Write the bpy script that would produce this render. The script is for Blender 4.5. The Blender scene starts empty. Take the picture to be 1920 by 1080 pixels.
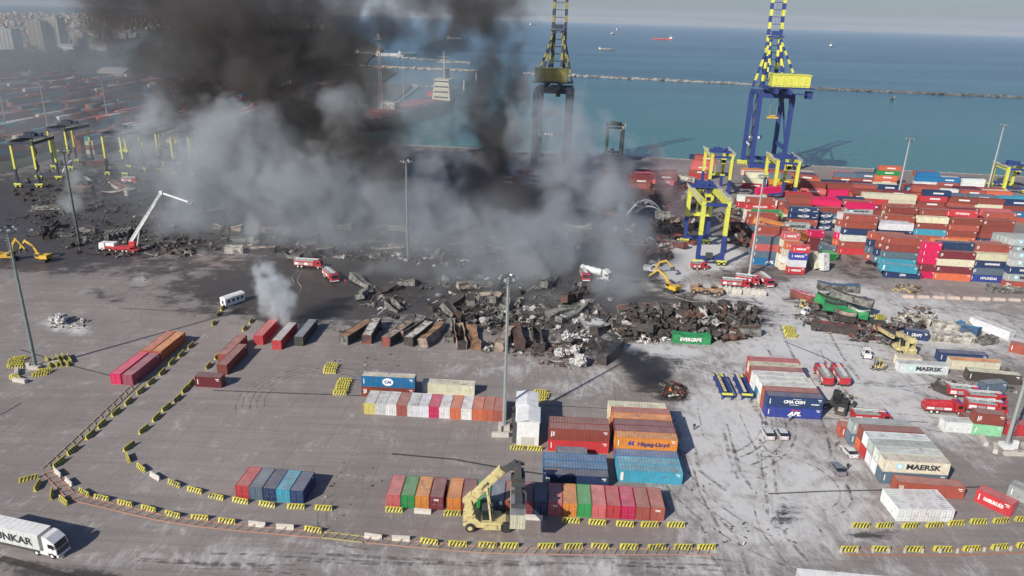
import bpy, math, random, json
import numpy as np
from mathutils import Vector, Matrix, noise as mnoise
R = math.radians
sc = bpy.context.scene
COL = sc.collection
# ---------------------------------------------------------------- camera
F_PX, PITCH, ROLL, CAM_H = 1392.0, R(20.0), R(1.8), 82.0
cd = bpy.data.cameras.new('camera'); cam = bpy.data.objects.new('camera', cd); COL.objects.link(cam)
cd.lens = F_PX/1920*36; cd.sensor_width = 36; cd.clip_start = 1; cd.clip_end = 90000
cam.matrix_world = Matrix.Translation((0, 0, CAM_H)) @ Matrix.Rotation(R(90)-PITCH, 4, 'X') @ Matrix.Rotation(ROLL, 4, 'Z')
sc.camera = cam
# ---------------------------------------------------------------- world, sun, exposure
SUN_EL, SUN_AZ = R(33), R(49)          # the shadows fall towards SUN_AZ (counted from +X)
w = bpy.data.worlds.new('World'); sc.world = w; w.use_nodes = True
nt = w.node_tree; bg = nt.nodes['Background']
sky = nt.nodes.new('ShaderNodeTexSky'); sky.sky_type = 'NISHITA'; sky.sun_disc = False
sky.sun_elevation = SUN_EL; sky.altitude = 80; sky.air_density = 1.0; sky.dust_density = 1.4; sky.ozone_density = 1.5
sd = Vector((-math.cos(SUN_AZ), -math.sin(SUN_AZ), 0))      # towards the sun
sky.sun_rotation = math.atan2(sd.x, sd.y)
tn = nt.nodes.new('ShaderNodeMix'); tn.data_type = 'RGBA'; tn.blend_type = 'MULTIPLY'; tn.inputs[0].default_value = 1; tn.inputs[7].default_value = (.79, .895, 1.15, 1)
nt.links.new(sky.outputs[0], tn.inputs[6]); nt.links.new(tn.outputs[2], bg.inputs[0]); bg.inputs[1].default_value = 0.05
ld = bpy.data.lights.new('sun', 'SUN'); ld.energy = 3.5; ld.angle = R(0.5); ld.color = (1.0, 0.93, 0.83)
sun = bpy.data.objects.new('sun', ld); COL.objects.link(sun)
dirv = Vector((math.cos(SUN_AZ)*math.cos(SUN_EL), math.sin(SUN_AZ)*math.cos(SUN_EL), -math.sin(SUN_EL)))
sun.rotation_euler = dirv.to_track_quat('-Z', 'Y').to_euler(); sun.location = (-60, -60, 200)
vs = sc.view_settings; vs.view_transform = 'Standard'; vs.look = 'None'; vs.gamma = 1; vs.exposure = 0.6
sc.cycles.use_denoising = True
sc.cycles.max_bounces = 5; sc.cycles.diffuse_bounces = 2; sc.cycles.glossy_bounces = 2
sc.cycles.transmission_bounces = 2; sc.cycles.volume_bounces = 2; sc.cycles.transparent_max_bounces = 8
sc.cycles.volume_max_steps = 400
# ---------------------------------------------------------------- places
def ray(px, py):
    x, y = px-960, py-540
    c, s = math.cos(ROLL), math.sin(ROLL)
    xr, yr = x*c+y*s, -x*s+y*c
    ct, st = math.cos(PITCH), math.sin(PITCH)
    return Vector((xr, F_PX*ct-yr*st, -yr*ct-F_PX*st))
def at(px, py, z=0.0):
    """the place on the level z that the photograph shows at px, py"""
    d = ray(px, py); t = (z-CAM_H)/d.z
    return Vector((d.x*t, d.y*t, z))
def atY(px, py, Y):
    d = ray(px, py); t = Y/d.y
    return Vector((d.x*t, Y, CAM_H+d.z*t))
def yaw(a, b):
    return math.atan2(b.y-a.y, b.x-a.x)
# ---------------------------------------------------------------- mesh builder
class MB:
    def __init__(s): s.v, s.f, s.m, s.k = [], [], [], 0
    def add(s, v, f, k=None):
        n = len(s.v); s.v += [tuple(p) for p in v]
        s.f += [tuple(i+n for i in q) for q in f]; s.m += [s.k if k is None else k]*len(f); return s
    def box(s, c, d, M=None, k=None):
        x, y, z = d[0]/2, d[1]/2, d[2]/2
        v = [Vector((a*x, b*y, e*z)) for a in (-1, 1) for b in (-1, 1) for e in (-1, 1)]
        v = [(M @ p if M is not None else p)+Vector(c) for p in v]
        return s.add(v, [(0, 1, 3, 2), (4, 6, 7, 5), (0, 4, 5, 1), (2, 3, 7, 6), (0, 2, 6, 4), (1, 5, 7, 3)], k)
    def bb(s, x0, x1, y0, y1, z0, z1, k=None):
        return s.box(((x0+x1)/2, (y0+y1)/2, (z0+z1)/2), (x1-x0, y1-y0, z1-z0), None, k)
    def beam(s, a, b, w, h=None, k=None):
        a, b = Vector(a), Vector(b); d = b-a
        if d.length < 1e-6: return s
        M = d.to_track_quat('X', 'Z').to_matrix()
        return s.box((a+b)/2, (d.length, w, h or w), M, k)
    def cyl(s, a, b, r, r2=None, n=10, k=None):
        a, b = Vector(a), Vector(b); r2 = r if r2 is None else r2
        M = (b-a).to_track_quat('Z', 'Y').to_matrix()
        v = []
        for j, (p, q) in enumerate(((a, r), (b, r2))):
            for i in range(n):
                t = 2*math.pi*i/n
                v.append(M @ Vector((q*math.cos(t), q*math.sin(t), 0))+p)
        f = [(i, (i+1) % n, n+(i+1) % n, n+i) for i in range(n)]+[tuple(range(n))[::-1], tuple(range(n, 2*n))]
        return s.add(v, f, k)
    def prism(s, pts, y0, y1, k=None, M=None):
        """outline in x, z pushed from y0 to y1"""
        n = len(pts)
        v = [Vector((p[0], y0, p[1])) for p in pts]+[Vector((p[0], y1, p[1])) for p in pts]
        if M is not None: v = [M @ p for p in v]
        f = [(i, (i+1) % n, n+(i+1) % n, n+i) for i in range(n)]+[tuple(range(n))[::-1], tuple(range(n, 2*n))]
        return s.add(v, f, k)
    def blob(s, c, r, seed=0, amp=.25, n=2, k=None, fr=1.0):
        c = Vector(c); r = Vector(r if hasattr(r, '__len__') else (r, r, r))
        V, Fa = ICO[n]
        v = []
        for p in V:
            q = 1+amp*mnoise.noise(p*1.7*fr+Vector((seed*7.3, seed*3.1, seed)))*2
            v.append(c+Vector((p.x*r.x, p.y*r.y, p.z*r.z))*q)
        return s.add(v, Fa, k)
    def xf(s, M, n0=0):
        s.v[n0:] = [tuple(M @ Vector(p)) for p in s.v[n0:]]; return s
    def mesh(s, name, mats):
        me = bpy.data.meshes.new(name); me.from_pydata(s.v, [], s.f)
        for m in (mats if isinstance(mats, (list, tuple)) else [mats]): me.materials.append(m)
        if len(me.materials) > 1: me.polygons.foreach_set('material_index', s.m)
        me.update(); return me
    def build(s, name, mats, parent=None, color=None, smooth=False):
        me = s.mesh(name, mats)
        if smooth: me.polygons.foreach_set('use_smooth', [True]*len(me.polygons))
        return link(name, me, parent, color)
def _ico():
    import bmesh
    o = {}
    for n in (1, 2, 3):
        bm = bmesh.new(); bmesh.ops.create_icosphere(bm, subdivisions=n, radius=1)
        o[n] = ([v.co.copy() for v in bm.verts], [tuple(v.index for v in f.verts) for f in bm.faces]); bm.free()
    return o
ICO = _ico()
def link(name, me, parent=None, color=None, loc=None, rz=None):
    o = bpy.data.objects.new(name, me); COL.objects.link(o)
    if parent is not None: o.parent = parent
    if color is not None: o.color = (color[0], color[1], color[2], 1)
    if loc is not None: o.location = loc
    if rz is not None: o.rotation_euler = (0, 0, rz)
    return o
def tag(o, label=None, cat=None, group=None, kind=None):
    if label: o['label'] = label
    if cat: o['category'] = cat
    if group: o['group'] = group
    if kind: o['kind'] = kind
    return o
def thing(name, label, cat, loc=(0, 0, 0), rz=0, group=None):
    return tag(link(name, None, loc=loc, rz=rz), label, cat, group)
def copy_tree(o, parent=None):
    c = o.copy(); COL.objects.link(c); c.parent = parent
    for ch in KIDS(o): copy_tree(ch, c)
    return c
def KIDS(o): return list(o.children)
def place(proto, loc, rz, label, used, group=None):
    """first use moves the prototype, later uses copy it with its parts"""
    o = copy_tree(proto) if used.get(proto.name) else proto
    used[proto.name] = True
    o.location = loc; o.rotation_euler = (0, 0, rz)
    tag(o, label, group=group); return o
USED = {}
# ---------------------------------------------------------------- materials
def mat(name, col=(.5, .5, .5), rough=.6, metal=0., var=.15, scale=.6, objcol=False, dirt=None, dirt_amt=.0, dirt_scale=.5, bump=0., emit=None, alpha=None, detail=4, stretch=(1, 1, 1), rough_var=.1):
    m = bpy.data.materials.new(name); m.use_nodes = True
    N, L = m.node_tree.nodes, m.node_tree.links; b = N['Principled BSDF']
    tc = N.new('ShaderNodeTexCoord'); mp = N.new('ShaderNodeMapping'); mp.inputs['Scale'].default_value = stretch
    oi = N.new('ShaderNodeObjectInfo')
    L.new(tc.outputs['Object'], mp.inputs['Vector'])
    off = N.new('ShaderNodeVectorMath'); off.operation = 'SCALE'; off.inputs[0].default_value = (90, 50, 30); L.new(oi.outputs['Random'], off.inputs['Scale'])
    L.new(off.outputs[0], mp.inputs['Location'])
    nz = N.new('ShaderNodeTexNoise'); nz.inputs['Scale'].default_value = scale; nz.inputs['Detail'].default_value = detail; nz.inputs['Roughness'].default_value = .65
    L.new(mp.outputs[0], nz.inputs['Vector'])
    mr = N.new('ShaderNodeMapRange'); mr.inputs[1].default_value = .25; mr.inputs[2].default_value = .75
    mr.inputs[3].default_value = 1-var; mr.inputs[4].default_value = 1+var; L.new(nz.outputs[0], mr.inputs[0])
    src = oi.outputs['Color'] if objcol else None
    if src is None:
        rgb = N.new('ShaderNodeRGB'); rgb.outputs[0].default_value = (*col, 1); src = rgb.outputs[0]
    vm = N.new('ShaderNodeVectorMath'); vm.operation = 'SCALE'; L.new(src, vm.inputs[0]); L.new(mr.outputs[0], vm.inputs['Scale'])
    out = vm.outputs[0]
    if dirt is not None:
        n2 = N.new('ShaderNodeTexNoise'); n2.inputs['Scale'].default_value = dirt_scale; n2.inputs['Detail'].default_value = 6; n2.inputs['Roughness'].default_value = .7
        L.new(mp.outputs[0], n2.inputs['Vector'])
        m2 = N.new('ShaderNodeMapRange'); m2.inputs[1].default_value = .62-dirt_amt*.5; m2.inputs[2].default_value = .78-dirt_amt*.5; L.new(n2.outputs[0], m2.inputs[0])
        mx = N.new('ShaderNodeMix'); mx.data_type = 'RGBA'; L.new(m2.outputs[0], mx.inputs[0]); L.new(out, mx.inputs[6]); mx.inputs[7].default_value = (*dirt, 1)
        out = mx.outputs[2]
    L.new(out, b.inputs['Base Color'])
    b.inputs['Roughness'].default_value = rough; b.inputs['Metallic'].default_value = metal
    if bump:
        bp = N.new('ShaderNodeBump'); bp.inputs['Strength'].default_value = 1; bp.inputs['Distance'].default_value = bump
        L.new(nz.outputs[0], bp.inputs['Height']); L.new(bp.outputs[0], b.inputs['Normal'])
    if emit: b.inputs['Emission Color'].default_value = (*emit[:3], 1); b.inputs['Emission Strength'].default_value = emit[3]
    return m
# ---------------------------------------------------------------- ground, sea, quay
QY = lambda x: 454.7+(288.8-x)*.118            # the quay edge
def px_of(X, Y, Z=0.0):
    ct, st = math.cos(PITCH), math.sin(PITCH)
    Zc = Z-CAM_H
    z = Y*ct-Zc*st; y = -Zc*ct-Y*st
    u, v = F_PX*X/z, F_PX*y/z
    c, s = math.cos(ROLL), math.sin(ROLL)
    return 960+u*c-v*s, 540+u*s+v*c
def ell(U, V, cx, cy, rx, ry, a=1.0, ang=0., soft=.5):
    c, s = math.cos(R(ang)), math.sin(R(ang))
    x, y = (U-cx)*c+(V-cy)*s, -(U-cx)*s+(V-cy)*c
    d = np.sqrt((x/rx)**2+(y/ry)**2)
    return a*np.clip((1+soft-d)/(2*soft), 0, 1)
SOOT = [(640, 545, 330, 62, 1.0), (980, 560, 260, 62, 1.0), (1190, 585, 190, 42, .95), (1150, 640, 130, 38, .8, 18), (1215, 690, 55, 45, .85, 40), (300, 500, 150, 26, .62), (420, 555, 130, 26, .55), (100, 470, 240, 45, .85),
        (180, 390, 420, 75, 1.0), (700, 430, 560, 62, 1.0), (1150, 420, 200, 90, .9), (1250, 520, 45, 50, .6), (820, 500, 420, 60, 1.0), (1420, 515, 110, 32, .6), (1340, 600, 120, 42, .85), (1560, 595, 110, 30, .6, 25),
        (1680, 640, 80, 22, .5, 25), (1520, 455, 70, 30, .62), (1600, 500, 90, 28, .5, 20), (520, 640, 46, 30, .3), (60, 610, 70, 14, 0), (1750, 480, 260, 18, .3), (1080, 675, 70, 22, .55), (1262, 738, 34, 18, .9),
        (205, 556, 40, 14, .5, 10), (340, 552, 60, 14, .55, -30), (1760, 350, 300, 40, .25), (700, 335, 420, 70, .9), (1590, 770, 60, 18, .35), (1480, 960, 40, 34, .42, -30), (1640, 1002, 60, 7, .8), (1400, 300, 200, 25, .3),
        (120, 1080, 190, 26, .75, 8), (1000, 905, 40, 3, .4), (275, 990, 70, 8, .3, 20), (460, 1052, 70, 6, .3, 12)]
FOAM = [(1300, 465, 60, 40, 1.0, 25), (1260, 500, 40, 30, .9), (1420, 560, 230, 26, .8, 6), (1700, 610, 300, 60, .75, 8), (1500, 640, 230, 75, .8, 10), (1600, 720, 240, 80, .75, 20), (1370, 850, 110, 190, .8, -12),
        (1460, 940, 190, 120, .75), (1130, 700, 120, 40, .4, -20), (1230, 655, 110, 26, .6, 25), (1100, 612, 60, 18, .7, 25), (1010, 1062, 900, 24, .42, 1), (800, 1040, 500, 12, .3, 5), (690, 590, 90, 26, .45), (800, 585, 60, 30, .4), (120, 612, 48, 12, .7, 10), (560, 540, 40, 10, .35),
        (270, 520, 22, 12, .5, -30), (440, 560, 30, 14, .3, -40), (1560, 540, 200, 16, .7, 8), (1720, 580, 110, 16, .6, 8), (1330, 480, 60, 24, .7), (1180, 395, 60, 25, .4), (1380, 1010, 70, 40, .5), (1000, 690, 160, 22, .25), (1850, 640, 120, 26, .3), (560, 480, 240, 8, .5, 2), (300, 445, 120, 6, .5)]
WARM = [(300, 470, 180, 16, .8), (380, 620, 60, 60, .5, -50), (1600, 480, 120, 40, .6, 20), (1720, 545, 230, 14, .7, 2), (700, 690, 300, 50, .3), (1100, 990, 200, 20, .7), (900, 1000, 500, 16, .6), (600, 1000, 300, 12, .5, 10), (1600, 950, 300, 60, .5), (300, 1040, 160, 26, .5, 12), (60, 880, 120, 60, .5), (440, 495, 90, 14, .6), (1700, 330, 300, 12, .6)]
def ground_mat():
    m = bpy.data.materials.new('yard_concrete'); m.use_nodes = True
    N, L = m.node_tree.nodes, m.node_tree.links; b = N['Principled BSDF']
    tc = N.new('ShaderNodeTexCoord').outputs['Object']
    at_ = N.new('ShaderNodeAttribute'); at_.attribute_name = 'stain'
    sp = N.new('ShaderNodeSeparateColor'); L.new(at_.outputs['Color'], sp.inputs[0])
    def nz(scale, detail=5, rg=.6, st=(1, 1, 1), rot=0, dist=0):
        mp = N.new('ShaderNodeMapping'); mp.inputs['Scale'].default_value = st; mp.inputs['Rotation'].default_value = (0, 0, rot); L.new(tc, mp.inputs[0])
        t = N.new('ShaderNodeTexNoise'); t.inputs['Scale'].default_value = scale; t.inputs['Detail'].default_value = detail; t.inputs['Roughness'].default_value = rg; t.inputs['Distortion'].default_value = dist
        L.new(mp.outputs[0], t.inputs[0]); return t.outputs[0]
    def mr(x, a, b_, c, d, smooth=False):
        t = N.new('ShaderNodeMapRange'); t.inputs[1].default_value = a; t.inputs[2].default_value = b_; t.inputs[3].default_value = c; t.inputs[4].default_value = d
        if smooth: t.interpolation_type = 'SMOOTHSTEP'
        L.new(x, t.inputs[0]); return t.outputs[0]
    def ma(op, a, b_):
        t = N.new('ShaderNodeMath'); t.operation = op
        for i, q in enumerate((a, b_)):
            if hasattr(q, 'links'): L.new(q, t.inputs[i])
            else: t.inputs[i].default_value = q
        return t.outputs[0]
    def mix(f, a, b_, mode='MIX'):
        t = N.new('ShaderNodeMix'); t.data_type = 'RGBA'; t.blend_type = mode
        if hasattr(f, 'links'): L.new(f, t.inputs[0])
        else: t.inputs[0].default_value = f
        for i, q in ((6, a), (7, b_)):
            if hasattr(q, 'links'): L.new(q, t.inputs[i])
            else: t.inputs[i].default_value = (*q, 1)
        return t.outputs[2]
    big = nz(.02, 4, .6); mid = nz(.15, 6, .7, dist=.6); fine = nz(1.6, 5, .75); stx = nz(.35, 6, .7, (.10, 1.6, 1), R(3), .3); sty = nz(.4, 8, .75, (1.2, .35, 1), R(-18), 1.6)
    c = mix(mr(big, .35, .65, 0, 1), (.212, .190, .178), (.285, .256, .240))
    c = mix(mr(mid, .3, .7, 0, .55), c, (.23, .20, .188))
    f = ma('MULTIPLY', ma('MULTIPLY', mr(fine, .25, .75, .86, 1.14), mr(stx, .3, .7, .86, 1.13)), mr(mid, .3, .7, .93, 1.07))
    sc_ = N.new('ShaderNodeVectorMath'); sc_.operation = 'SCALE'; L.new(c, sc_.inputs[0]); L.new(f, sc_.inputs['Scale']); c = sc_.outputs[0]
    # slab joints
    br = N.new('ShaderNodeTexBrick'); br.offset = 0; br.inputs['Scale'].default_value = 1; br.inputs['Brick Width'].default_value = 6; br.inputs['Row Height'].default_value = 6; br.inputs['Mortar Size'].default_value = .06; br.inputs['Mortar Smooth'].default_value = .3
    br.inputs[1].default_value = (1, 1, 1, 1); br.inputs[2].default_value = (.92, .92, .92, 1); br.inputs[3].default_value = (.62, .62, .62, 1)
    mp = N.new('ShaderNodeMapping'); mp.inputs['Rotation'].default_value = (0, 0, R(2.5)); L.new(tc, mp.inputs[0]); L.new(mp.outputs[0], br.inputs[0])
    c = mix(.8, c, br.outputs[0], 'MULTIPLY')
    warm = mr(ma('ADD', sp.outputs[2], mr(mid, 0, 1, -.45, .45)), .3, .75, 0, .75, True)
    c = mix(warm, c, (.225, .172, .155))
    # foam dried in streaks, then tyre tracks through it
    ft = ma('ADD', sp.outputs[1], ma('ADD', mr(mid, .2, .8, -.55, .55), mr(sty, .2, .8, -.45, .45)))
    foam = mr(ft, .05, .95, 0, .9, True)
    c = mix(foam, c, (.58, .58, .57))
    st_ = ma('ADD', sp.outputs[0], ma('ADD', mr(mid, .2, .8, -.5, .5), ma('ADD', mr(stx, .2, .8, -.25, .25), mr(fine, .2, .8, -.22, .22))))
    soot = mr(st_, .32, .70, 0, .93, True)
    ash = mr(fine, .56, .74, 0, .45)
    dark = mix(ash, (.034, .032, .033), (.12, .115, .11))
    c = mix(soot, c, mix(mr(mid, .35, .7, 0, .6), dark, (.075, .062, .056)))
    L.new(c, b.inputs['Base Color'])
    L.new(ma('MULTIPLY', mr(soot, 0, 1, .85, .5), mr(big, .3, .7, .7, 1.2)), b.inputs['Roughness'])
    bp = N.new('ShaderNodeBump'); bp.inputs['Distance'].default_value = .06; L.new(fine, bp.inputs['Height']); L.new(bp.outputs[0], b.inputs['Normal'])
    return m
def ground():
    dx = 1.6
    xs = np.arange(-260, 420.1, dx); ny = 290
    tt = np.linspace(0, 1, ny)
    X = np.repeat(xs[None, :], ny, 0); Y1 = QY(xs)
    Y = 20+(Y1[None, :]-20)*(tt[:, None]**1.0)
    U, V = px_of(X, Y)
    soot = np.zeros_like(U); foam = soot.copy(); warm = soot.copy()
    for e in SOOT: soot = np.maximum(soot, ell(U, V, *e[:5], ang=(e[5] if len(e) > 5 else 0)))
    for e in FOAM: foam = np.maximum(foam, ell(U, V, *e[:5], ang=(e[5] if len(e) > 5 else 0)))
    for e in WARM: warm = np.maximum(warm, ell(U, V, *e[:5], ang=(e[5] if len(e) > 5 else 0)))
    wet = np.zeros_like(U)      # where dried foam lies over the burnt ground
    for e in [(1290, 470, 38, 36, 1, 25), (1262, 505, 26, 24, 1, 0), (1345, 470, 50, 16, .9, 20), (1330, 498, 60, 10, .7, 0), (1205, 382, 26, 8, .6, 0), (1110, 600, 40, 8, .8, 20), (1150, 640, 70, 6, .8, 30), (1235, 655, 90, 12, .7, 5)]: wet = np.maximum(wet, ell(U, V, *e[:5], ang=e[5]))
    soot = soot*(1-.8*wet); foam = np.maximum(foam, wet*1.5)
    n = X.size; nx = xs.size
    co = np.stack([X, Y, np.zeros_like(X)], -1).reshape(-1, 3)
    idx = np.arange(n).reshape(ny, nx)
    q = np.stack([idx[:-1, :-1], idx[:-1, 1:], idx[1:, 1:], idx[1:, :-1]], -1).reshape(-1, 4)
    me = bpy.data.meshes.new('yard_ground'); me.vertices.add(n); me.vertices.foreach_set('co', co.ravel())
    me.loops.add(q.size); me.loops.foreach_set('vertex_index', q.ravel()); me.polygons.add(len(q)); me.polygons.foreach_set('loop_start', np.arange(0, q.size, 4)); me.update(calc_edges=True)
    ca = me.color_attributes.new('stain', 'FLOAT_COLOR', 'POINT')
    ca.data.foreach_set('color', np.stack([soot, foam, warm, np.ones_like(soot)], -1).ravel().astype(np.float32))
    gm = ground_mat(); me.materials.append(gm)
    tag(link('ground', me), kind='structure')
    # the rest of the land: left of the yard and the town behind it
    coast = [(-260, QY(-260)), (-118, QY(-118)), (-122, 700), (-132, 960), (-175, 975), (-185, 1180), (-255, 1290), (-290, 1500), (-330, 1900), (-520, 2600), (-900, 3600), (-1700, 5200), (-9000, 9000), (-9000, 20), (-260, 20)]
    mb = MB(); mb.add([(x, y, -.02) for x, y in coast], [tuple(range(len(coast)))[::-1]])
    tag(mb.build('ground', mat('town_ground', (.085, .085, .08), .9, var=.5, scale=.012, dirt=(.05, .065, .045), dirt_amt=.4, dirt_scale=.006, detail=6)), kind='structure')
    # quay wall and kerb
    ang = math.atan2(-.118, 1)
    mb = MB(); a = Vector((-118, QY(-118)+.6, 0)); b = Vector((420, QY(420)+.6, 0))
    mb.beam(a+Vector((0, 0, -1.6)), b+Vector((0, 0, -1.6)), 1.2, 3.5); mb.beam(a+Vector((0, 0, -.9)), a+Vector((-4, 470, -.9)), 1.2, 2.0)
    for i in range(60):
        p = a.lerp(b, i/60); mb.cyl(p+Vector((0, -.2, 0)), p+Vector((0, -.2, .7)), .3, .22, 6)
    tag(mb.build('quay_edge', mat('quay_concrete', (.36, .33, .30), .85, var=.3, scale=.3)), kind='structure')
    # sea
    m = bpy.data.materials.new('sea_water'); m.use_nodes = True
    N, L = m.node_tree.nodes, m.node_tree.links; b_ = N['Principled BSDF']
    tc = N.new('ShaderNodeTexCoord').outputs['Object']
    def nz(scale, st, detail=4):
        mp = N.new('ShaderNodeMapping'); mp.inputs['Scale'].default_value = st; L.new(tc, mp.inputs[0])
        t = N.new('ShaderNodeTexNoise'); t.inputs['Scale'].default_value = scale; t.inputs['Detail'].default_value = detail; L.new(mp.outputs[0], t.inputs[0]); return t.outputs[0]
    n1 = nz(.0022, (.3, 1.9, 1), 8)
    cr = N.new('ShaderNodeValToRGB'); cr.color_ramp.elements[0].position = .42; cr.color_ramp.elements[0].color = (.010, .065, .105, 1); cr.color_ramp.elements[1].position = .58; cr.color_ramp.elements[1].color = (.034, .12, .155, 1)
    L.new(n1, cr.inputs[0])
    sx = N.new('ShaderNodeSeparateXYZ'); L.new(tc, sx.inputs[0])
    mr = N.new('ShaderNodeMapRange'); mr.inputs[1].default_value = 450; mr.inputs[2].default_value = 1500; mr.inputs[3].default_value = 1; mr.inputs[4].default_value = 0; L.new(sx.outputs[1], mr.inputs[0])
    mx = N.new('ShaderNodeMix'); mx.data_type = 'RGBA'; L.new(mr.outputs[0], mx.inputs[0]); L.new(cr.outputs[0], mx.inputs[6]); mx.inputs[7].default_value = (.05, .175, .17, 1)
    L.new(mx.outputs[2], b_.inputs['Base Color']); b_.inputs['Roughness'].default_value = .22
    bp = N.new('ShaderNodeBump'); bp.inputs['Distance'].default_value = .9; bp.inputs['Strength'].default_value = 1
    ad = N.new('ShaderNodeMath'); ad.operation = 'ADD'; L.new(nz(.12, (.5, 1.2, 1), 5), ad.inputs[0]); L.new(nz(.5, (.6, 1, 1), 3), ad.inputs[1])
    L.new(ad.outputs[0], bp.inputs['Height']); L.new(bp.outputs[0], b_.inputs['Normal'])
    mb = MB(); mb.add([(-32000, -200, -2), (32000, -200, -2), (32000, 30000, -2), (-32000, 30000, -2)], [(0, 1, 2, 3)])
    tag(mb.build('sea', m), kind='structure')
    # far hills across the gulf
    mb = MB(); n = 90; top = []
    hm = mat('far_hills_hazed', (.22, .24, .23), .9, var=.2, scale=.0006)  # pale grey base colour carries part of the distance haze
    vs_, fs = [], []
    for i in range(n):
        x = -26000+i*56000/(n-1); y = 27000
        h = 110+200*max(0, mnoise.noise(Vector((x*.00016, 3.1, 0)))+.35)+60*mnoise.noise(Vector((x*.0009, 9, 0)))
        vs_ += [(x, y-1800, -3), (x, y, h*.8), (x, y+1500, h)]
    for i in range(n-1):
        a = i*3; fs += [(a, a+3, a+4, a+1), (a+1, a+4, a+5, a+2)]
    mb.add(vs_, fs); tag(mb.build('hills', hm), kind='structure')
ground()
# ---------------------------------------------------------------- containers
PAL = dict(brick=(.34, .085, .06), brown=(.24, .06, .045), maroon=(.17, .03, .04), red=(.46, .04, .05), orangered=(.52, .13, .06), magenta=(.58, .015, .10), orange=(.66, .24, .045), green=(.025, .28, .07),
           navy=(.02, .045, .12), blue=(.015, .15, .34), lightblue=(.05, .30, .42), slate=(.10, .15, .20), cream=(.60, .57, .43), white=(.62, .64, .63), pink=(.55, .13, .13), grey=(.36, .39, .39), mint=(.25, .56, .33), char=(.06, .055, .05), plum=(.30, .06, .10), royal=(.035, .06, .30), yellow=(.62, .52, .16))
CNAME = dict(brick='brick red', brown='brown red', maroon='maroon', red='bright red', orangered='orange red', magenta='magenta', orange='orange', green='green', navy='navy', blue='mid blue', lightblue='light blue', slate='slate blue', cream='cream', white='white', pink='faded pink red', grey='pale grey', mint='mint green', char='charred', plum='plum', royal='royal blue', yellow='mustard yellow')
M_PAINT = mat('container_paint', objcol=True, rough=.55, var=.16, scale=.7, dirt=(.17, .10, .07), dirt_amt=.10, dirt_scale=1.3)
M_ROOF = mat('container_roof_paint', objcol=True, rough=.6, var=.28, scale=.45, dirt=(.24, .18, .15), dirt_amt=.17, dirt_scale=.7)
for _n in [n for n in M_ROOF.node_tree.nodes if n.type == 'OBJECT_INFO']:
    _mx = M_ROOF.node_tree.nodes.new('ShaderNodeMix'); _mx.data_type = 'RGBA'; _mx.inputs[0].default_value = .26; _mx.inputs[7].default_value = (.40, .36, .33, 1)   # dust lying on the roofs
    _t = _n.outputs['Color'].links[0].to_socket; M_ROOF.node_tree.links.new(_n.outputs['Color'], _mx.inputs[6]); M_ROOF.node_tree.links.new(_mx.outputs[2], _t)
M_STEEL = mat('galvanised_steel', (.34, .35, .35), .45, .6, var=.2)
M_MARK = mat('white_lettering', (.78, .78, .76), .6, var=.08)
M_BLACKTXT = mat('dark_lettering', (.03, .035, .05), .6, var=.08)
M_WOOD = mat('container_underframe', (.05, .045, .04), .8)
CW, CH = 2.44, 2.59
LEN = {40: 12.19, 20: 6.06, 45: 13.72}
def corr(mb, L, y, x0, z0, z1, sgn, k=0, pitch=.28, depth=.07):
    """one corrugated wall along x at y, ribs pressed inwards"""
    n = max(4, int(L/pitch)); st = L/n; V = []
    for i in range(n):
        for fx, d in ((0, 0), (.30, 0), (.5, 1), (.8, 1)):
            V.append((x0+st*(i+fx), y-sgn*depth*d))
    V.append((x0+L, y)); m = len(V)
    vv = [(a, b, z0) for a, b in V]+[(a, b, z1) for a, b in V]
    mb.add(vv, [(i, i+1, m+i+1, m+i) if sgn < 0 else (i+1, i, m+i, m+i+1) for i in range(m-1)], k)
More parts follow.
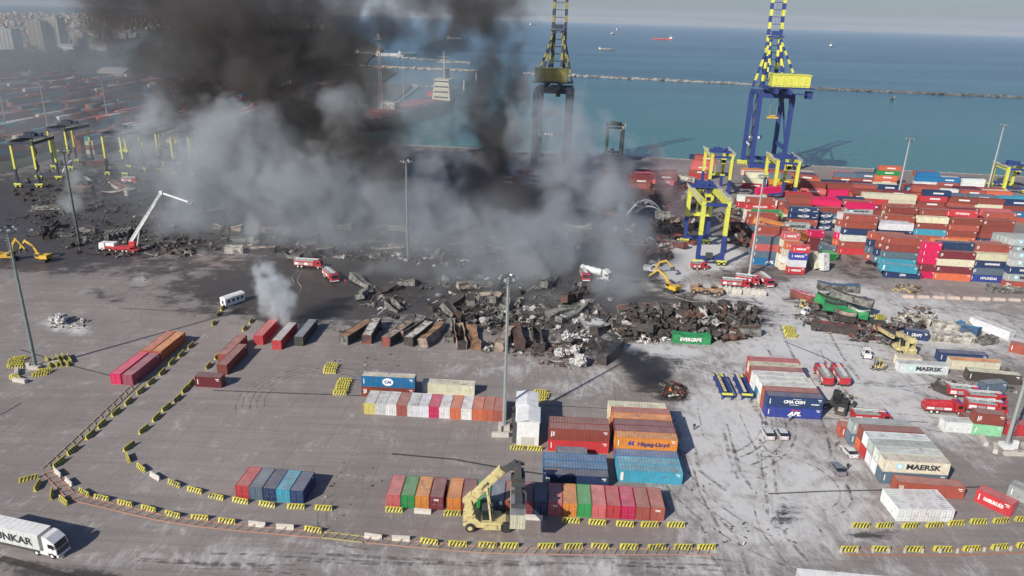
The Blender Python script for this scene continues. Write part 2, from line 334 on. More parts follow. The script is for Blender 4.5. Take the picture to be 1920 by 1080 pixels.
def cont_parts(L):
    h = L/2; a = CW/2
    w = MB()
    corr(w, L-.3, -a+.03, -h+.15, .16, CH-.12, -1); corr(w, L-.3, a-.03, -h+.15, .16, CH-.12, 1)
    e = MB(); corr(e, CW-.3, 0, -a+.15, .16, CH-.12, -1)
    e.xf(Matrix.Translation((-h+.03, 0, 0)) @ Matrix.Rotation(R(-90), 4, 'Z')); w.add(e.v, e.f)
    w.k = 1    # stencilled marks
    w.bb(-h+.55, -h+.72, -a-.012, -a+.02, .7, 1.95); w.bb(h-1.25, h-.45, -a-.012, -a+.02, 2.05, 2.22); w.bb(h-1.0, h-.45, -a-.012, -a+.02, 1.72, 1.84)
    w.bb(-h+.6, -h+1.3, -.45+a, a+.012, 2.0, 2.2)
    w.f = w.f; walls = w
    r = MB(); n = max(4, int((L-.2)/.55)); st = (L-.2)/n; V = []
    for i in range(n):
        for fx, d in ((0, 0), (.35, 0), (.5, 1), (.85, 1)): V.append((-h+.1+st*(i+fx), CH-.02-.035*d))
    V.append((h-.1, CH-.02)); m = len(V)
    r.add([(x, -a+.08, z) for x, z in V]+[(x, a-.08, z) for x, z in V], [(i, i+1, m+i+1, m+i) for i in range(m-1)])
    r.bb(-h+.1, h-.1, -a+.1, a-.1, CH-.16, CH-.08)
    f = MB()
    for sx in (-1, 1):
        for sy in (-1, 1):
            f.box((sx*(h-.075), sy*(a-.075), CH/2), (.15, .15, CH-.24))
            for z in (.06, CH-.06): f.box((sx*(h-.09), sy*(a-.08), z), (.185, .17, .125))
        f.box((sx*(h-.05), 0, CH-.06), (.1, CW-.3, .12)); f.box((sx*(h-.05), 0, .08), (.1, CW-.3, .16))
    for sy in (-1, 1):
        f.box((0, sy*(a-.04), CH-.05), (L-.36, .08, .1)); f.box((0, sy*(a-.04), .08), (L-.36, .08, .16))
    f.k = 1; f.box((0, 0, .14), (L-.3, CW-.3, .05))
    doors = []
    for sy in (-1, 1):
        d = MB(); y0, y1 = (sy*.02, sy*(a-.16)) if sy > 0 else (-(a-.16), -.02)
        d.bb(h-.09, h-.05, y0, y1, .17, CH-.13)
        for k in range(4):
            z = .3+k*.56; d.bb(h-.05, h-.025, y0+.08, y1-.08, z, z+.42)
        d.k = 1
        for q in (.3, .75):
            y = y0+(y1-y0)*q; d.cyl((h+.0, y, .2), (h+.0, y, CH-.16), .022, n=5); d.bb(h-.02, h+.03, y-.02, y+.25, 1.0, 1.05)
        doors.append(d)
    return walls, r, f, doors
CM = {}
for key, L in LEN.items():
    wl, rf, fr, drs = cont_parts(L)
    CM[key] = (wl.mesh('side_walls', [M_PAINT, M_MARK]), rf.mesh('roof', [M_ROOF]), fr.mesh('frame', [M_PAINT, M_WOOD]), [d.mesh('door', [M_PAINT, M_STEEL]) for d in drs])
    # everything in one skin for those too far off to show parts
    mb = MB()
    for src, km in ((wl, {0: 0, 1: 2}), (rf, {0: 1}), (fr, {0: 0, 1: 3}), (drs[0], {0: 0, 1: 4}), (drs[1], {0: 0, 1: 4})):
        n0 = len(mb.v); mb.v += src.v; mb.f += [tuple(i+n0 for i in q) for q in src.f]; mb.m += [km[k] for k in src.m]
    CM[key] += (mb.mesh('shipping_container', [M_PAINT, M_ROOF, M_MARK, M_WOOD, M_STEEL]),)
RNG = random.Random(7)
def tint(c):
    c = PAL[c] if isinstance(c, str) else c
    k = RNG.uniform(.86, 1.14); return tuple(min(1, max(0, x*k*RNG.uniform(.96, 1.04))) for x in c)
LABELS = {}
def uniq(l):
    LABELS[l] = LABELS.get(l, 0)+1
    return l
TXT = {}
def text_mesh(s, size, m, bold=.02, shear=0, font=None, ext=.012):
    key = (s, size, m.name, bold, shear)
    if key in TXT: return TXT[key]
    cu = bpy.data.curves.new('lettering', 'FONT'); cu.body = s; cu.size = size; cu.offset = bold; cu.align_x = 'CENTER'; cu.align_y = 'CENTER'; cu.shear = shear; cu.extrude = ext; cu.resolution_u = 3
    o = bpy.data.objects.new('lettering', cu); COL.objects.link(o)
    dg = bpy.context.evaluated_depsgraph_get(); dg.update()
    me = bpy.data.meshes.new_from_object(o.evaluated_get(dg)); me.name = 'lettering'
    bpy.data.objects.remove(o); bpy.data.curves.remove(cu)
    me.materials.clear(); me.materials.append(m); TXT[key] = me; return me
def sign(parent, s, size, m, x=0, y=None, z=1.3, shear=0, bold=.03, rot=0, name='lettering', side='front', h=6.1, sx=1.0):
    """writing on the long wall (front: y-, top: roof, end: x-, door: x+)"""
    o = link(name, text_mesh(s, size, m, bold, shear), parent)
    e = CW/2+.03
    if side == 'front': o.location = (x, -e if y is None else y, z); o.rotation_euler = (R(90), R(rot), 0)
    elif side == 'door': o.location = (h+.08, x, z); o.rotation_euler = (R(90), R(rot), R(90))
    elif side == 'end': o.location = (-h-.03, x, z); o.rotation_euler = (R(90), 0, R(-90))
    o.scale = (sx, 1, 1)
    return o
def patch(parent, m, x0, x1, z0, z1, name='emblem', pts=None):
    mb = MB(); e = CW/2+.025
    if pts: mb.prism([(x0+(x1-x0)*p, z0+(z1-z0)*q) for p, q in pts], -e-.02, -e)
    else: mb.bb(x0, x1, -e-.02, -e, z0, z1)
    return mb.build(name, m, parent)
M_STAR = mat('pale_blue_emblem', (.35, .68, .74), .5); M_HL = mat('royal_blue_emblem', (.02, .05, .30), .5)
M_REDP = mat('red_emblem', (.6, .03, .03), .5)
def star(parent, x, z, r):
    patch(parent, M_STAR, x-r, x+r, z-r, z+r)
    pts = []
    for i in range(14):
        q = r*.85 if i % 2 == 0 else r*.33; t = math.pi*2*i/14+math.pi/2; pts.append((x+q*math.cos(t), z+q*math.sin(t)))
    mb = MB(); mb.prism(pts, -CW/2-.06, -CW/2-.03); mb.build('star', M_MARK, parent)
def logo(o, kind, L):
    if kind == 'MAERSK':
        star(o, -L*.26, 1.4, .62); sign(o, 'MAERSK', 1.5, M_BLACKTXT, L*.10, z=1.35, bold=.055, sx=1.15)
    elif kind == 'HAPAG':
        patch(o, M_HL, -3.6, -2.9, .9, 1.8, pts=[(0, .4), (.5, 1), (1, 1), (.55, .5), (1, 0), (.4, 0)]); patch(o, M_HL, -3.0, -2.3, .9, 1.8, pts=[(0, .4), (.5, 1), (1, 1), (.55, .5), (1, 0), (.4, 0)])
        sign(o, 'Hapag-Lloyd', 1.25, M_HLT, 1.4, z=1.25, bold=.03)
    elif kind == 'EVERGREEN': sign(o, 'EVERGREEN', 1.25, M_MARK, .3, z=1.4, bold=.06, sx=1.1)
    elif kind == 'CMA CGM':
        sign(o, 'CMA CGM', 1.0, M_MARK, -.2, z=1.35, bold=.05); sign(o, 'MAX GROSS', .32, M_MARK, 4.4, z=1.0)
        patch(o, M_MARK, -.6, 1.2, 2.02, 2.12); patch(o, M_MARK, -1.2, .8, .62, .72)
    elif kind == 'APL':
        sign(o, 'APL', 1.35, M_MARK, .2, z=1.05, shear=.3, bold=.07, sx=1.2); patch(o, M_REDP, -.9, 1.6, 1.85, 2.15, pts=[(0, .3), (.3, 1), (.6, .5), (1, .8), (.9, .2), (.1, 0)])
    elif kind == 'CAI':
        mb = MB(); pts = []
        for i in range(24): pts.append((1.25*math.cos(i*math.pi/12), 1.35+.95*math.sin(i*math.pi/12)))
        mb.prism(pts, -CW/2-.05, -CW/2-.03); mb.build('emblem', M_MARK, o)
        sign(o, 'CAI', .95, M_HL, 0, y=-CW/2-.07, z=1.33, bold=.05)
    elif kind == 'HAMBURG': sign(o, 'HAMBURG SÜD', .95, M_MARK, 0, z=1.35, bold=.05, shear=.15, sx=.9 if L > 8 else .5)
    elif kind in ('SAFMARINE', 'ARKAS', 'HYUNDAI', 'MSC', 'CRONOS', 'YANG MING', 'ZIM', 'DONG FANG', 'CRAFT', 'K LINE'): sign(o, kind, 1.2 if len(kind) < 8 else .95, M_MARK, 0, z=1.35, bold=.045, shear=.1 if kind == 'ARKAS' else 0, sx=1 if L > 8 else .7)
    elif kind == 'vTEX': sign(o, 'TEX', .55, M_MARK, -L/2+1.1, z=1.4, rot=-90, bold=.03)
    elif kind == 'vW': patch(o, M_MARK, -L/2+.6, -L/2+1.1, .4, 2.2)
M_HLT = mat('navy_lettering', (.03, .04, .16), .5)
ALLC = []; FARQ = []
def container(center, rz, L, col, label, group, near=True, text=None, roofcol=None, tilt=(0, 0), door=True):
    """one container resting at center (middle of its underside)"""
    c = tint(col); k = CM[L]
    if near:
        o = thing('shipping_container', label, 'container', center, rz, group)
        link('side_walls', k[0], o, c)
        rc = roofcol or c; g = .12
        link('roof', k[1], o, tuple(x*(1-g)+y*g for x, y in zip(tint(rc) if roofcol else c, (.34, .31, .28))))
        link('frame', k[2], o, tuple(x*.92 for x in c))
        for d in k[3]: link('door', d, o, c)
    else:
        FARQ.append((center.copy(), rz, L, c, label, group, text, tilt)); return None
    o.rotation_euler = (R(tilt[0]), R(tilt[1]), rz)
    if text: logo(o, text, LEN[L])
    ALLC.append(o); uniq(label); return o
ORD = ['first', 'second', 'third', 'fourth', 'fifth', 'sixth', 'seventh', 'eighth', 'ninth', 'tenth', 'eleventh', 'twelfth', 'thirteenth', 'fourteenth', 'fifteenth', 'sixteenth', 'seventeenth', 'eighteenth', 'nineteenth', 'twentieth']
def uv(th): return Vector((math.cos(th), math.sin(th), 0)), Vector((-math.sin(th), math.cos(th), 0))
def end_row(p0, p1, L, cols, labf, group, gaps={}, th=None, texts={}, step=None):
    """containers side by side, doors towards the camera"""
    th = yaw(p0, p1) if th is None else th; u, v = uv(th)
    tot = (p1-p0).length-sum(gaps.values()); step = step or tot/len(cols); x = 0; out = []
    for i, c in enumerate(cols):
        x += gaps.get(i, 0)
        ce = p0+u*(x+step/2)+v*(LEN[L]/2); roofc = None
        if isinstance(c, tuple): c, roofc = c
        o = container(ce, th-math.pi/2+RNG.uniform(-.004, .004), L, c, labf(i, c), group, roofcol=roofc)
        if i in texts: sign(o, texts[i], .5, M_MARK, -.5 if len(texts[i]) > 3 else 0, z=2.05, side='door', h=LEN[L]/2, bold=.03)
        out.append(o); x += step
    return out
TIER = {1: ['standing alone on the ground'], 2: ['bottom one of its stack', 'top of its two-high stack'], 3: ['bottom one of its stack', 'middle of its stack', 'topmost of its three-high stack']}
def side_block(p, th, L, rows, desc, group, dy=2.5, near=True, jit=.05):
    """rows from the front; a row is a list of (colour, text[, roof]) from the ground up; long walls face the camera"""
    u, v = uv(th); nr = len(rows)
    for r, row in enumerate(rows):
        if isinstance(row, dict): off, row_, LL = row.get('x', 0), row['c'], row.get('L', L)
        else: off, row_, LL = 0, row, L
        for t, c in enumerate(row_):
            if c is None: continue
            if not isinstance(c, tuple): c = (c, None)
            ce = p+u*(off+LEN[LL]/2)+v*(r*dy+CW/2)+Vector((0, 0, t*CH+t*.012))+u*RNG.uniform(-jit, jit)
            rw = 'front row' if r == 0 else ('rear row' if r == nr-1 else ORD[r]+' row')
            if nr == 1: rw = ''
            tt = '' if len(row_) == 1 else (['on the ground', 'on top'][t] if len(row_) == 2 else ['on the ground', 'second tier', 'third tier', 'fourth tier', 'fifth tier', 'sixth tier'][t])
            lab = ' '.join(x for x in (CNAME[c[0]], 'container,', rw+',' if rw else '', tt+',' if tt else '', desc) if x)
            container(ce, th+RNG.uniform(-.003, .003), LL, c[0], lab, group, near, c[1], c[2] if len(c) > 2 else None)
NOTBRAND = ()

def finish_far(limit):
    """the largest in view as single containers, the rest of them as one mass"""
    FARQ.sort(key=lambda q: (q[0]-Vector((0, 0, CAM_H))).length-(12 if q[6] else 0))
    for ce, rz, L, c, label, group, text, tilt in FARQ[:limit]:
        o = tag(link('shipping_container', CM[L][4], None, c, ce, rz), label, 'container', group)
        o.rotation_euler = (R(tilt[0]), R(tilt[1]), rz)
        if text: logo(o, text, LEN[L])
        ALLC.append(o)
    rest = FARQ[limit:]
    if not rest: return
    mb = MB(); cols = []
    for ce, rz, L, c, label, group, text, tilt in rest:
        M = Matrix.Translation(ce) @ Matrix.Rotation(rz, 4, 'Z') @ Matrix.Rotation(R(tilt[1]), 4, 'Y') @ Matrix.Rotation(R(tilt[0]), 4, 'X')
        b = MB(); Lh = LEN[L]/2; b.bb(-Lh, Lh, -CW/2, CW/2, 0, CH-.12)
        for sy in (-1, 1): b.bb(-Lh, Lh, sy*CW/2-.06, sy*CW/2+.06, CH-.119, CH)
        b.bb(-Lh+.2, Lh-.2, -CW/2+.07, CW/2-.07, CH-.1, CH-.03)
        if text: b.bb(-Lh*.3, Lh*.45, -CW/2-.02, -CW/2-.005, 1.0, 1.7)
        b.xf(M); n0 = len(mb.v); mb.add(b.v, b.f)
        cols += [c]*(32 if not text else 32)+([(.7, .7, .7)]*8 if text else [])
    me = mb.mesh('distant_containers', [M_FAR]); ca = me.color_attributes.new('paint', 'FLOAT_COLOR', 'POINT')
    ca.data.foreach_set('color', np.array([(*c, 1) for c in cols], dtype=np.float32).ravel())
    tag(link('distant_containers', me), 'mass of far off stacked containers too many to count', 'containers', kind='stuff')
def far_mat():
    m = mat('distant_container_paint', rough=.6, var=.12); N, L = m.node_tree.nodes, m.node_tree.links
    a = N.new('ShaderNodeAttribute'); a.attribute_name = 'paint'
    for n in N:
        if n.type == 'VECT_MATH' and n.operation == 'SCALE' and n.outputs[0].is_linked and n.outputs[0].links[0].to_node.type == 'BSDF_PRINCIPLED': L.new(a.outputs['Color'], n.inputs[0])
    return m
M_FAR = far_mat()
# ---------------------------------------------------------------- the containers of the near yard
g1 = 'containers in the long front row behind the striped barriers'
colsA = ['pink', 'green', 'orange', 'maroon', 'orange', 'maroon', 'green', 'slate', 'brick', 'maroon', 'navy', 'pink', 'orange', 'green', 'pink', 'red', 'magenta', 'brick', 'brick']
def labA(i, c):
    return f'{CNAME[c]} 20-foot container, {ORD[i]} from the left in the long front row'
end_row(at(724, 951), at(1245, 977), 20, colsA, labA, g1, {4: .5}, texts={3: 'CAI', 5: 'TAL', 11: 'TEX', 18: 'TEX'})
end_row(at(442.5, 934), at(570, 945), 20, ['red', 'slate', 'navy', 'lightblue', 'navy'], lambda i, c: ['bright red container at the left end of the row of five', 'grey blue container second in the row of five', 'dark navy container in the middle of the row of five', 'light blue container fourth in the row of five', 'navy container at the right end of the row of five with black marks'][i], 'row of five containers by the left barriers')
colsB = [('yellow', 'white'), 'white', 'white', 'brick', 'white', 'white', 'magenta', 'white', 'orangered', 'white', 'orangered', 'orangered', 'brick']
end_row(at(683, 776), at(945, 791), 20, colsB, lambda i, c: f'{CNAME[c]} 20-foot container, {ORD[i]} from the left in the row beside the light mast', 'containers in the mixed white and red row')
side_block(at(678, 743), R(-2.5), 40, [[('brown', 'vTEX'), ('blue', 'CAI', 'cream')]], 'left of the cream container behind the mixed row', 'pair stacked behind the mixed row')
side_block(at(791, 737), R(-2.8), 40, [[('cream', 'vW')]], 'lying in the shadow of the blue stack', 'single containers')
# red, blue and orange blocks right of the light mast
thc = R(-2)
side_block(at(1157, 903), thc, 40, [[('lightblue', 'vW')], [('lightblue', None)], [('blue', None)], [('brown', None), ('orange', 'HAPAG')], [('maroon', None), ('maroon', None)], [('maroon', None), ('maroon', None)], [('orange', None), ('orange', None)], [('brick', None), ('brick', None)], {'c': [('cream', None), ('cream', None)], 'x': -.4}],
           'block with the orange wall', 'block with the orange lettered wall', dy=2.48)
side_block(at(1017, 911), thc, 40, [[('navy', 'vTEX')], [('blue', None)], [('blue', None)], {'c': [('slate', None)], 'L': 20, 'x': 2.6}], 'blue block before the red stack', 'low blue block')
side_block(at(1027, 845), thc, 40, [[('red', None), ('brown', 'vTEX')], [('red', None), ('brown', None)]], 'red stack beside the white canopies', 'red stack')
# left side, along the road between the barriers
def long_end(px, py, th, L, col, label, group, text=None, roofcol=None, tilt=(0, 0)):
    p = at(px, py); u, v = uv(th)
    return container(p-u*(CW/2)+v*(LEN[L]/2), th-math.pi/2, L, col, label, group, True, text, roofcol, tilt)
g = 'containers along the left road'
long_end(228, 721, R(-4), 40, 'magenta', 'magenta 40-foot container at the near left end of the group of four', g)
long_end(250, 723, R(-4), 40, 'plum', 'plum 40-foot container with a star-shaped dent beside the magenta one', g, roofcol='plum')
a = at(228, 721); u, v = uv(R(-4))
container(a-u*(CW/2-.1)+v*(12.19*1.5+.8), R(-94), 40, 'orangered', 'orange red 40-foot container behind the magenta one, left of its twin', g)
container(a+u*(CW/2+.3)+v*(12.19*1.5+.6), R(-94), 40, 'orangered', 'orange topped 40-foot container behind the plum one', g, roofcol='orange')
g = 'red containers right of the left road'
long_end(427, 703, R(-3), 40, 'brown', 'brown red 40-foot container standing behind the short side-on one', g)
container(at(412, 690)+Vector((.4, 8.2, 0)), R(-93), 40, 'brick', 'brick red container left of the brown red one beside the road barriers', g)
side_block(at(367, 725), R(-3), 20, [[('maroon', None)]], 'turned side-on beside the road barriers', g)
g = 'containers beside the white smoke plume'
long_end(494, 647, R(-3), 40, 'red', 'bright red 40-foot container on the left of the smoking pair', g, tilt=(0, 0))
long_end(528, 656, R(-3), 40, 'red', 'bright red 40-foot container with scorched roof under the white plume', g, roofcol='grey')
long_end(569, 649, R(-3), 40, 'char', 'charred dark grey 40-foot container right of the smoking pair', g, roofcol='slate')
# right of the road: blocks and singles
side_block(at(1434, 781), R(-3), 40, [[('royal', 'APL'), ('navy', 'CMA CGM')], [('brick', None), ('brick', None)], [('cream', None), ('white', None)], [('blue', None), ('white', None)], {'c': [('white', None), ('white', None)], 'x': -.6}, {'c': [('red', None), ('brick', None)], 'x': -.5}, {'c': [('brick', None), ('cream', None)], 'x': -.2}, {'c': [('red', None), ('red', None)], 'x': .3}],
           'block beside two red fire trucks', 'block beside the red trucks', dy=2.6)
side_block(at(1650, 906), R(-3), 40, [[('slate', None), ('cream', 'MAERSK')], [('white', None), ('white', None)], [('white', None), ('grey', None)], [('red', None), ('white', None)], [('orangered', None), ('brown', None)], {'c': [('slate', None), ('grey', None)], 'x': -1.0}, {'c': [('brick', None)], 'x': -2.0}],
           'block beside the white car', 'block beside the white car', dy=2.75)
side_block(at(1661, 911)+Vector((.6, -2.4, 0)), R(-6), 40, [[('brick', 'vTEX')]], 'alone in front of the pale lettered stack', 'single containers')
def labW(i, c): return f'{["pale grey", "white", "dull white", "off-white"][i]} 20-foot container, {ORD[i]} of the four by the right barriers'
end_row(at(1679, 977), at(1783, 976), 20, ['white']*4, labW, 'four white containers by the right barriers', th=R(1))
def free(px, py, ang, L, col, label, group='single containers', text=None, tilt=(0, 0), z=0, roofcol=None, near=True):
    p = at(px, py, z); return container(p+Vector((0, 0, 0)), R(ang), L, col, label, group, near, text, roofcol, tilt)
free(1864, 950, -52, 20, 'red', 'bright red container standing askew above the right barriers', text='HAMBURG')
free(1925, 940, -50, 20, 'grey', 'pale grey container cut by the edge of the frame near the barriers')
free(1790, 806, -4, 20, 'white', 'white 20-foot container alone left of the mint green one')
container(at(1848, 815)+Vector((0, .8, 0)), R(-6), 20, 'mint', 'mint green 20-foot container under a brown red one', 'pair beside the right mast', True, None)
container(at(1848, 815)+Vector((0, .8, CH+.02)), R(-9), 20, 'brown', 'brown red 20-foot container resting on the mint green one', 'pair beside the right mast', True, 'vTEX')
container(at(1848, 815)+Vector((-.5, 3.6, 0)), R(-9), 20, 'brown', 'brown red container hidden behind the mint green one', 'pair beside the right mast', True)
free(1905, 812, -4, 20, 'red', 'bright red container cut by the frame beside the right mast')
free(1915, 662, -35, 20, 'brick', 'brick red container cut by the frame far right of the wrecks')
free(1726, 697, -4, 40, 'white', 'white 40-foot container with black lettering and a pale blue star among wrecks', text='MAERSK')
free(1700, 684, -4, 20, 'cream', 'cream 20-foot container behind the white lettered one')
free(1800, 677, -5, 40, 'navy', 'navy 40-foot container behind the rust-streaked one')
free(1822, 691, -5, 40, 'cream', 'rust streaked cream container before the navy one', roofcol='orange')
free(1858, 714, -9, 40, 'char', 'blackened container with pale roof at the right edge of the wrecks', roofcol='cream')
free(1858, 733, 12, 20, 'slate', 'slate blue container skewed behind the red fire engines')
free(1857, 622, -65, 40, 'white', 'white 40-foot container pointing away beyond the wrecks')
free(1716, 634, -20, 20, 'navy', 'small navy container with white writing among crushed white ones', text='CRAFT')
MAXFAR = 165
# ---------------------------------------------------------------- the stacked yard on the right
TH = R(-5.0)
g = 'containers stacked in the right yard'
KNOWN = 0
TEXTC = {'white': ['MAERSK', None, None], 'grey': ['MAERSK', 'MAERSK', None], 'navy': ['CMA CGM', 'SAFMARINE', None], 'green': ['EVERGREEN'], 'magenta': [None, None], 'red': ['HAMBURG', 'HYUNDAI', None], 'lightblue': [None], 'blue': ['MSC', None], 'orange': ['HAPAG', None], 'cream': [None, None, None]}
POOL = ['brick']*9+['brown']*10+['maroon']*6+['red']*3+['white']*2+['cream']*4+['grey']*1+['navy']*4+['blue']*1+['slate']*3+['orange']*2+['orangered']*4+['pink']*2+['magenta']*2+['lightblue']+['green']
def ystack(px, py, L, cols, where, n, th=TH, lean=0, text={}, hide=0, base=None, off=(0, 0)):
    """one stack from the ground up; hide drops tiers no one can see"""
    u, v = uv(th); p = (at(px, py) if base is None else base)+u*off[0]+v*off[1]
    for t, c in enumerate(cols):
        if t < hide or c is None: continue
        sh = lean*t*t
        tl = (0, 0); rr = RNG.uniform(-.035, .035)+(RNG.uniform(-.14, .14) if t == len(cols)-1 and RNG.random() < .25 and px == 0 else 0)
        if lean: rr += RNG.uniform(-.05, .05)*lean*3; tl = (RNG.uniform(-3, 3)*lean*2, RNG.uniform(-4, 4)*lean*2)
        ce = p+u*(LEN[L]/2+sh)+v*(CW/2)+Vector((0, 0, t*(CH+.012)))
        tn = ['ground tier', 'second tier', 'third tier', 'fourth tier', 'fifth tier', 'sixth tier'][t]
        tx = text.get(t)
        if tx is None and t not in text and L == 40:
            o_ = TEXTC.get(c); tx = RNG.choice(o_) if o_ else (RNG.choice(['vTEX', None]))
        container(ce, th+rr, L, c, f'{CNAME[c]} container, {tn}, {where}', g, False, tx, tilt=tl)
# the front wall of the yard
ystack(1750, 524, 40, ['orangered', 'maroon', 'cream', 'maroon'], 'left stack of the wall facing the quay road', 0)
ystack(1813, 527, 40, ['royal', 'slate', 'navy', 'cream'], 'middle stack of the wall facing the quay road', 0, text={0: 'HYUNDAI', 3: None}, off=(.8, 0))
ystack(1885, 540, 40, ['brick', 'grey', 'navy', 'grey', 'grey'], 'right end stack of the wall facing the quay road', 0, text={1: 'MAERSK', 2: 'SAFMARINE', 3: 'MAERSK', 4: 'MAERSK'}, off=(-.5, 0))
b0 = at(1750, 524)
ystack(0, 0, 40, ['orange', 'brown', 'brick', 'brown', 'navy'], 'second row behind the left wall stack', 0, base=b0, off=(0, 2.55), hide=3, text={4: None})
ystack(0, 0, 40, ['orange', 'brown', 'brick', 'brown', 'orange'], 'third row behind the left wall stack', 0, base=b0, off=(-.5, 5.1), hide=3, text={4: None})
ystack(0, 0, 40, ['orange', 'brown', 'brick', 'brick', 'brick'], 'second row behind the middle wall stack', 0, base=b0, off=(12.6, 2.6), hide=3)
ystack(0, 0, 40, ['orange', 'brown', 'brick', 'brick', 'brick'], 'third row behind the middle wall stack', 0, base=b0, off=(12.4, 5.4), hide=3)
for k in range(3): ystack(0, 0, 40, ['grey', 'grey', 'brick', 'grey', 'grey', 'grey'], f'{ORD[k+1]} row behind the right end stack', 0, base=b0, off=(24.2-1.4*k, 3+2.6*k), hide=3, text={5: 'MAERSK' if k < 2 else None})
ystack(1720, 522, 20, ['magenta', 'maroon', 'magenta', 'magenta', 'magenta'], 'short stack of magenta ones left of the wall', 0, text={0: None}, off=(0, .6))
# stack with the fallen light blue one
ystack(1652, 514, 40, ['slate', 'lightblue', 'slate', 'brown', 'brick'], 'leaning stack behind the fallen light blue one', 0, off=(0, 2.6), lean=.05)
ystack(1652, 514, 40, ['orangered', 'slate', 'navy', 'brown', 'brick'], 'second row of the leaning stack', 0, off=(-1.6, 5.3), lean=.05, hide=1)
ystack(1652, 514, 40, ['orangered', 'brick', 'slate', 'navy', 'brick'], 'third row of the leaning stack', 0, off=(-3.4, 8.0), hide=1)
free(1682, 508, -6, 40, 'lightblue', 'light blue container tipped over the black one at the yard corner', g, tilt=(6, 3), z=2.5, near=False, text='vW')
free(1688, 519, -5, 40, 'navy', 'blackish navy container lying before the leaning stack', g, tilt=(10, 0), z=.2, near=False, text='ZIM')
free(1690, 524, -5, 40, 'red', 'crushed red container flat at the foot of the leaning stack', g, tilt=(4, 0), z=-.9, near=False)
ystack(1572, 476, 40, ['red', 'brick', 'white', 'navy', 'brick', 'brick'], 'first row of the tall brown faced stack', 0, text={2: None, 3: 'vTEX', 4: None, 5: 'vTEX'}, off=(0, 0))
ystack(1572, 476, 40, ['red', 'orangered', 'magenta', 'grey', 'brick', 'white'], 'second row of the tall brown faced stack', 0, off=(-1.5, 2.6), hide=1, text={5: None})
ystack(1640, 480, 40, ['navy', 'slate', 'white', 'navy', 'white'], 'white and blue stack right of the tall brown one', 0, off=(0, .5), text={2: None, 4: None, 3: 'vTEX'})
ystack(1640, 480, 40, ['navy', 'slate', 'slate', 'orange', 'white'], 'second row of the white and blue stack', 0, off=(-.6, 3.1), text={4: None}, hide=1)
# west end with the toppled ones
ystack(1409, 495, 40, ['blue', 'slate', 'pink', 'slate'], 'stack beside the foot of the slim mast', 0, text={0: 'APL', 1: None, 2: None, 3: None})
ystack(1409, 495, 40, ['blue', 'slate', 'brick', 'red'], 'second row beside the foot of the slim mast', 0, off=(-.6, 2.6), lean=.06, hide=1)
ystack(1409, 495, 40, ['blue', 'slate', 'brick', 'navy', 'brick'], 'third row beside the foot of the slim mast', 0, off=(.6, 5.4), lean=.06, hide=2)
ystack(1475, 513, 20, ['red', 'white', 'royal', 'red'], 'small leaning tower out in front of the yard', 0, text={0: 'HAMBURG', 2: 'HAMBURG', 3: 'HAMBURG', 1: None}, lean=.06)
ystack(1475, 513, 20, ['cream', 'white', 'cream', 'orangered'], 'second row of the small leaning tower', 0, text={3: 'HAMBURG'}, off=(-1.6, 4.0), lean=.08)
ystack(1475, 513, 20, ['cream', 'cream', 'brick', 'cream', 'pink'], 'third row of the small leaning tower', 0, text={4: 'HAMBURG'}, off=(-2.2, 7.0), lean=.05)
free(1540, 490, -70, 20, 'white', 'white container stood on its end beside the small leaning tower', g, tilt=(0, 78), z=3, near=False)
free(1523, 490, -60, 20, 'cream', 'cream container tipped against the leaning tower', g, tilt=(8, 60), z=2.4, near=False)
free(1552, 483, 20, 20, 'green', 'green container half buried in the toppled pile', g, tilt=(24, 10), z=1, near=False)
free(1548, 470, -15, 20, 'slate', 'slate container lying over the green one', g, tilt=(14, 14), z=3, near=False)
ystack(1511, 468, 20, ['maroon', 'maroon', 'magenta'], 'free standing magenta topped stack in the gap', 0, text={}, off=(0, 0))
free(1500, 447, 35, 40, 'orange', 'orange container fallen slantwise between stacks', g, tilt=(12, 18), z=4.5, near=False)
free(1478, 452, 60, 20, 'brick', 'brick container toppled beneath the orange slanting one', g, tilt=(20, 20), z=3, near=False)
free(1468, 446, -70, 20, 'navy', 'navy container upended in the toppled pile', g, tilt=(10, 50), z=3, near=False)
ystack(1460, 440, 40, ['brick', 'grey'], 'low stack behind the toppled pile', 0, text={1: 'MAERSK'})
free(1440, 424, -20, 40, 'orange', 'orange container sagging across the brick ones near the slim mast', g, tilt=(3, 8), z=7, near=False, text='HAPAG')
ystack(1408, 452, 40, ['brick', 'slate', 'brick', 'brick'], 'charred edge stack by the slim mast', 0, lean=.08, off=(-2, 6))
ystack(1408, 452, 40, ['orangered', 'orange', 'orange', 'green'], 'stack with green sagging top by the slim mast', 0, lean=.05, off=(1, 11), text={3: 'EVERGREEN'})
ystack(1412, 440, 40, ['brick', 'white', 'cream', 'red', 'brick'], 'stack with red lettered top by the slim mast', 0, off=(-2, 12), text={3: 'HAMBURG'}, hide=1)
ystack(1412, 440, 40, ['brick', 'white', 'cream', 'red', 'white'], 'second row of the red lettered stack', 0, off=(-5, 15), text={4: None}, hide=3)
free(1440, 362, 14, 40, 'magenta', 'magenta container lying slantwise on a white one', g, tilt=(0, -4), z=10.5, near=False)
ystack(1475, 432, 40, ['navy', 'brick', 'navy', 'navy'], 'dark blue stack left of the tall brown one', 0, text={0: 'CMA CGM', 3: 'CMA CGM', 2: 'CMA CGM'})
ystack(1530, 432, 20, ['navy', 'navy', 'navy'], 'short dark blue stack beside the narrow gap', 0, text={0: 'CMA CGM', 1: 'CMA CGM', 2: 'CMA CGM'})
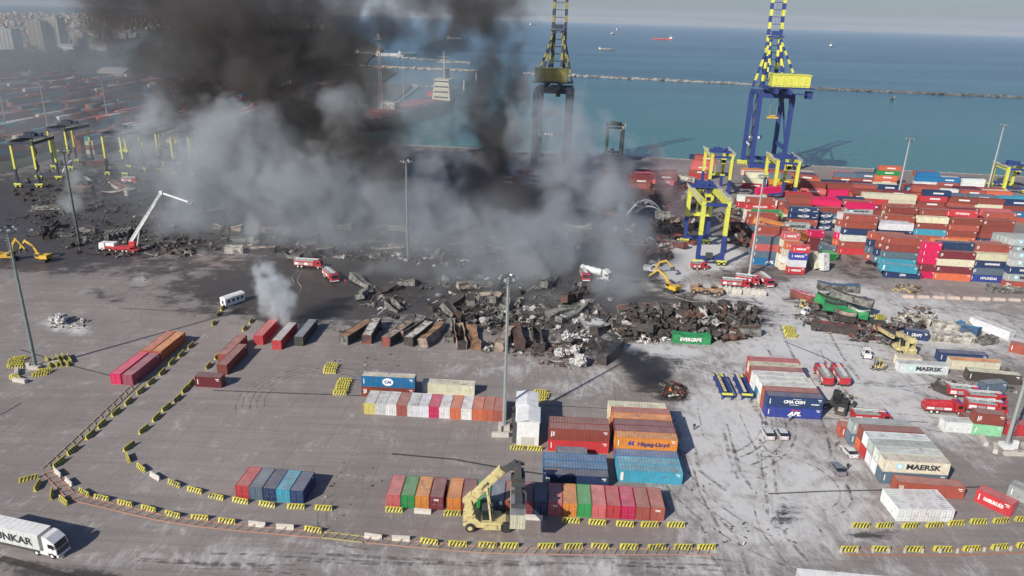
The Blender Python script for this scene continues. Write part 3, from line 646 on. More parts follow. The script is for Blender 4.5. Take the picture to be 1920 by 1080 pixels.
# the body of the yard: columns of 40-foot bays, rows towards the quay
def fill(x0px, y0px, ncol, nrow, hts, where, th=TH, mess=.11, dyv=2.75, dx=12.9, skip=(), colset=None):
    u, v = uv(th); p0 = at(x0px, y0px)
    for c in range(ncol):
        for r in range(nrow):
            if (c, r) in skip: continue
            h = hts(c, r)
            hf = hts(c, r-1) if r and (c, r-1) not in skip else 0
            cols = [RNG.choice(colset or POOL) for _ in range(h)]
            ystack(0, 0, 40, cols, f'{ORD[r]} row, {ORD[c]} bay {where}', 0, th=th, base=p0+u*(c*dx+RNG.uniform(-.8, .8)*mess*8)+v*(r*dyv), lean=mess*1.3 if RNG.random() < .6 else 0, hide=max(0, min(h, hf)-(1 if hf >= h else 0)))
fill(1470, 412, 1, 6, lambda c, r: 4-(r % 2), 'by the gantry foot')
fill(1520, 420, 2, 5, lambda c, r: 3+((c+r) % 2), 'left of the brown stack')
fill(1650, 448, 4, 4, lambda c, r: 4+((c*2+r) % 2), 'amid the yard')
fill(1605, 402, 6, 6, lambda c, r: 3+((c*3+r*2) % 3 == 0)+(c == 2), 'deep in the yard')
fill(1500, 372, 8, 5, lambda c, r: 2+((c*3+r) % 3 > 0), 'before the quay', skip=((3, 1), (5, 3)))
fill(1560, 340, 2, 2, lambda c, r: 2, 'near the apron', mess=.1)
fill(1640, 345, 1, 2, lambda c, r: 4-(r > 0), 'at the water', colset=['orangered', 'green', 'yellow', 'brick', 'navy'])
fill(1712, 348, 3, 2, lambda c, r: 3-(c > 0), 'on the apron', colset=['blue', 'navy', 'brick', 'white'])
fill(1395, 352, 3, 6, lambda c, r: 3-(r == 0), 'under the quay crane', mess=.12)
fill(1400, 405, 2, 4, lambda c, r: 3, 'behind the slim mast', mess=.15)
fill(1292, 335, 1, 4, lambda c, r: 5 if r < 3 else 4, 'by the quay gantry', colset=['brick', 'red', 'navy', 'brick', 'pink'])
fill(1130, 350, 3, 5, lambda c, r: 3, 'dim in the smoke', mess=.08, colset=['brick', 'brown', 'maroon', 'pink'])
fill(930, 345, 3, 4, lambda c, r: 3, 'deep in the smoke', mess=.08, colset=['brick', 'brown', 'maroon', 'slate'])
# the far left yard: long rows running away from the camera
u, v = uv(R(-6))
for a in range(11):
    for b_ in range(14):
        for r in range(5):
            p = Vector((-560+a*38, 405+b_*36-a*5, 0))+u*(r*2.6)
            h = RNG.choice([2, 3, 3, 4]) if p.x < -190-max(0, (470-p.y)*1.2) and (p.y > 470 or RNG.random() < .7) else 0
            for t in range(h):
                if t < h-2 and p.y > 460: continue
                for k in range(3):
                    if t == h-1 and RNG.random() < .12: continue
                    c = tint(RNG.choice(['brick', 'red', 'brown', 'pink', 'brick', 'maroon', 'brown', 'maroon', 'cream', 'slate', 'orangered', 'white'] if RNG.random() < .9 else ['lightblue']))
                    FARQ.append((p+v*(k*12.6)+Vector((0, 0, t*2.6)), R(-96), 40, c, '', '', None, (0, 0)))
finish_far(MAXFAR)
# ---------------------------------------------------------------- paints
def P(name, col, rough=.5, metal=0., **k): return mat(name, col, rough, metal, **k)
M_YEL = P('barrier_yellow', (.60, .54, .08), var=.2, scale=2, dirt=(.2, .17, .11), dirt_amt=.22)
M_BLK = P('black_paint', (.03, .03, .03), .6)
M_CONC = P('pale_concrete', (.50, .47, .42), .8, var=.15, scale=2)
M_TYRE = P('rubber', (.035, .034, .033), .85, var=.3, scale=3)
M_GLASS = mat('dark_glass', (.02, .025, .03), .08, var=0)
M_CRY = P('crane_yellow', (.62, .62, .10), .5, dirt=(.25, .2, .08), dirt_amt=.08)
M_CRB = P('crane_blue', (.025, .05, .20), .5, dirt=(.06, .05, .05), dirt_amt=.1)
M_RSY = P('machine_cream_yellow', (.60, .52, .25), .5, dirt=(.22, .16, .1), dirt_amt=.24, dirt_scale=1.2)
M_EXC = P('excavator_yellow', (.62, .40, .05), .5, dirt=(.2, .14, .08), dirt_amt=.15)
M_FIRE = P('fire_engine_red', (.46, .03, .04), .4, dirt=(.34, .2, .18), dirt_amt=.16, dirt_scale=1.5)
M_WHT = P('white_paint', (.72, .73, .72), .45, dirt=(.4, .38, .34), dirt_amt=.1)
M_GRYP = P('mast_grey', (.36, .40, .39), .5, .3)
M_DGREY = P('dark_steel', (.06, .065, .07), .6, dirt=(.12, .08, .05), dirt_amt=.2)
M_RUST = P('rust', (.12, .062, .042), .85, var=.4, scale=1.2, dirt=(.07, .05, .045), dirt_amt=.35)
M_CHAR = P('charred_steel', (.052, .045, .042), .8, var=.5, scale=.9, dirt=(.13, .085, .06), dirt_amt=.15)
M_ASH = P('pale_ash', (.42, .40, .38), .95, var=.35, scale=1.4, dirt=(.1, .09, .09), dirt_amt=.3)
M_RAIL = P('rusty_rail', (.36, .15, .08), .7)
M_LAMP = P('lamp_lens', (.7, .75, .75), .2)
# ---------------------------------------------------------------- jersey barriers
def barrier_mesh(white):
    L, H = 3.0, .95; prof = [(-.3, 0), (.3, 0), (.3, .12), (.12, .4), (.08, H), (-.08, H), (-.12, .4), (-.3, .12)]
    mb = MB(); mb.prism(prof, -L/2, L/2); mb.xf(Matrix.Rotation(R(90), 4, 'Z'))
    if not white:
        mb.k = 1
        for sgn in (-1, 1):
            for i in range(5):
                x = -L/2+.12+i*.57
                def pt(x_, z):
                    y = .3 if z <= .12 else (.3-(z-.12)/.28*.18 if z < .4 else .12-(z-.4)/(H-.4)*.04)
                    return (min(L/2-.03, max(-L/2+.03, x_)), sgn*(y+.012), z)
                zs = [.06, .12, .4, H-.04]
                for z0, z1 in zip(zs, zs[1:]):
                    q = [pt(x+z0*.45, z0), pt(x+.29+z0*.45, z0), pt(x+.29+z1*.45, z1), pt(x+z1*.45, z1)]
                    if abs(q[0][0]-q[1][0]) > .03: mb.add(q, [(0, 1, 2, 3)])
    return mb.mesh('jersey_barrier', [M_CONC if white else M_YEL, M_BLK])
BAR = [barrier_mesh(False), barrier_mesh(True)]
def barriers(pts, group, where, white=(), ang=None, flipdir=False):
    W = [at(x, y) for x, y in pts]
    for i, p in enumerate(W):
        a = W[max(0, i-1)]; b = W[min(len(W)-1, i+1)]
        t = yaw(a, b)
        if ang and i in ang: t = R(ang[i])
        wv = i in white
        o = link('jersey_barrier', BAR[wv], loc=p, rz=t+random.Random(i*7+len(pts)).uniform(-.09, .09))
        nm = ORD[i] if i < 20 else 'twenty-'+ORD[i-20]
        tag(o, f'{"plain white concrete barrier" if wv else "yellow and black striped concrete barrier"}, {nm} {where}', 'barrier', group)
def c4(ox, oy, l): return [(ox+x/4, oy+y/4) for x, y in l]
outer = c4(0, 810, [(435, 318), (520, 388), (635, 468), (765, 508), (940, 550), (1118, 590), (1298, 632), (1500, 655), (1703, 682), (1930, 705)])+c4(480, 810, [(220, 725), (430, 745), (880, 797), (1087, 812), (1300, 835), (1512, 852), (1738, 860), (1900, 866)])+c4(960, 810, [(260, 868), (460, 870), (660, 870), (875, 873), (1083, 875), (1280, 875), (1455, 875)])
barriers(outer, 'outer line of barriers along the near lane', 'of the outer line from its left bend', white=(0, 1, 9, 10, 12, 13))
inner = c4(0, 810, [(970, 120), (963, 205), (1063, 282), (1165, 345), (1310, 400), (1463, 450), (1622, 498), (1805, 528)])+c4(480, 810, [(85, 555), (300, 572), (508, 582)])
barriers(inner, 'inner line of barriers round the bend', 'of the inner line from its left bend', white=(3,), ang={0: 78})
barriers(c4(480, 810, [(1035, 596), (1250, 608), (1470, 622)])+c4(960, 810, [(100, 655), (165, 655), (440, 676), (638, 690), (845, 702), (1030, 706), (1227, 708)])[1:], 'barriers before the long front row', 'before the long front row', white=(1, 3))
barriers(c4(1440, 810, [(610, 890), (843, 890), (1090, 890), (1305, 890), (1522, 886), (1732, 873), (1925, 862)]), 'lower right line of barriers', 'of the lower right line')
barriers(c4(1440, 810, [(693, 712), (870, 712), (1065, 713), (1243, 708), (1407, 695), (1573, 683), (1743, 676), (1910, 664)]), 'upper right line of barriers', 'of the upper right line')
barriers(c4(0, 540, [(1432, 440), (1360, 505), (1287, 565), (1218, 640), (1135, 712), (1057, 780), (965, 860), (872, 940), (765, 1030), (680, 1110)])+c4(0, 810, [(548, 145), (445, 240)]), 'barriers left of the left road', 'down the left side of the left road')
barriers(c4(0, 540, [(1632, 520), (1562, 592), (1435, 722), (1388, 770), (1330, 840), (1250, 905), (1175, 980), (1080, 1070)]), 'barriers right of the left road', 'down the right side of the left road')
barriers(c4(0, 540, [(1880, 255), (1835, 310)]), 'barriers by the smoking pair', 'left of the smoking red containers', )
barriers(c4(0, 540, [(1670, 158), (1635, 205), (1600, 270)]), 'barriers by the small white hut', 'below the small white hut')
barriers(c4(0, 810, [(215, 362), (283, 412), (387, 478), (480, 528)]), 'loose barriers at the left bend', 'of the loose ones outside the left bend', ang={0: 35, 1: -75, 2: -60, 3: -35})
def heap_of_barriers(px, py, rows, cols, ang, where, dx=3.15, dy=.75, jit=.12):
    u, v = uv(R(ang)); p = at(px, py); k = 0
    for r in range(rows):
        for c in range(cols):
            q = p+u*(c*dx+random.Random(r*9+c+px).uniform(-jit, jit)*3)+v*(r*dy)
            o = link('jersey_barrier', BAR[0], loc=q, rz=R(ang)+random.Random(r+c*5+py).uniform(-jit, jit)*.5)
            tag(o, f'yellow striped barrier, {ORD[k]} in the cluster {where}', 'barrier', 'parked cluster of barriers '+where); k += 1
heap_of_barriers(617, 700, 4, 1, 2, 'in the open yard, upper', dx=3.1, dy=1.3)
heap_of_barriers(640, 738, 6, 1, 2, 'in the open yard, lower', dx=3.1, dy=1.2)
heap_of_barriers(637, 740, 1, 1, 2, 'left of the blue stack')
heap_of_barriers(1015, 750, 4, 1, 0, 'behind the white canopies', dy=1.1)
heap_of_barriers(967, 842, 1, 2, -2, 'under the light mast', dx=3.6)
heap_of_barriers(1484, 633, 6, 1, -12, 'on the foam left of the long maroon container', dy=1.25)
heap_of_barriers(1654, 600, 3, 1, 8, 'below the quay road kerb', dy=1.1)
heap_of_barriers(90, 680, 5, 2, -50, 'behind the left mast', dx=3.4, dy=1.1, jit=.4)
heap_of_barriers(30, 690, 6, 1, 20, 'left of the left mast', dy=1.0, jit=.3)
heap_of_barriers(24, 712, 2, 1, -20, 'at the left mast corner', jit=.4)
heap_of_barriers(75, 705, 3, 1, 22, 'in front of the left mast', jit=.3, dy=1)
def kerb():
    mb = MB(); mb.box((0, 0, .35), (3.6, .9, .7)); mb.box((0, 0, .8), (3.4, .7, .2)); me = mb.mesh('concrete_block', [P('pinkish_concrete', (.55, .44, .38), .85, var=.15)])
    for i in range(9):
        x = 1702+i*28.5; o = link('concrete_block', me, loc=at(x, 558+i*.9), rz=R(-4)); tag(o, f'pale pinkish concrete kerb block, {ORD[i]} along the quay road', 'block', 'kerb blocks along the quay road')
    me2 = mb.mesh('concrete_block', [M_CONC])
    for i, (dx, dy, a) in enumerate([(-6, 3, 75), (-5, -2, 60), (-1, -5, 5), (3.4, -5, 0), (6, -1.5, 80)]):
        o = link('concrete_block', me2, loc=at(1886, 838)+Vector((dx*.62, dy*.62, 0)), rz=R(a)); tag(o, f'cream concrete block, {ORD[i]} round the foot of the right mast', 'block', 'blocks round the right mast foot')
    for i, (x, y, a) in enumerate([(938, 818, 0), (32, 700, -60), (38, 716, -15), (96, 684, 30)]):
        o = link('concrete_block', me2, loc=at(x, y), rz=R(a)); tag(o, f'{["pale concrete block at the foot of the middle mast", "pale concrete block propped at the left mast corner", "pale concrete block lying before the left mast", "pale concrete block behind the left mast"][i]}', 'block')
kerb()
# ---------------------------------------------------------------- light masts
def mast(loc, H, label, tilt=0, col=None, heads=6, lattice=False):
    o = thing('light_mast', label, 'light mast', loc); m = col or M_GRYP
    mb = MB(); mb.cyl((0, 0, 0), (0, 0, H), .42, .2, 12); mb.cyl((0, 0, 0), (0, 0, .25), .75, .75, 12); mb.build('pole', m, o)
    mb = MB()
    for s in (-.28, .28): mb.cyl((s, -.75, 1), (s, -.55, H-1), .03, n=4)
    for i in range(int((H-2)/.6)): mb.beam((-.28, -.74, 1.2+i*.6), (.28, -.74, 1.2+i*.6), .04)
    for i in range(int(H/3)):
        z = 2+i*3
        if z < H-1:
            mb.beam((0, -.7, z), (0, -.2, z), .06); pts = [(.45*math.cos(t), -.75-.45*math.sin(t), z) for t in (0, .8, 1.57, 2.34, 3.14)]
            for a, b in zip(pts, pts[1:]): mb.beam(a, b, .05)
    mb.build('ladder', M_GRYP, o)
    mb = MB()
    for z in (H, H-.9):
        for i in range(10):
            t0, t1 = 2*math.pi*i/10, 2*math.pi*(i+1)/10; mb.beam((1.5*math.cos(t0), 1.5*math.sin(t0), z), (1.5*math.cos(t1), 1.5*math.sin(t1), z), .09)
    for i in range(4): t = math.pi*i/2+.4; mb.beam((0, 0, H), (1.5*math.cos(t), 1.5*math.sin(t), H), .1); mb.beam((0, 0, H-.9), (1.5*math.cos(t), 1.5*math.sin(t), H-.9), .08)
    [mb.beam((1.5*math.cos(k), 1.5*math.sin(k), H-.9), (1.5*math.cos(k), 1.5*math.sin(k), H), .06) for k in (.4, 1.97, 3.54, 5.1)]; mb.cyl((0, 0, H), (0, 0, H+1.2), .05, n=4); mb.build('lamp_ring', M_DGREY, o)
    for i in range(heads):
        t = 2*math.pi*i/heads+.2; c = Vector((1.75*math.cos(t), 1.75*math.sin(t), H-.1)); mb = MB()
        M = Matrix.Rotation(t, 3, 'Z') @ Matrix.Rotation(R(25), 3, 'Y'); mb.box(c, (.7, .6, .25), M); mb.k = 1; mb.box(c+Vector((.05, 0, -.15)), (.6, .5, .06), M); mb.build('floodlight', [M_GRYP, M_LAMP], o)
    return o
M_MDARK = P('soot_dark_mast', (.05, .065, .065), .6)
mm = mast(at(945, 803), 34, 'grey light mast with caged ladder beside the white canopies')
mb = MB(); mb.box((0, 0, .45), (2.4, 2.4, .9)); mb.box((-.9, -1.5, .75), (.7, .5, 1.5)); mb.build('plinth', M_CONC, mm)
mm = mast(at(68, 690), 34.5, 'dark lower light mast standing among parked barriers on the left', col=P('weathered_mast', (.16, .22, .21), .6))
mb = MB(); mb.box((0, 0, .4), (2.2, 2.2, .8)); mb.box((-1.6, -.3, .7), (.8, .6, 1.4)); mb.build('plinth', M_CONC, mm)
mm = mast(at(1886, 838), 34, 'grey light mast inside a ring of cream blocks at right')
mb = MB(); mb.box((0, 0, .4), (2.2, 2.2, .8)); mb.box((1.4, -.6, 1.0), (.9, .7, 1.8)); mb.build('plinth', M_WHT, mm)
mast(at(150, 460), 34.5, 'soot black light mast behind the excavator in the left smoke', col=M_MDARK)
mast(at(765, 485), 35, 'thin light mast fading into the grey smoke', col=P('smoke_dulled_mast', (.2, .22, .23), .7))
mast(at(1405, 515), 35, 'slim pale light mast beside the leaning stack with letters', col=P('pale_mast', (.5, .48, .45), .6))
mast(at(1680, 385), 33, 'pale light mast rising from the middle of the stacked yard', col=P('pale_mast_b', (.5, .5, .5), .6))
mast(at(1853, 352), 35, 'pale light mast near the quay beside the far right gantry crane', col=P('pale_mast_c', (.5, .5, .5), .6))
# ---------------------------------------------------------------- low zigzag fence along the barriers
def fence(pts, label, post=True, m=None, h=.55, step=1.7, white=False):
    o = thing('zigzag_fence', label, 'fence', pts[0]); b = pts[0]
    r = MB(); ps = MB(); L = 0
    for a, c in zip(pts, pts[1:]):
        d = c-a; n = max(1, int(d.length/step)); nrm = Vector((-d.y, d.x, 0)).normalized()
        r.beam(a-b+Vector((0, 0, .1)), c-b+Vector((0, 0, .1)), .14); r.beam(a-b+nrm*1.5+Vector((0, 0, .1)), c-b+nrm*1.5+Vector((0, 0, .1)), .14)
        for i in range(n):
            p = a.lerp(c, i/n)-b; q = a.lerp(c, (i+.55)/n)-b+nrm*1.5
            if white: ps.box(p+nrm*.75+Vector((0, 0, .4)), (.35, .25, .8))
            else: ps.beam(p+Vector((0, 0, .12)), q+Vector((0, 0, .45)), .1)
    r.build('rail', m or M_RAIL, o); ps.build('post', M_CONC if white else (m or M_RAIL), o); return o
fp = [at(x, y) for x, y in [(80, 889), (122, 931), (150, 942), (230, 961), (290, 975), (380, 989), (480, 999), (600, 1009)]]
fence(fp, 'rust coloured zigzag rail curving from the left bend', m=P('rail_pink', (.40, .22, .16), .7))
fence([at(x, y) for x, y in [(602, 1009), (640, 1013), (680, 1018)]], 'worn yellow stretch of zigzag rail below the white barriers', m=P('rail_yellow', (.42, .38, .16), .7))
fence([at(x, y) for x, y in [(684, 1018), (780, 1027), (900, 1037), (1000, 1040), (1150, 1041), (1345, 1041)]], 'long rust coloured zigzag rail under the middle barriers', m=P('rail_brown', (.38, .24, .18), .7))
fence([at(x, y) for x, y in [(1580, 1041), (1700, 1042), (1800, 1042), (1925, 1036)]], 'low rail with white posts below the right barriers', white=True, step=2.4)
fence([at(x, y) for x, y in [(95, 880), (180, 800), (260, 722), (352, 640)]], 'thin rail with stakes along the left road', step=2.5, m=P('rail_tan', (.33, .26, .17), .7))
# ---------------------------------------------------------------- marks worn into the ground
def worn_mat(name, col, edge=.5):
    m = bpy.data.materials.new(name); m.use_nodes = True; N, L = m.node_tree.nodes, m.node_tree.links; b = N['Principled BSDF']
    b.inputs['Base Color'].default_value = (*col, 1); b.inputs['Roughness'].default_value = .8
    tc = N.new('ShaderNodeTexCoord'); nz = N.new('ShaderNodeTexNoise'); nz.inputs['Scale'].default_value = .7; nz.inputs['Detail'].default_value = 6; L.new(tc.outputs['Object'], nz.inputs[0])
    mr = N.new('ShaderNodeMapRange'); mr.inputs[1].default_value = edge-.14; mr.inputs[2].default_value = edge+.14; mr.inputs[3].default_value = 0; mr.inputs[4].default_value = .62; L.new(nz.outputs[0], mr.inputs[0]); L.new(mr.outputs[0], b.inputs['Alpha'])
    return m
M_TRACK = worn_mat('tyre_rubber_marks', (.13, .12, .115), .54); M_DRAIN = worn_mat('drain_slot', (.05, .045, .04), .3); M_WLINE = worn_mat('worn_road_paint', (.55, .52, .45), .55)
zl = [.004]
def strip(pts, wdt, m, name='tyre_marks'):
    zl[0] += .0004; v = []; f = []
    for i, p in enumerate(pts):
        a = pts[max(0, i-1)]; b = pts[min(len(pts)-1, i+1)]; d = (b-a); n = Vector((-d.y, d.x, 0)).normalized()*(wdt/2)
        v += [p-n, p+n]
    v = [Vector((q.x, q.y, zl[0])) for q in v]
    mb = MB(); mb.add(v, [(2*i+1, 2*i, 2*i+2, 2*i+3) for i in range(len(pts)-1)]); tag(mb.build(name, m), kind='structure')
def arc(px, py, r, a0, a1, wdt=.35, m=None, sq=1, pair=0):
    c = at(px, py); k = 28
    for dr in ((0,) if not pair else (0, pair)):
        strip([c+Vector(((r+dr)*math.cos(R(a0+(a1-a0)*i/k)), (r+dr)*sq*math.sin(R(a0+(a1-a0)*i/k)), 0)) for i in range(k+1)], wdt, m or M_TRACK)
for r_, w_ in ((12, .3), (13.6, .3), (15, .4), (16.6, .3), (18, .25)): arc(600, 745, r_, 60, 205, w_)
for r_ in (8, 9.5): arc(700, 960, r_, 150, 280, .3)
for r_ in (22, 24, 27, 29): arc(1240, 760, r_, -60, 70, .5)
for r_ in (9, 11): arc(1480, 905, r_, -70, 120, .4)
for r_, a0 in ((30, 160), (32.5, 150), (36, 170)): arc(1560, 870, r_, a0, a0+70, .4)
def line(pts, wdt, m, name): strip([at(x, y) for x, y in pts], wdt, m, name)
line([(735, 851), (850, 861), (960, 881), (1018, 889)], .55, M_DRAIN, 'drain_slot')
line([(400, 732), (560, 738), (684, 742)], .45, M_DRAIN, 'drain_slot')
line([(1020, 760), (1140, 766)], .3, M_DRAIN, 'drain_slot'); line([(1440, 926), (1550, 921), (1650, 919), (1840, 913)], .4, M_DRAIN, 'drain_slot')
line([(38, 655), (120, 682), (210, 705)], .4, M_DRAIN, 'drain_slot'); line([(230, 578), (330, 583), (465, 588)], .4, M_DRAIN, 'drain_slot')
line([(0, 778), (14, 771), (40, 755)], .4, M_DRAIN, 'drain_slot'); line([(1470, 640), (1520, 660), (1550, 672), (1570, 685)], .5, M_DRAIN, 'drain_slot'); line([(1536, 785), (1640, 787), (1740, 792)], .35, M_DRAIN, 'drain_slot')
line([(1530, 985), (1567, 1038)], .16, M_WLINE, 'road_markings'); line([(1545, 1010), (1560, 1042)], .12, M_WLINE, 'road_markings')
line([(0, 1046), (60, 1062), (140, 1085)], 1.2, M_DRAIN, 'drain_slot'); line([(1375, 1035), (1450, 1036), (1580, 1041)], .5, M_WLINE, 'road_markings')
line([(640, 600), (760, 608), (900, 620)], .3, M_WLINE, 'road_markings')
for i in range(26):
    rr = random.Random(i+40); x0 = rr.uniform(1290, 1560); y0 = rr.uniform(600, 1000)
    line([(x0, y0), (x0+rr.uniform(8, 30), y0+rr.uniform(30, 60)), (x0+rr.uniform(20, 60), y0+rr.uniform(70, 120))], rr.uniform(.3, .8), M_TRACK, 'tyre_marks')
for i in range(22):
    rr = random.Random(i+140); x0 = rr.uniform(1500, 1800); y0 = rr.uniform(560, 800)
    line([(x0, y0), (x0+60, y0+rr.uniform(2, 12)), (x0+140, y0+rr.uniform(6, 30))], rr.uniform(.3, .7), M_TRACK, 'tyre_marks')
for i in range(20):
    rr = random.Random(i+340); x0 = rr.uniform(150, 1300); y0 = rr.uniform(1035, 1068)
    line([(x0, y0), (x0+90, y0+rr.uniform(2, 6)), (x0+220, y0+rr.uniform(4, 14))], rr.uniform(.25, .6), M_TRACK, 'tyre_marks')
# ---------------------------------------------------------------- rubber tyred gantry cranes
def rtg(loc, rz, label, gm=None, lw=.98, H=22., W=9., S=27., cabin=True, m1=None, m2=None, split=.5, trolley=.25, group='gantry cranes in the yard'):
    Y_, B_ = m1 or M_CRY, m2 or M_CRB
    o = thing('gantry_crane', label, 'gantry crane', loc, rz, group)
    for y in (0, S):
        for x in (-W/2, W/2):
            mb = MB(); mb.cyl((x, y, 2.2), (x, y, H*split), lw, lw, 4); mb.k = 1; mb.cyl((x, y, H*split), (x, y, H-.9), lw, lw, 4)
            mb.xf(Matrix.Translation((x, y, 0)) @ Matrix.Rotation(R(45), 4, 'Z') @ Matrix.Translation((-x, -y, 0))); mb.build('leg', [B_, Y_], o)
            mb = MB(); mb.box((x, y, 1.7), (3.4, 1.1, .9)); mb.k = 1
            mb.build('bogie', [Y_, M_TYRE], o)
            for k in (-1, 1):
                mb = MB(); mb.cyl((x+k*1.0, y-.55, .8), (x+k*1.0, y+.55, .8), .8, n=12); mb.k = 1; mb.cyl((x+k*1.0, y-.58, .8), (x+k*1.0, y+.58, .8), .38, n=8); mb.build('wheel', [M_TYRE, Y_], o)
        mb = MB(); mb.box((0, y, 2.7), (W+1.2, 1.0, 1.3)); mb.build('sill_beam', B_, o)
        mb = MB(); mb.box((-.5, y-.8 if y == 0 else y+.8, 3.9), (2.4, 1.2, 1.9)); mb.build('power_unit', M_DGREY, o)
    for x in (-W/2, W/2):
        mb = MB(); mb.box((x, S/2, H), (1.5, S+1.6, 1.9)); mb.build('girder', gm or Y_, o)
        mb = MB(); sx = 1 if x > 0 else -1; xx = x+sx*1.1
        mb.box((xx, S/2, H+.8), (.8, S, .08))
        for i in range(int(S/1.4)+1): mb.beam((xx+sx*.35, i*1.4, H+.8), (xx+sx*.35, i*1.4, H+1.9), .1)
        mb.beam((xx+sx*.35, 0, H+1.9), (xx+sx*.35, S, H+1.9), .1); mb.build('walkway', M_CONC, o)
    for y in (-.4, S+.4): mb = MB(); mb.box((0, y, H-.1), (W-1, .8, 1.0)); mb.build('cross_beam', B_, o)
    ty = S*trolley
    mb = MB(); mb.box((0, ty, H+1.3), (W+1, 5, .6)); mb.box((-1.5, ty, H+2.4), (3.4, 3.2, 1.8)); mb.cyl((1, ty-1.5, H+2.3), (1, ty+1.5, H+2.3), .8, n=10); mb.box((3, ty+1, H+2.2), (1.8, 1.6, 1.4))
    for i in range(4): mb.beam((-4.4+i*2.9, ty-2.4, H+1.6), (-4.4+i*2.9, ty-2.4, H+2.9), .08)
    mb.build('trolley', B_, o)
    if cabin:
        mb = MB(); mb.box((1.5, ty-3.4, H-2.4), (2.4, 2.4, 2.6)); mb.k = 1; mb.box((1.5, ty-4.62, H-2.6), (1.7, .06, 1.5)); mb.box((.27, ty-3.4, H-2.4), (.06, 1.7, 1.4)); mb.box((2.73, ty-3.4, H-2.4), (.06, 1.7, 1.4)); mb.build('cabin', [Y_, M_GLASS], o)
        mb = MB()
        for x, y in ((-2, -1), (2, -1), (-2, 1), (2, 1)): mb.beam((x*.5, ty+y, H+1), (x*.8, ty+y*.8, H-9.5), .07)
        mb.box((0, ty, H-10), (7, 2.2, .5)); mb.box((0, ty, H-9.4), (2.5, 1.6, .8)); mb.build('spreader', M_CRY, o)
    mb = MB(); x = W/2+.9
    for k in range(5):
        z0, z1 = 3+k*(H-4)/5, 3+(k+1)*(H-4)/5; y0, y1 = (-.8, 1.2) if k % 2 else (1.2, -.8)
        mb.beam((x, y0, z0), (x, y1, z1), .5, .12); mb.beam((x+.3, y0, z0+1), (x+.3, y1, z1+1), .05)
    mb.build('stairs', M_DGREY, o)
    return o
rtg(at(1329, 497), R(-2), 'blue and yellow gantry crane standing on white foam at the yard edge', H=22.5, S=27, trolley=.9, W=8.6)
rtg(at(1344, 378), R(-5), 'yellow and blue gantry crane behind the foremost one, over burnt rubble', H=22, S=21, trolley=.35, W=9.5)
rtg(at(1465, 392), R(-6), 'yellow and blue gantry crane in front of the tall quay crane', H=22, S=22, trolley=.35, W=9.5)
rtg(at(1900, 362), R(-8), 'yellow gantry crane cut by the right edge near the quay', H=13, S=16, trolley=.5, W=11, split=.15)
M_BRT = P('scorched_cream', (.46, .44, .30), .8, dirt=(.1, .08, .07), dirt_amt=.2)
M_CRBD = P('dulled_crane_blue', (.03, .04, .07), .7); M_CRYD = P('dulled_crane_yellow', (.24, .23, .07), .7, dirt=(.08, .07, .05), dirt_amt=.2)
rtg(at(1150, 300)+Vector((0, 0, 0)), R(-5), 'scorched gantry crane with sagging black top against the sea', H=20, S=14, W=9, m1=M_BRT, m2=M_CHAR, cabin=False, split=.12)
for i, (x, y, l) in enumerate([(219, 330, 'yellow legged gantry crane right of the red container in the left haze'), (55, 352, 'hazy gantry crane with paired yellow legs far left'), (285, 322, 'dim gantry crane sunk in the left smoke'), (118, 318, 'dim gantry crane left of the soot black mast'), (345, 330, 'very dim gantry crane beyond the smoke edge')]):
    rtg(at(x, y), R(-6 if i != 1 else 4), l, gm=M_DGREY, m2=M_CRBD, H=21, S=18, W=9.5, lw=.6, trolley=.6, cabin=(i % 2 == 0), split=.42)
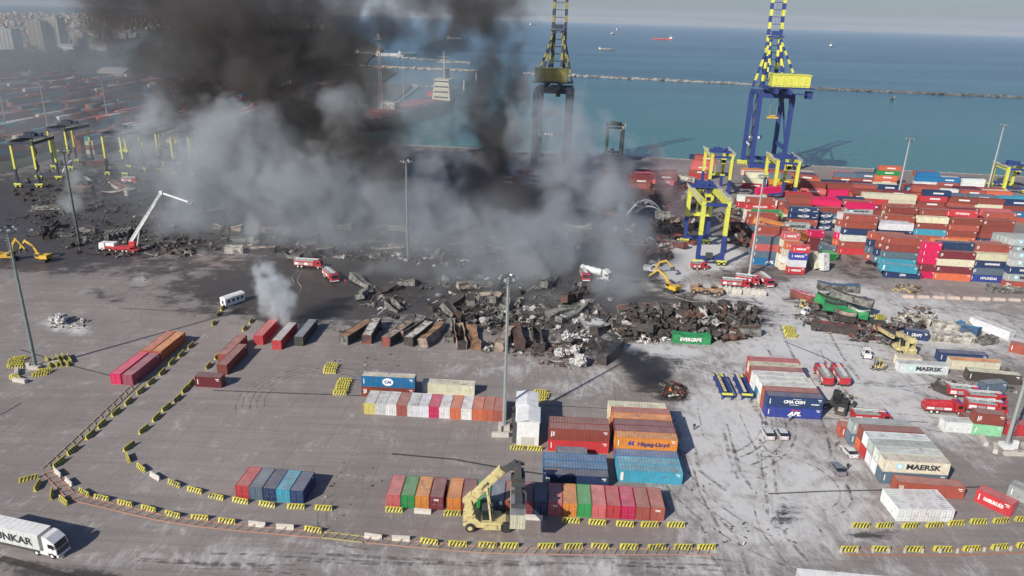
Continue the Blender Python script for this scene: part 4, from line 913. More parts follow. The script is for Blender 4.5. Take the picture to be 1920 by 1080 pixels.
# ---------------------------------------------------------------- ship to shore cranes
def banded(mb, a, b, w, n, h=None):
    a, b = Vector(a), Vector(b)
    for i in range(n):
        mb.k = i % 2; mb.beam(a.lerp(b, i/n), a.lerp(b, (i+1)/n), w, h)
def sts(loc, rz, label, G=28., W=18., HB=47., W2=20., dark=False):
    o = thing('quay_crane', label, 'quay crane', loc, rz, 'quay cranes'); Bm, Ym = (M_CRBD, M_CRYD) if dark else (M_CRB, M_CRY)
    # x along the quay, y towards the water; origin between the landside rails
    for y in (0, G):
        for x in (-W/2, W/2):
            mb = MB(); mb.beam((x, y, 3), (x, y, HB-3), 2.2 if not dark else 2.8, 2.4 if not dark else 3.4); mb.build('leg', Bm, o)
            mb = MB(); mb.box((x, y, 2.2), (7, 1.2, 1.0))
            for k in (-2.4, -.8, .8, 2.4): mb.cyl((x+k, y-.4, .6), (x+k, y+.4, .6), .6, n=8); mb.prism([(x+k-.9, .9), (x+k+.9, .9), (x+k, 2.1)], y-.3, y+.3)
            mb.build('bogie', Ym, o)
        mb = MB(); mb.box((0, y, 4.4), (W+2, 1.8, 2.2)); mb.build('sill_beam', Bm, o)
        mb = MB(); mb.box((0, y, HB-2.5), (W+2, 1.8, 2.4)); mb.build('portal_beam', Bm, o)
    for x in (-W/2, W/2):
        mb = MB(); mb.box((x, G/2, 15), (1.5, G, 2.0)); mb.box((x, G/2, HB-2), (1.4, G, 2.0)); mb.build('side_beam', Bm, o)
        mb = MB(); mb.beam((x, 1, 16), (x, G-1, HB-4), .9); mb.beam((x, G*.3, HB-3), (x, 1, 30), .5); mb.build('brace', Bm, o)
    sg = MB(); sg.box((-W/2-.82, G/2, 15), (.06, 12, 1.6)); sg.build('name_board', M_WHT, o)
    mb = MB(); mb.box((-W/2+5, G+.2, 17), (9, .4, 2.2)); mb.k = 1
    for k in range(4): mb.box((-W/2+2+k*1.9, G-.1, 17), (1.2, .3, 1.4))
    mb.build('name_board', [Bm, M_WHT], o)
    for x in (-3.6, 3.6):
        mb = MB(); mb.box((x, G/2-6, HB+1), (1.2, G+22, 2.4)); mb.build('girder', Bm, o)
        mb = MB(); banded(mb, (x, G+1, HB+1), (x*.95, G+5, HB+62), 1.7, 17, 2.3); mb.build('boom', [Bm, Ym], o)
        mb = MB(); banded(mb, (x, G-1, HB), (x*.75, G-2, HB+29), 1.7, 8); mb.build('mast_leg', [Bm, Ym], o)
        mb = MB(); banded(mb, (x*.75, G-2, HB+28), (x*2.1, -4, HB+8), .9, 9); banded(mb, (x*.75, G-2, HB+28), (x*2.6, G-2, HB), 1.3, 7); banded(mb, (x*.75, G-2, HB+28), (x, 6, HB+2), 1.2, 7); mb.build('stay', [Bm, Ym], o)
    mb = MB(); mb.box((0, G-2, HB+29), (9, 3, .8)); mb.box((0, G-2, HB+31), (5, 1.5, 2.4))
    for k in range(7): mb.beam((-4.4+k*1.45, G-3.4, HB+29), (-4.4+k*1.45, G-3.4, HB+30.4), .1)
    mb.build('top_platform', Bm, o)
    mb = MB()
    for k in range(14):
        z = HB+4+k*4; y = G+1.1+(z-HB)*.065; mb.beam((-3.6, y, z), (3.6, y, z), .35)
    for k in range(2): mb.beam((-.8+k*1.6, G+.5, HB+29), (-.8+k*1.6, G+5, HB+62), .12)
    mb.build('boom_bracing', Bm, o)
    mb = MB(); x0, x1 = -2.5, W/2+12; mb.bb(-5.5, 15, -9, 1, HB+3.2, HB+9.6) if not dark else mb.bb(-9.5, 8, -9, 1, HB+3.2, HB+9.6)
    xr = (-5.5, 15) if not dark else (-9.5, 8)
    for k in range(5): mb.box((xr[0]+2+k*3.9, -9.1, HB+6), (.3, .3, 5))
    mb.box(((xr[0]+xr[1])/2, -4, HB+9.8), (xr[1]-xr[0]+.8, 10.6, .4)); mb.build('machine_house', Ym, o)
    mb = MB(); mb.box(((xr[0]+xr[1])/2+1, -4, HB+2.7), (xr[1]-xr[0]+4, 13, .5))
    for k in range(12): mb.beam((xr[0]-1+k*2.3, -10.4, HB+2.9), (xr[0]-1+k*2.3, -10.4, HB+4.1), .12)
    mb.beam((xr[0]-1, -10.4, HB+4.1), (xr[1]+3, -10.4, HB+4.1), .12); mb.box((xr[1]+1, -5, HB-1), (3, 6, 4)); mb.box((xr[1]-4, -8, HB-.5), (7, 3, .4)); mb.build('platform', Bm, o)
    mb = MB(); mb.box((0, 4, HB-1.8), (6, 5, 2.5)); mb.box((3, 1, HB-4), (2.4, 2.4, 2.6)); mb.build('trolley', M_DGREY, o)
    mb = MB()
    for x in (-2, 2): mb.beam((x, 4, HB-3), (x, 4, HB-14.5), .08)
    mb.box((0, 4, HB-15), (6.4, 2.2, .8)); mb.box((0, 4, HB-14), (3, 1.8, .8)); mb.build('spreader', M_EXC, o)
    mb = MB()
    for k in range(9):
        z0 = 5+k*4.4; y0, y1 = (1.5, 4.5) if k % 2 else (4.5, 1.5); mb.beam((-W/2-1.4, y0, z0), (-W/2-1.4, y1, z0+4.4), .7, .15); mb.box((-W/2-1.4, y1, z0+4.4), (1.4, 1.6, .12))
        mb.beam((-W/2-2, y0, z0+1), (-W/2-2, y1, z0+5.4), .08)
    mb.build('stairs', M_DGREY, o)
    return o
sts(at(1420, 308)+Vector((-4.2, -30, 0)), R(-6.7), 'tall blue and yellow quay crane with its banded booms raised', G=28)
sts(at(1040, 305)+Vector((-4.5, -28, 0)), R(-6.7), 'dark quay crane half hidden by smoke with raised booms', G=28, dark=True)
# ---------------------------------------------------------------- vehicles
def wheel(parent, x, y, r=.5, w=.32, rim=None, n=14):
    mb = MB(); mb.cyl((x, y-w/2, r), (x, y+w/2, r), r, n=n)
    t = mb.build('wheel', M_TYRE, parent)
    mb = MB(); s = 1 if y > 0 else -1; mb.cyl((x, y+s*(w/2-.06), r), (x, y+s*(w/2+.02), r), r*.55, n=8); mb.build('rim', rim or M_GRYP, t); return t
def hd(x0, y0, x1, y1): return yaw(at(x0, y0), at(x1, y1))
CARG = {}
def car(loc, rz, label, col, suv=False, group=None):
    o = thing('parked_car', label, 'car', loc, rz, group); L, W = 4.5, 1.8
    h = 1.65 if suv else 1.42
    side = [(-2.2, .35), (-2.25, .75), (-2.1, .98 if not suv else 1.05), (-1.35, 1.0 if not suv else 1.08), (1.0, .98), (2.0, .82), (2.25, .6), (2.22, .35)]
    mb = MB(); mb.prism(side, -W/2, W/2); m_ = P('car_paint', col, .25, .3, var=.03); mb.build('body', m_, o)
    roofp = [(-2.0 if suv else -1.75, 1.02), (-1.6 if suv else -1.05, h-.05), (-1.0, h), (.15, h), (.95, 1.0)]
    mb = MB(); mb.prism([(x, z-.02) for x, z in roofp], -W/2+.12, W/2-.12); mb.build('windows', M_GLASS, o)
    mb = MB(); mb.bb(-1.15 if not suv else -1.6, .2, -W/2+.1, W/2-.1, h-.03, h+.025); mb.build('roof', m_, o)
    for sx in (-1.35, 1.4):
        for sy in (-1, 1): wheel(o, sx, sy*(W/2-.08), .33, .22)
    for sy in (-1, 1):
        mb = MB(); mb.box((2.2, sy*.65, .65), (.12, .35, .16)); mb.build('headlight', M_LAMP, o)
        mb = MB(); mb.box((-2.24, sy*.65, .8), (.08, .35, .16)); mb.build('tail_light', M_REDP, o)
    return o
car(at(1438, 817), hd(1445, 828, 1431, 803), 'white estate car, left one of the parked pair', (.75, .76, .75), True)
car(at(1464, 817), hd(1471, 828, 1457, 803), 'white estate car, right one of the parked pair', (.75, .76, .75), True)
car(at(1591, 851), hd(1601, 861, 1581, 839), 'white saloon car beside the pale container stack', (.76, .77, .77))
car(at(1569, 883), hd(1577, 893, 1560, 870), 'silver grey saloon car next to a standing person', (.26, .28, .30))
# fire engines -------------------------------------------------------
def fire_engine(loc, rz, label, L=8.5, ladder=False, tank=False, group='fire engines', mud=False):
    o = thing('fire_engine', label, 'fire engine', loc, rz, group); W = 2.5; h = L/2
    mb = MB(); mb.bb(-h, h-.3, -W/2+.3, W/2-.3, .55, .85); mb.build('chassis', M_DGREY, o)
    mb = MB(); mb.prism([(h-2.1, .6), (h, .6), (h, 1.5), (h-.3, 2.6), (h-.5, 2.85), (h-2.1, 2.85)], -W/2, W/2); cab = mb.build('cab', M_FIRE, o)
    mb = MB(); mb.prism([(h+.02, 1.55), (h-.28, 2.55), (h-.33, 2.53), (h-.03, 1.53)], -W/2+.15, W/2-.15); mb.bb(h-1.5, h-.5, -W/2-.02, -W/2+.02, 1.6, 2.4); mb.bb(h-1.5, h-.5, W/2-.02, W/2+.02, 1.6, 2.4); mb.build('windscreen', M_GLASS, cab)
    mb = MB(); mb.bb(h-.05, h+.1, -W/2+.05, W/2-.05, .5, .85); mb.build('bumper', M_WHT, cab)
    mb = MB(); mb.bb(-h, h-2.3, -W/2, W/2, .9, 2.5 if not tank else 1.9); body = mb.build('body', M_FIRE, o)
    n = 3 if L < 9 else 4
    for i in range(n):
        for s in (-1, 1):
            x0 = -h+.3+i*(L-2.9)/n; mb = MB(); mb.bb(x0, x0+(L-2.9)/n-.25, s*(W/2)-.02, s*(W/2)+.02, 1.15, 2.0 if not tank else 1.7); mb.build('locker', M_WHT if i % 2 == 0 else M_GRYP, body)
    mb = MB()
    if tank: mb.cyl((-h+.2, 0, 2.05), (h-2.6, 0, 2.05), .95, n=14)
    else:
        mb.bb(-h+.3, h-2.6, -.9, .9, 2.5, 2.6)
        for s in (-1, 1): mb.bb(-h+.2, h-2.5, s*1.15-.05, s*1.15+.05, 2.5, 2.85)
        for i in range(4): mb.box((-h+1+i*1.2, random.Random(i+label.__len__()).uniform(-.5, .5), 2.75), (.8, .5, .35))
    mb.build('tank' if tank else 'roof_gear', M_FIRE if tank else M_GRYP, o)
    mb = MB()
    for s in (-1, 1): mb.bb(-h+.2, h-1.2, s*.35-.05, s*.35+.05, 3.0, 3.12)
    for i in range(int(L/.5)-2): mb.bb(-h+.4+i*.5, -h+.47+i*.5, -.35, .35, 3.02, 3.1)
    if not tank: mb.build('ladder', M_WHT, o)
    mb = MB(); mb.box((h-.9, 0, 2.95), (.3, 1.8, .2)); mb.build('light_bar', M_HL, o)
    for x in ((h-1.1, -h+1.4, -h+2.7) if L > 8 else (h-1.1, -h+1.6)):
        for s in (-1, 1): wheel(o, x, s*(W/2-.15), .52, .35, M_WHT)
    return o
E_ = fire_engine
E_(at(1542, 712), hd(1552, 728, 1530, 692), 'red fire engine, left of the pair behind the lettered navy block')
E_(at(1573, 712), hd(1584, 728, 1561, 692), 'red fire engine, right of the pair behind the lettered navy block')
E_(at(1765, 772), R(-4), 'long red tanker engine nearest the white 20-foot container', L=8.6, tank=True)
E_(at(1805, 744), R(-8), 'red fire engine behind the long tanker engine', L=7.6)
E_(at(1845, 756), R(-5), 'bright red ladder engine above the brown container', L=8.6)
E_(at(1845, 772), R(-10), 'pale sided red engine half hidden by the brown red container', L=8.6)
E_(at(1378, 538), R(-8), 'red fire engine beside the foam in front of the slim mast', L=9)
E_(at(1400, 531), R(-20), 'red fire engine second of the trio by the slim mast', L=8)
E_(at(1434, 532), hd(1420, 522, 1446, 543), 'red fire engine parked askew at the end of the trio', L=8.5)
E_(at(1310, 505), R(10), 'small red fire pickup under the foremost gantry crane', L=5.5)
E_(at(579, 501), R(-5), 'red fire engine facing left on the black ground', L=9.5)
E_(at(620, 523), hd(604, 510, 634, 535), 'red and white fire engine slanted beside its twin', L=9)
E_(at(1096, 522), hd(1090, 508, 1102, 536), 'red fire engine fading into smoke left of the white tanker', L=8)
E_(at(1630, 792), R(-3), 'red striped fire truck showing behind the pale block', L=8)
E_(at(245, 343), R(-4), 'dim red fire engine in the far left haze', L=8)
# aerial ladder truck ----------------------------------------------
def aerial(loc, rz):
    o = thing('aerial_platform_truck', 'red and white aerial platform truck with its long boom raised', 'fire engine', loc, rz); W = 2.5
    mb = MB(); mb.bb(-6, 6, -W/2+.2, W/2-.2, .6, 1.2); mb.bb(-6, 3.4, -W/2, W/2, 1.2, 1.9); mb.build('chassis', M_FIRE, o)
    mb = MB(); mb.prism([(-8.6, .6), (-6.4, .6), (-6.4, 2.9), (-8.3, 2.9), (-8.6, 1.8)], -W/2, W/2); mb.build('cab', M_WHT, o)
    mb = MB(); mb.bb(-8.62, -8.4, -W/2+.2, W/2-.2, 1.8, 2.5); mb.build('windscreen', M_GLASS, o)
    mb = MB(); mb.bb(-5.8, -2.6, -W/2, W/2, 1.9, 3.0); mb.build('cabinet', M_WHT, o)
    mb = MB(); mb.cyl((4, 0, 1.9), (4, 0, 2.6), 1.1, n=12); mb.box((4, 0, 3.2), (2.2, 1.6, 1.6)); mb.build('turntable', M_FIRE, o)
    a = Vector((3.2, 0, 3.6)); b = Vector((15.5, 3, 21.5)); c = Vector((24.5, 4, 18.6))
    mb = MB(); mb.beam(a, a.lerp(b, .55), .95, 1.1); mb.beam(a.lerp(b, .4), a.lerp(b, .8), .75, .85); mb.beam(a.lerp(b, .7), b, .55, .65); mb.beam(b, c, .5, .55); mb.box(b, (1.1, .9, 1.1))
    for i in range(14): mb.beam(a.lerp(b, i/14)+Vector((0, -.55, .6)), a.lerp(b, (i+1)/14)+Vector((0, -.55, .3)), .1)
    mb.build('boom', M_WHT, o)
    mb = MB(); mb.beam((5.5, 0, 2.6), a.lerp(b, .3), .4); mb.build('lift_cylinder', M_WHT, o)
    mb = MB(); mb.box(c+Vector((1, 0, -.4)), (1.8, 1.6, .15))
    for s in (-1, 1): mb.beam(c+Vector((.2, s*.8, .6)), c+Vector((1.9, s*.8, .6)), .08); mb.beam(c+Vector((1.9, s*.8, -.4)), c+Vector((1.9, s*.8, .6)), .08)
    mb.build('basket', M_GRYP, o)
    for x in (-7.4, -4.5, .5, 2, 4.6):
        for s in (-1, 1): wheel(o, x, s*(W/2-.15), .55, .35, M_WHT)
    for x in (-2, 5.4):
        mb = MB(); mb.box((x, 0, .9), (.3, 4.6, .25))
        for s in (-1, 1): mb.box((x, s*2.3, .5), (.2, .2, .9)); mb.box((x, s*2.3, .06), (.7, .7, .12))
        mb.build('outrigger', M_DGREY, o)
aerial(at(232, 471), R(-8))
# excavators ---------------------------------------------------------
def excavator(loc, rz, label, elbow=(5.2, 6.2), tip=(9.0, 3.0), white=False):
    o = thing('excavator', label, 'excavator', loc, rz, 'excavators')
    for s in (-1, 1):
        mb = MB(); mb.prism([(-2.2, .35), (-1.8, 0), (1.8, 0), (2.2, .35), (2.2, .7), (1.8, 1.0), (-1.8, 1.0), (-2.2, .7)], s*1.2-.3, s*1.2+.3); mb.build('track', M_TYRE, o)
    m = M_WHT if white else M_EXC
    mb = MB(); mb.cyl((0, 0, .9), (0, 0, 1.3), 1, n=10); mb.bb(-2.9, -.2, -1.45, 1.45, 1.3, 2.5); mb.bb(-.2, 1.5, -1.45, 1.2, 1.3, 1.7); mb.bb(-2.9, -2.3, -1.4, 1.4, 1.3, 2.7); mb.build('body', m, o)
    mb = MB(); mb.prism([(-.2, 1.7), (1.5, 1.7), (1.3, 3.1), (-.2, 3.1)], .3, 1.4); mb.k = 1; mb.bb(-.1, 1.3, 1.39, 1.43, 2.0, 2.9); mb.bb(-.1, 1.3, .27, .31, 2.0, 2.9); mb.prism([(1.52, 1.9), (1.4, 3.0), (1.36, 3.0), (1.48, 1.9)], .4, 1.3); mb.build('cabin', [m, M_GLASS], o)
    a = Vector((1.0, -.3, 1.8)); e = Vector((elbow[0], -.3, elbow[1])); k = a.lerp(e, .5)+Vector((-.5, 0, .9)); t = Vector((tip[0], -.3, tip[1]))
    mb = MB(); mb.beam(a, k, .5, .75); mb.beam(k, e, .5, .65); mb.build('boom', M_EXC, o)
    mb = MB(); mb.beam(e+(e-t)*.12, t, .42, .5); mb.build('arm', M_EXC, o)
    mb = MB(); mb.beam((1.3, -.3, 1.5), k+Vector((.2, 0, -.3)), .16); mb.beam(k+Vector((0, 0, .5)), e+(e-t)*.12, .14); mb.build('ram', M_DGREY, o)
    mb = MB(); mb.prism([(t.x-.2, t.z), (t.x+.6, t.z-.2), (t.x+.7, t.z-1.1), (t.x-.3, t.z-1.3), (t.x-.9, t.z-.7)], -.9, .3); mb.build('bucket', M_DGREY, o)
excavator(at(80, 490), R(172), 'yellow excavator with hooked arm among the ruins at left', (5.5, 6.8), (8.2, 3.6))
excavator(at(1258, 547), R(128), 'yellow excavator reaching over the foam near the burnt tower', (6.5, 5.6), (10, 2.6))
excavator(at(1222, 513), R(-20), 'white excavator beside the burnt container tower', (4.5, 5.5), (7.0, 3.6), True)
excavator(at(20, 488), R(10), 'rusty yellow excavator cut by the left edge', (3, 7.5), (5.2, 4))
# loaders and forklifts ----------------------------------------------
def forklift(loc, rz, label, m=None, s=1., group='small yard machines'):
    o = thing('forklift', label, 'forklift', loc, rz, group); m = m or M_RSY
    mb = MB(); mb.bb(-1.6, .9, -.9, .9, .5, 1.2); mb.bb(-1.7, -.9, -.9, .9, .5, 1.6); mb.build('body', m, o)
    mb = MB()
    for x in (-.8, .7):
        for y in (-.8, .8): mb.beam((x, y, 1.2), (x*.8, y*.9, 2.5), .12)
    mb.bb(-.8, .75, -.85, .85, 2.5, 2.62); mb.build('roll_cage', m, o)
    mb = MB(); mb.bb(-.5, .1, -.4, .4, 1.2, 1.8); mb.build('seat', M_BLK, o)
    mb = MB()
    for y in (-.4, .4): mb.beam((1.1, y, .2), (1.1, y, 3.0), .14)
    mb.bb(1.0, 1.2, -.5, .5, 1.4, 1.55); mb.build('mast', M_DGREY, o)
    for y in (-.4, .4): mb = MB(); mb.bb(1.15, 2.3, y-.08, y+.08, .2, .28); mb.build('fork', M_DGREY, o)
    for x in (-1, .7):
        for y in (-.85, .85): wheel(o, x, y, .42, .3)
    o.scale = (s, s, s); return o
forklift(at(1503, 577), R(160), 'pale yellow forklift left of the green wreck heap')
forklift(at(1646, 692), R(200), 'cream yellow forklift on the foam below the fallen machine')
forklift(at(1623, 670), R(80), 'white and dark green forklift above the cream yellow one', M_WHT)
forklift(at(1511, 590), R(30), 'white forklift with spread forks left of the long maroon container', M_WHT, .9)
def loader(loc, rz, label, m=None):
    o = thing('wheel_loader', label, 'wheel loader', loc, rz, 'wheel loaders'); m = m or P('loader_paint', (.42, .24, .12), .7, dirt=(.2, .16, .12), dirt_amt=.4)
    mb = MB(); mb.bb(-3.4, -.6, -1.1, 1.1, 1.0, 2.3); mb.bb(-.4, 1.2, -.8, .8, .9, 1.6); mb.build('body', m, o)
    mb = MB(); mb.bb(-1.0, .5, -.8, .8, 1.6, 3.3); mb.k = 1; mb.bb(-.9, .4, -.82, .82, 2.3, 3.1); mb.bb(-1.02, .52, -.65, .65, 2.3, 3.1); mb.build('cabin', [m, M_GLASS], o)
    for y in (-.6, .6): mb = MB(); mb.beam((.6, y, 1.8), (2.8, y, 1.2), .25, .35); mb.build('arm', m, o)
    mb = MB(); mb.prism([(2.6, .1), (4.0, .15), (3.1, .5), (2.9, 1.5), (2.6, 1.3)], -1.4, 1.4); mb.build('bucket', M_DGREY, o)
    for x in (-2.3, 1.4):
        for y in (-1.1, 1.1): wheel(o, x, y, .8, .55, m)
loader(at(1313, 550), R(-10), 'mud brown wheel loader, left of the pair on the road')
loader(at(1334, 552), R(165), 'mud brown wheel loader, right of the pair on the road')
def tanks():
    mb = MB(); mb.cyl((-.9, 0, 1.05), (.9, 0, 1.05), 1.0, n=14); mb.bb(-.9, .9, -.9, .9, 0, .25)
    for x in (-.6, .6): mb.cyl((x-.06, 0, 1.05), (x+.06, 0, 1.05), 1.06, n=14)
    me = mb.mesh('water_tank', [M_CONC])
    for i in range(10):
        p = at(1352+i*8.2+(4 if i > 4 else 0), 548+i*.7); o = link('water_tank', me, loc=p, rz=R(random.Random(i).uniform(-25, 25)+85)); tag(o, f'dirty white water tank, {ORD[i]} along the road edge by the fire engines', 'tank', 'white tanks by the fire engines')
tanks()
# lorries ------------------------------------------------------------
def lorry(loc, rz, label, text=None, L=13.6, box=True, cabm=None, tanker=False):
    o = thing('articulated_lorry', label, 'lorry', loc, rz); W = 2.55; h = 1.55; cm = cabm or M_WHT
    # the trailer's nose at x = 0, the cab in front of it
    m_side = P('trailer_tarpaulin', (.55, .57, .55), .6, var=.06); m_top = P('trailer_roof', (.72, .72, .70), .55, dirt=(.4, .38, .34), dirt_amt=.12)
    if tanker:
        mb = MB(); mb.cyl((-L, 0, 2.3), (-.2, 0, 2.3), 1.15, n=16)
        for k in range(4): mb.cyl((-1.5-k*2.2, 0, 3.4), (-1.5-k*2.2, 0, 3.6), .35, n=8)
        mb.build('tank', M_WHT, o)
    else:
        mb = MB(); mb.bb(-L, 0, -W/2, W/2, 1.15, 3.95); s = mb.build('trailer_body', m_side, o)
        mb = MB(); mb.bb(-L-.02, .02, -W/2-.02, W/2+.02, 3.952, 4.0)
        for k in range(12): mb.bb(-L+.6+k*1.1, -L+.66+k*1.1, -W/2+.1, W/2-.1, 4.0, 4.025)
        mb.build('trailer_roof', m_top, o)
        mb = MB()
        for k in range(11):
            for sy in (-1, 1): mb.bb(-L+.3+k*1.32, -L+.36+k*1.32, sy*W/2-.02, sy*W/2+.02, 1.2, 3.9)
        mb.build('curtain_strap', P('strap_grey', (.42, .44, .43), .7), s)
        if text: sign(s, text, 1.9, M_BLACKTXT, -4.9, y=-W/2-.05, z=2.45, bold=.035, sx=1.1)
    mb = MB(); mb.bb(-L, .8, -.5, .5, .85, 1.1); mb.bb(-L+.2, -.2, -W/2+.05, -W/2+.15, .6, 1.1); mb.build('trailer_frame', M_DGREY, o)
    x0 = .6
    mb = MB(); mb.prism([(x0, 1.0), (x0+2.35, .75), (x0+2.4, 1.9), (x0+2.1, 2.9), (x0+.9, 3.75), (x0, 3.85)], -1.2, 1.2); cab = mb.build('cab', cm, o)
    mb = MB(); mb.prism([(x0+2.43, 1.85), (x0+2.14, 2.85), (x0+2.05, 2.85), (x0+2.34, 1.85)], -1.05, 1.05)
    for s_ in (-1, 1): mb.bb(x0+.9, x0+1.9, s_*1.2-.015, s_*1.2+.015, 1.9, 2.65)
    mb.build('windscreen', M_GLASS, cab)
    mb = MB(); mb.bb(x0+2.35, x0+2.46, -1.1, 1.1, .85, 1.7); mb.build('grille', M_DGREY, cab)
    mb = MB(); mb.bb(x0+2.25, x0+2.6, -1.2, 1.2, .4, .8); mb.build('bumper', cm, cab)
    for s_ in (-1, 1):
        mb = MB(); mb.box((x0+2.6, s_*.9, .65), (.06, .35, .2)); mb.build('headlight', M_LAMP, cab)
        mb = MB(); mb.box((x0+2.1, s_*1.42, 2.3), (.12, .25, .6)); mb.build('mirror', M_BLK, cab)
    mb = MB(); mb.bb(-1.2, x0+2.2, -.45, .45, .6, .95)
    for s_ in (-1, 1): mb.bb(-.6, x0+.7, s_*1.0-.2, s_*1.0+.2, .45, 1.0)
    mb.build('chassis', cm, o)
    for x in (x0+1.4, -.9, -L+1.4, -L+2.7, -L+4.0):
        for s_ in (-1, 1): wheel(o, x, s_*(W/2-.2), .5, .35, M_WHT)
    return o
def lorry_at(px, py, ang, *a, back=3.0, **k):
    p = at(px, py); u, v = uv(R(ang)); return lorry(p-u*back+v*1.1, R(ang), *a, **k)
lorry_at(100, 1047, -13.5, 'white curtain-sided lorry with dark lettering on its side driving out at lower left', 'ÜNKAR', back=2.0)
lorry(at(1650, 1100)+Vector((-.6, -3.6, 0)), R(-5), 'white lorry whose roof shows at the bottom edge of the frame', None)
lorry(at(850, 1102)+Vector((0, -3.4, 0)), R(0), 'white cabbed lorry just entering the bottom edge', None, L=3, cabm=M_WHT)
lorry_at(1150, 532, -38, 'white tanker lorry wreathed in pale smoke', None, back=5, L=8.5, tanker=True)
# reach stacker ------------------------------------------------------
def reach_stacker(loc, rz, label, lift=True, burnt=False):
    m = M_RSY
    o = thing('reach_stacker', label, 'reach stacker', loc, rz, 'reach stackers')
    mb = MB(); mb.prism([(-4.2, 1.0), (-4.3, 2.2), (-3.9, 2.7), (-2.2, 2.7), (-1.2, 1.7), (3.0, 1.6), (3.6, 1.2), (3.6, .8), (-1.8, .7)], -1.5, 1.5); mb.bb(-3.6, 3.4, -.9, .9, .6, 1.3); mb.build('body', m, o)
    for s in (-1, 1):
        mb = MB(); mb.bb(-.8, 2.2, s*1.75-.4, s*1.75+.4, .75, 1.5); mb.build('side_tank', m, o)
        wheel(o, -3.0, s*1.6, .8, .6, M_RSY); wheel(o, 3.0, s*1.5, .9, .7, M_TYRE)
    mb = MB()
    for x, y in ((-1.2, -.9), (.9, -.9), (-1.2, .9), (.9, .9)): mb.beam((x, y, 1.7), (x*.8, y, 3.9), .12)
    mb.bb(-1.1, .8, -1.0, 1.0, 3.85, 4.0); mb.k = 1; mb.bb(-1.0, .7, -.85, .85, 1.8, 3.8); mb.build('cabin', [M_DGREY, M_GLASS], o)
    for s in (-1, 1):
        mb = MB(); mb.prism([(-4.2, 2.2), (-3.0, 2.2), (-2.4, 3.6), (-2.9, 5.6), (-3.9, 5.4)], s*.85-.15, s*.85+.15); mb.build('boom_support', m, o)
    a = Vector((-3.4, 0, 5.0)); b = Vector((2.2, 0, 11.5)) if lift else Vector((4.5, 0, 3.5)); c = a.lerp(b, 1.0); d = Vector((4.6, 0, 12.8)) if lift else Vector((7, 0, 3.0))
    mb = MB(); mb.beam(a, b, 1.1, 1.25); mb.beam(a+(a-b).normalized()*.6, a+(b-a).normalized()*1.5, 1.25, 1.6); mb.build('boom', m, o)
    mb = MB(); mb.beam(a.lerp(b, .8), d, .8, .9); mb.build('inner_boom', M_DGREY, o)
    for s in (-1, 1): mb = MB(); mb.beam((.5, s*.9, 1.6), a.lerp(b, .55)+Vector((0, s*.75, -.4)), .3); mb.build('lift_ram', m, o)
    if lift:
        mb = MB(); e = Vector((4.9, 0, 8.4))
        mb.beam(d, e+Vector((0, 0, 1.2)), .9, 1.2); mb.box(e+Vector((0, 0, .9)), (2.2, 2.6, 1.0)); mb.box(e+Vector((0, 0, .35)), (1.2, 12.1, .5))
        for s in (-1, 1): mb.box(e+Vector((0, s*6, .2)), (2.5, .4, .5)); mb.box(e+Vector((0, s*2.5, .3)), (2.3, .5, .5))
        mb.box(e+Vector((.2, 1.5, 1.4)), (1.5, 1.8, .8)); mb.build('spreader', M_DGREY, o)
    sign(o, 'HYSTER', .55, M_BLACKTXT, -.6, y=-.6, z=8.35, rot=0, bold=.02).rotation_euler = (R(90), R(-49.3), 0)
    return o
rs = reach_stacker(at(918, 990)+Vector((-.3, .6, 0)), R(1), 'cream yellow reach stacker lifting a cream container over the front row')
container(Vector((at(918, 990).x+4.6, 104.3, 5.35)), R(-90), 40, 'cream', 'cream container hanging end-on from the reach stacker', 'single containers', True, None, 'slate')
# burnt and toppled one on the right
rb = reach_stacker(at(1692, 660), hd(1692, 660, 1644, 614), 'fallen cream yellow reach stacker with its mast lying towards the green wreck', lift=False)
mb = MB(); mb.beam((4, .6, 2.8), (21, 1.4, 1.4), 1.0, .8); mb.beam((4, -1.2, 1.4), (20, -1.6, .8), 1.0, .8)
for i in range(8): mb.beam((5+i*2, .7, 2.4-.12*i), (5.6+i*2, -1.3, 1.2), .4)
mb.build('fallen_mast', M_DGREY, rb)
mb = MB(); mb.beam((3, 1.7, 3.0), (13, 2.6, 2.0), .7, .9); mb.build('fallen_boom', M_RSY, rb)
# spreaders parked on the ground
def spreader(px, py, label, m):
    o = thing('container_spreader', label, 'spreader', at(px, py), hd(px+11, py+24, px-11, py-24), 'parked spreaders')
    mb = MB()
    for s in (-1, 1): mb.box((0, s*1.1, .9), (10, .3, .4)); mb.box((0, s*1.1, 1.9), (9.4, .3, .3))
    for i in range(9):
        x = -4.6+i*1.15
        for s in (-1, 1): mb.beam((x, s*1.1, .9), (x+.57, s*1.1, 1.9), .12); mb.beam((x+.57, s*1.1, 1.9), (x+1.15, s*1.1, .9), .12)
        mb.beam((x, -1.1, .9), (x, 1.1, .9), .2)
    for x in (-4.8, -1.6, 1.6, 4.8):
        for s in (-1, 1): mb.box((x, s*1.1, .4), (.25, .25, .8))
    mb.build('truss_frame', M_CRB, o)
    mb = MB(); mb.box((0, .5, 2.1), (9.0, .6, .2)); mb.build('deck', m, o)
    mb = MB(); mb.box((4.9, 0, 1.5), (.5, 2.5, .5)); mb.build('end_beam', M_CRY, o); mb = MB(); mb.box((-4.9, 0, 1.5), (.4, 2.5, .4)); mb.build('end_beam', M_CRY, o)
spreader(1354, 731, 'blue latticed spreader with cream deck, farther from the white block', M_RSY)
spreader(1391, 732, 'blue latticed spreader with white deck beside the white block', M_CONC)
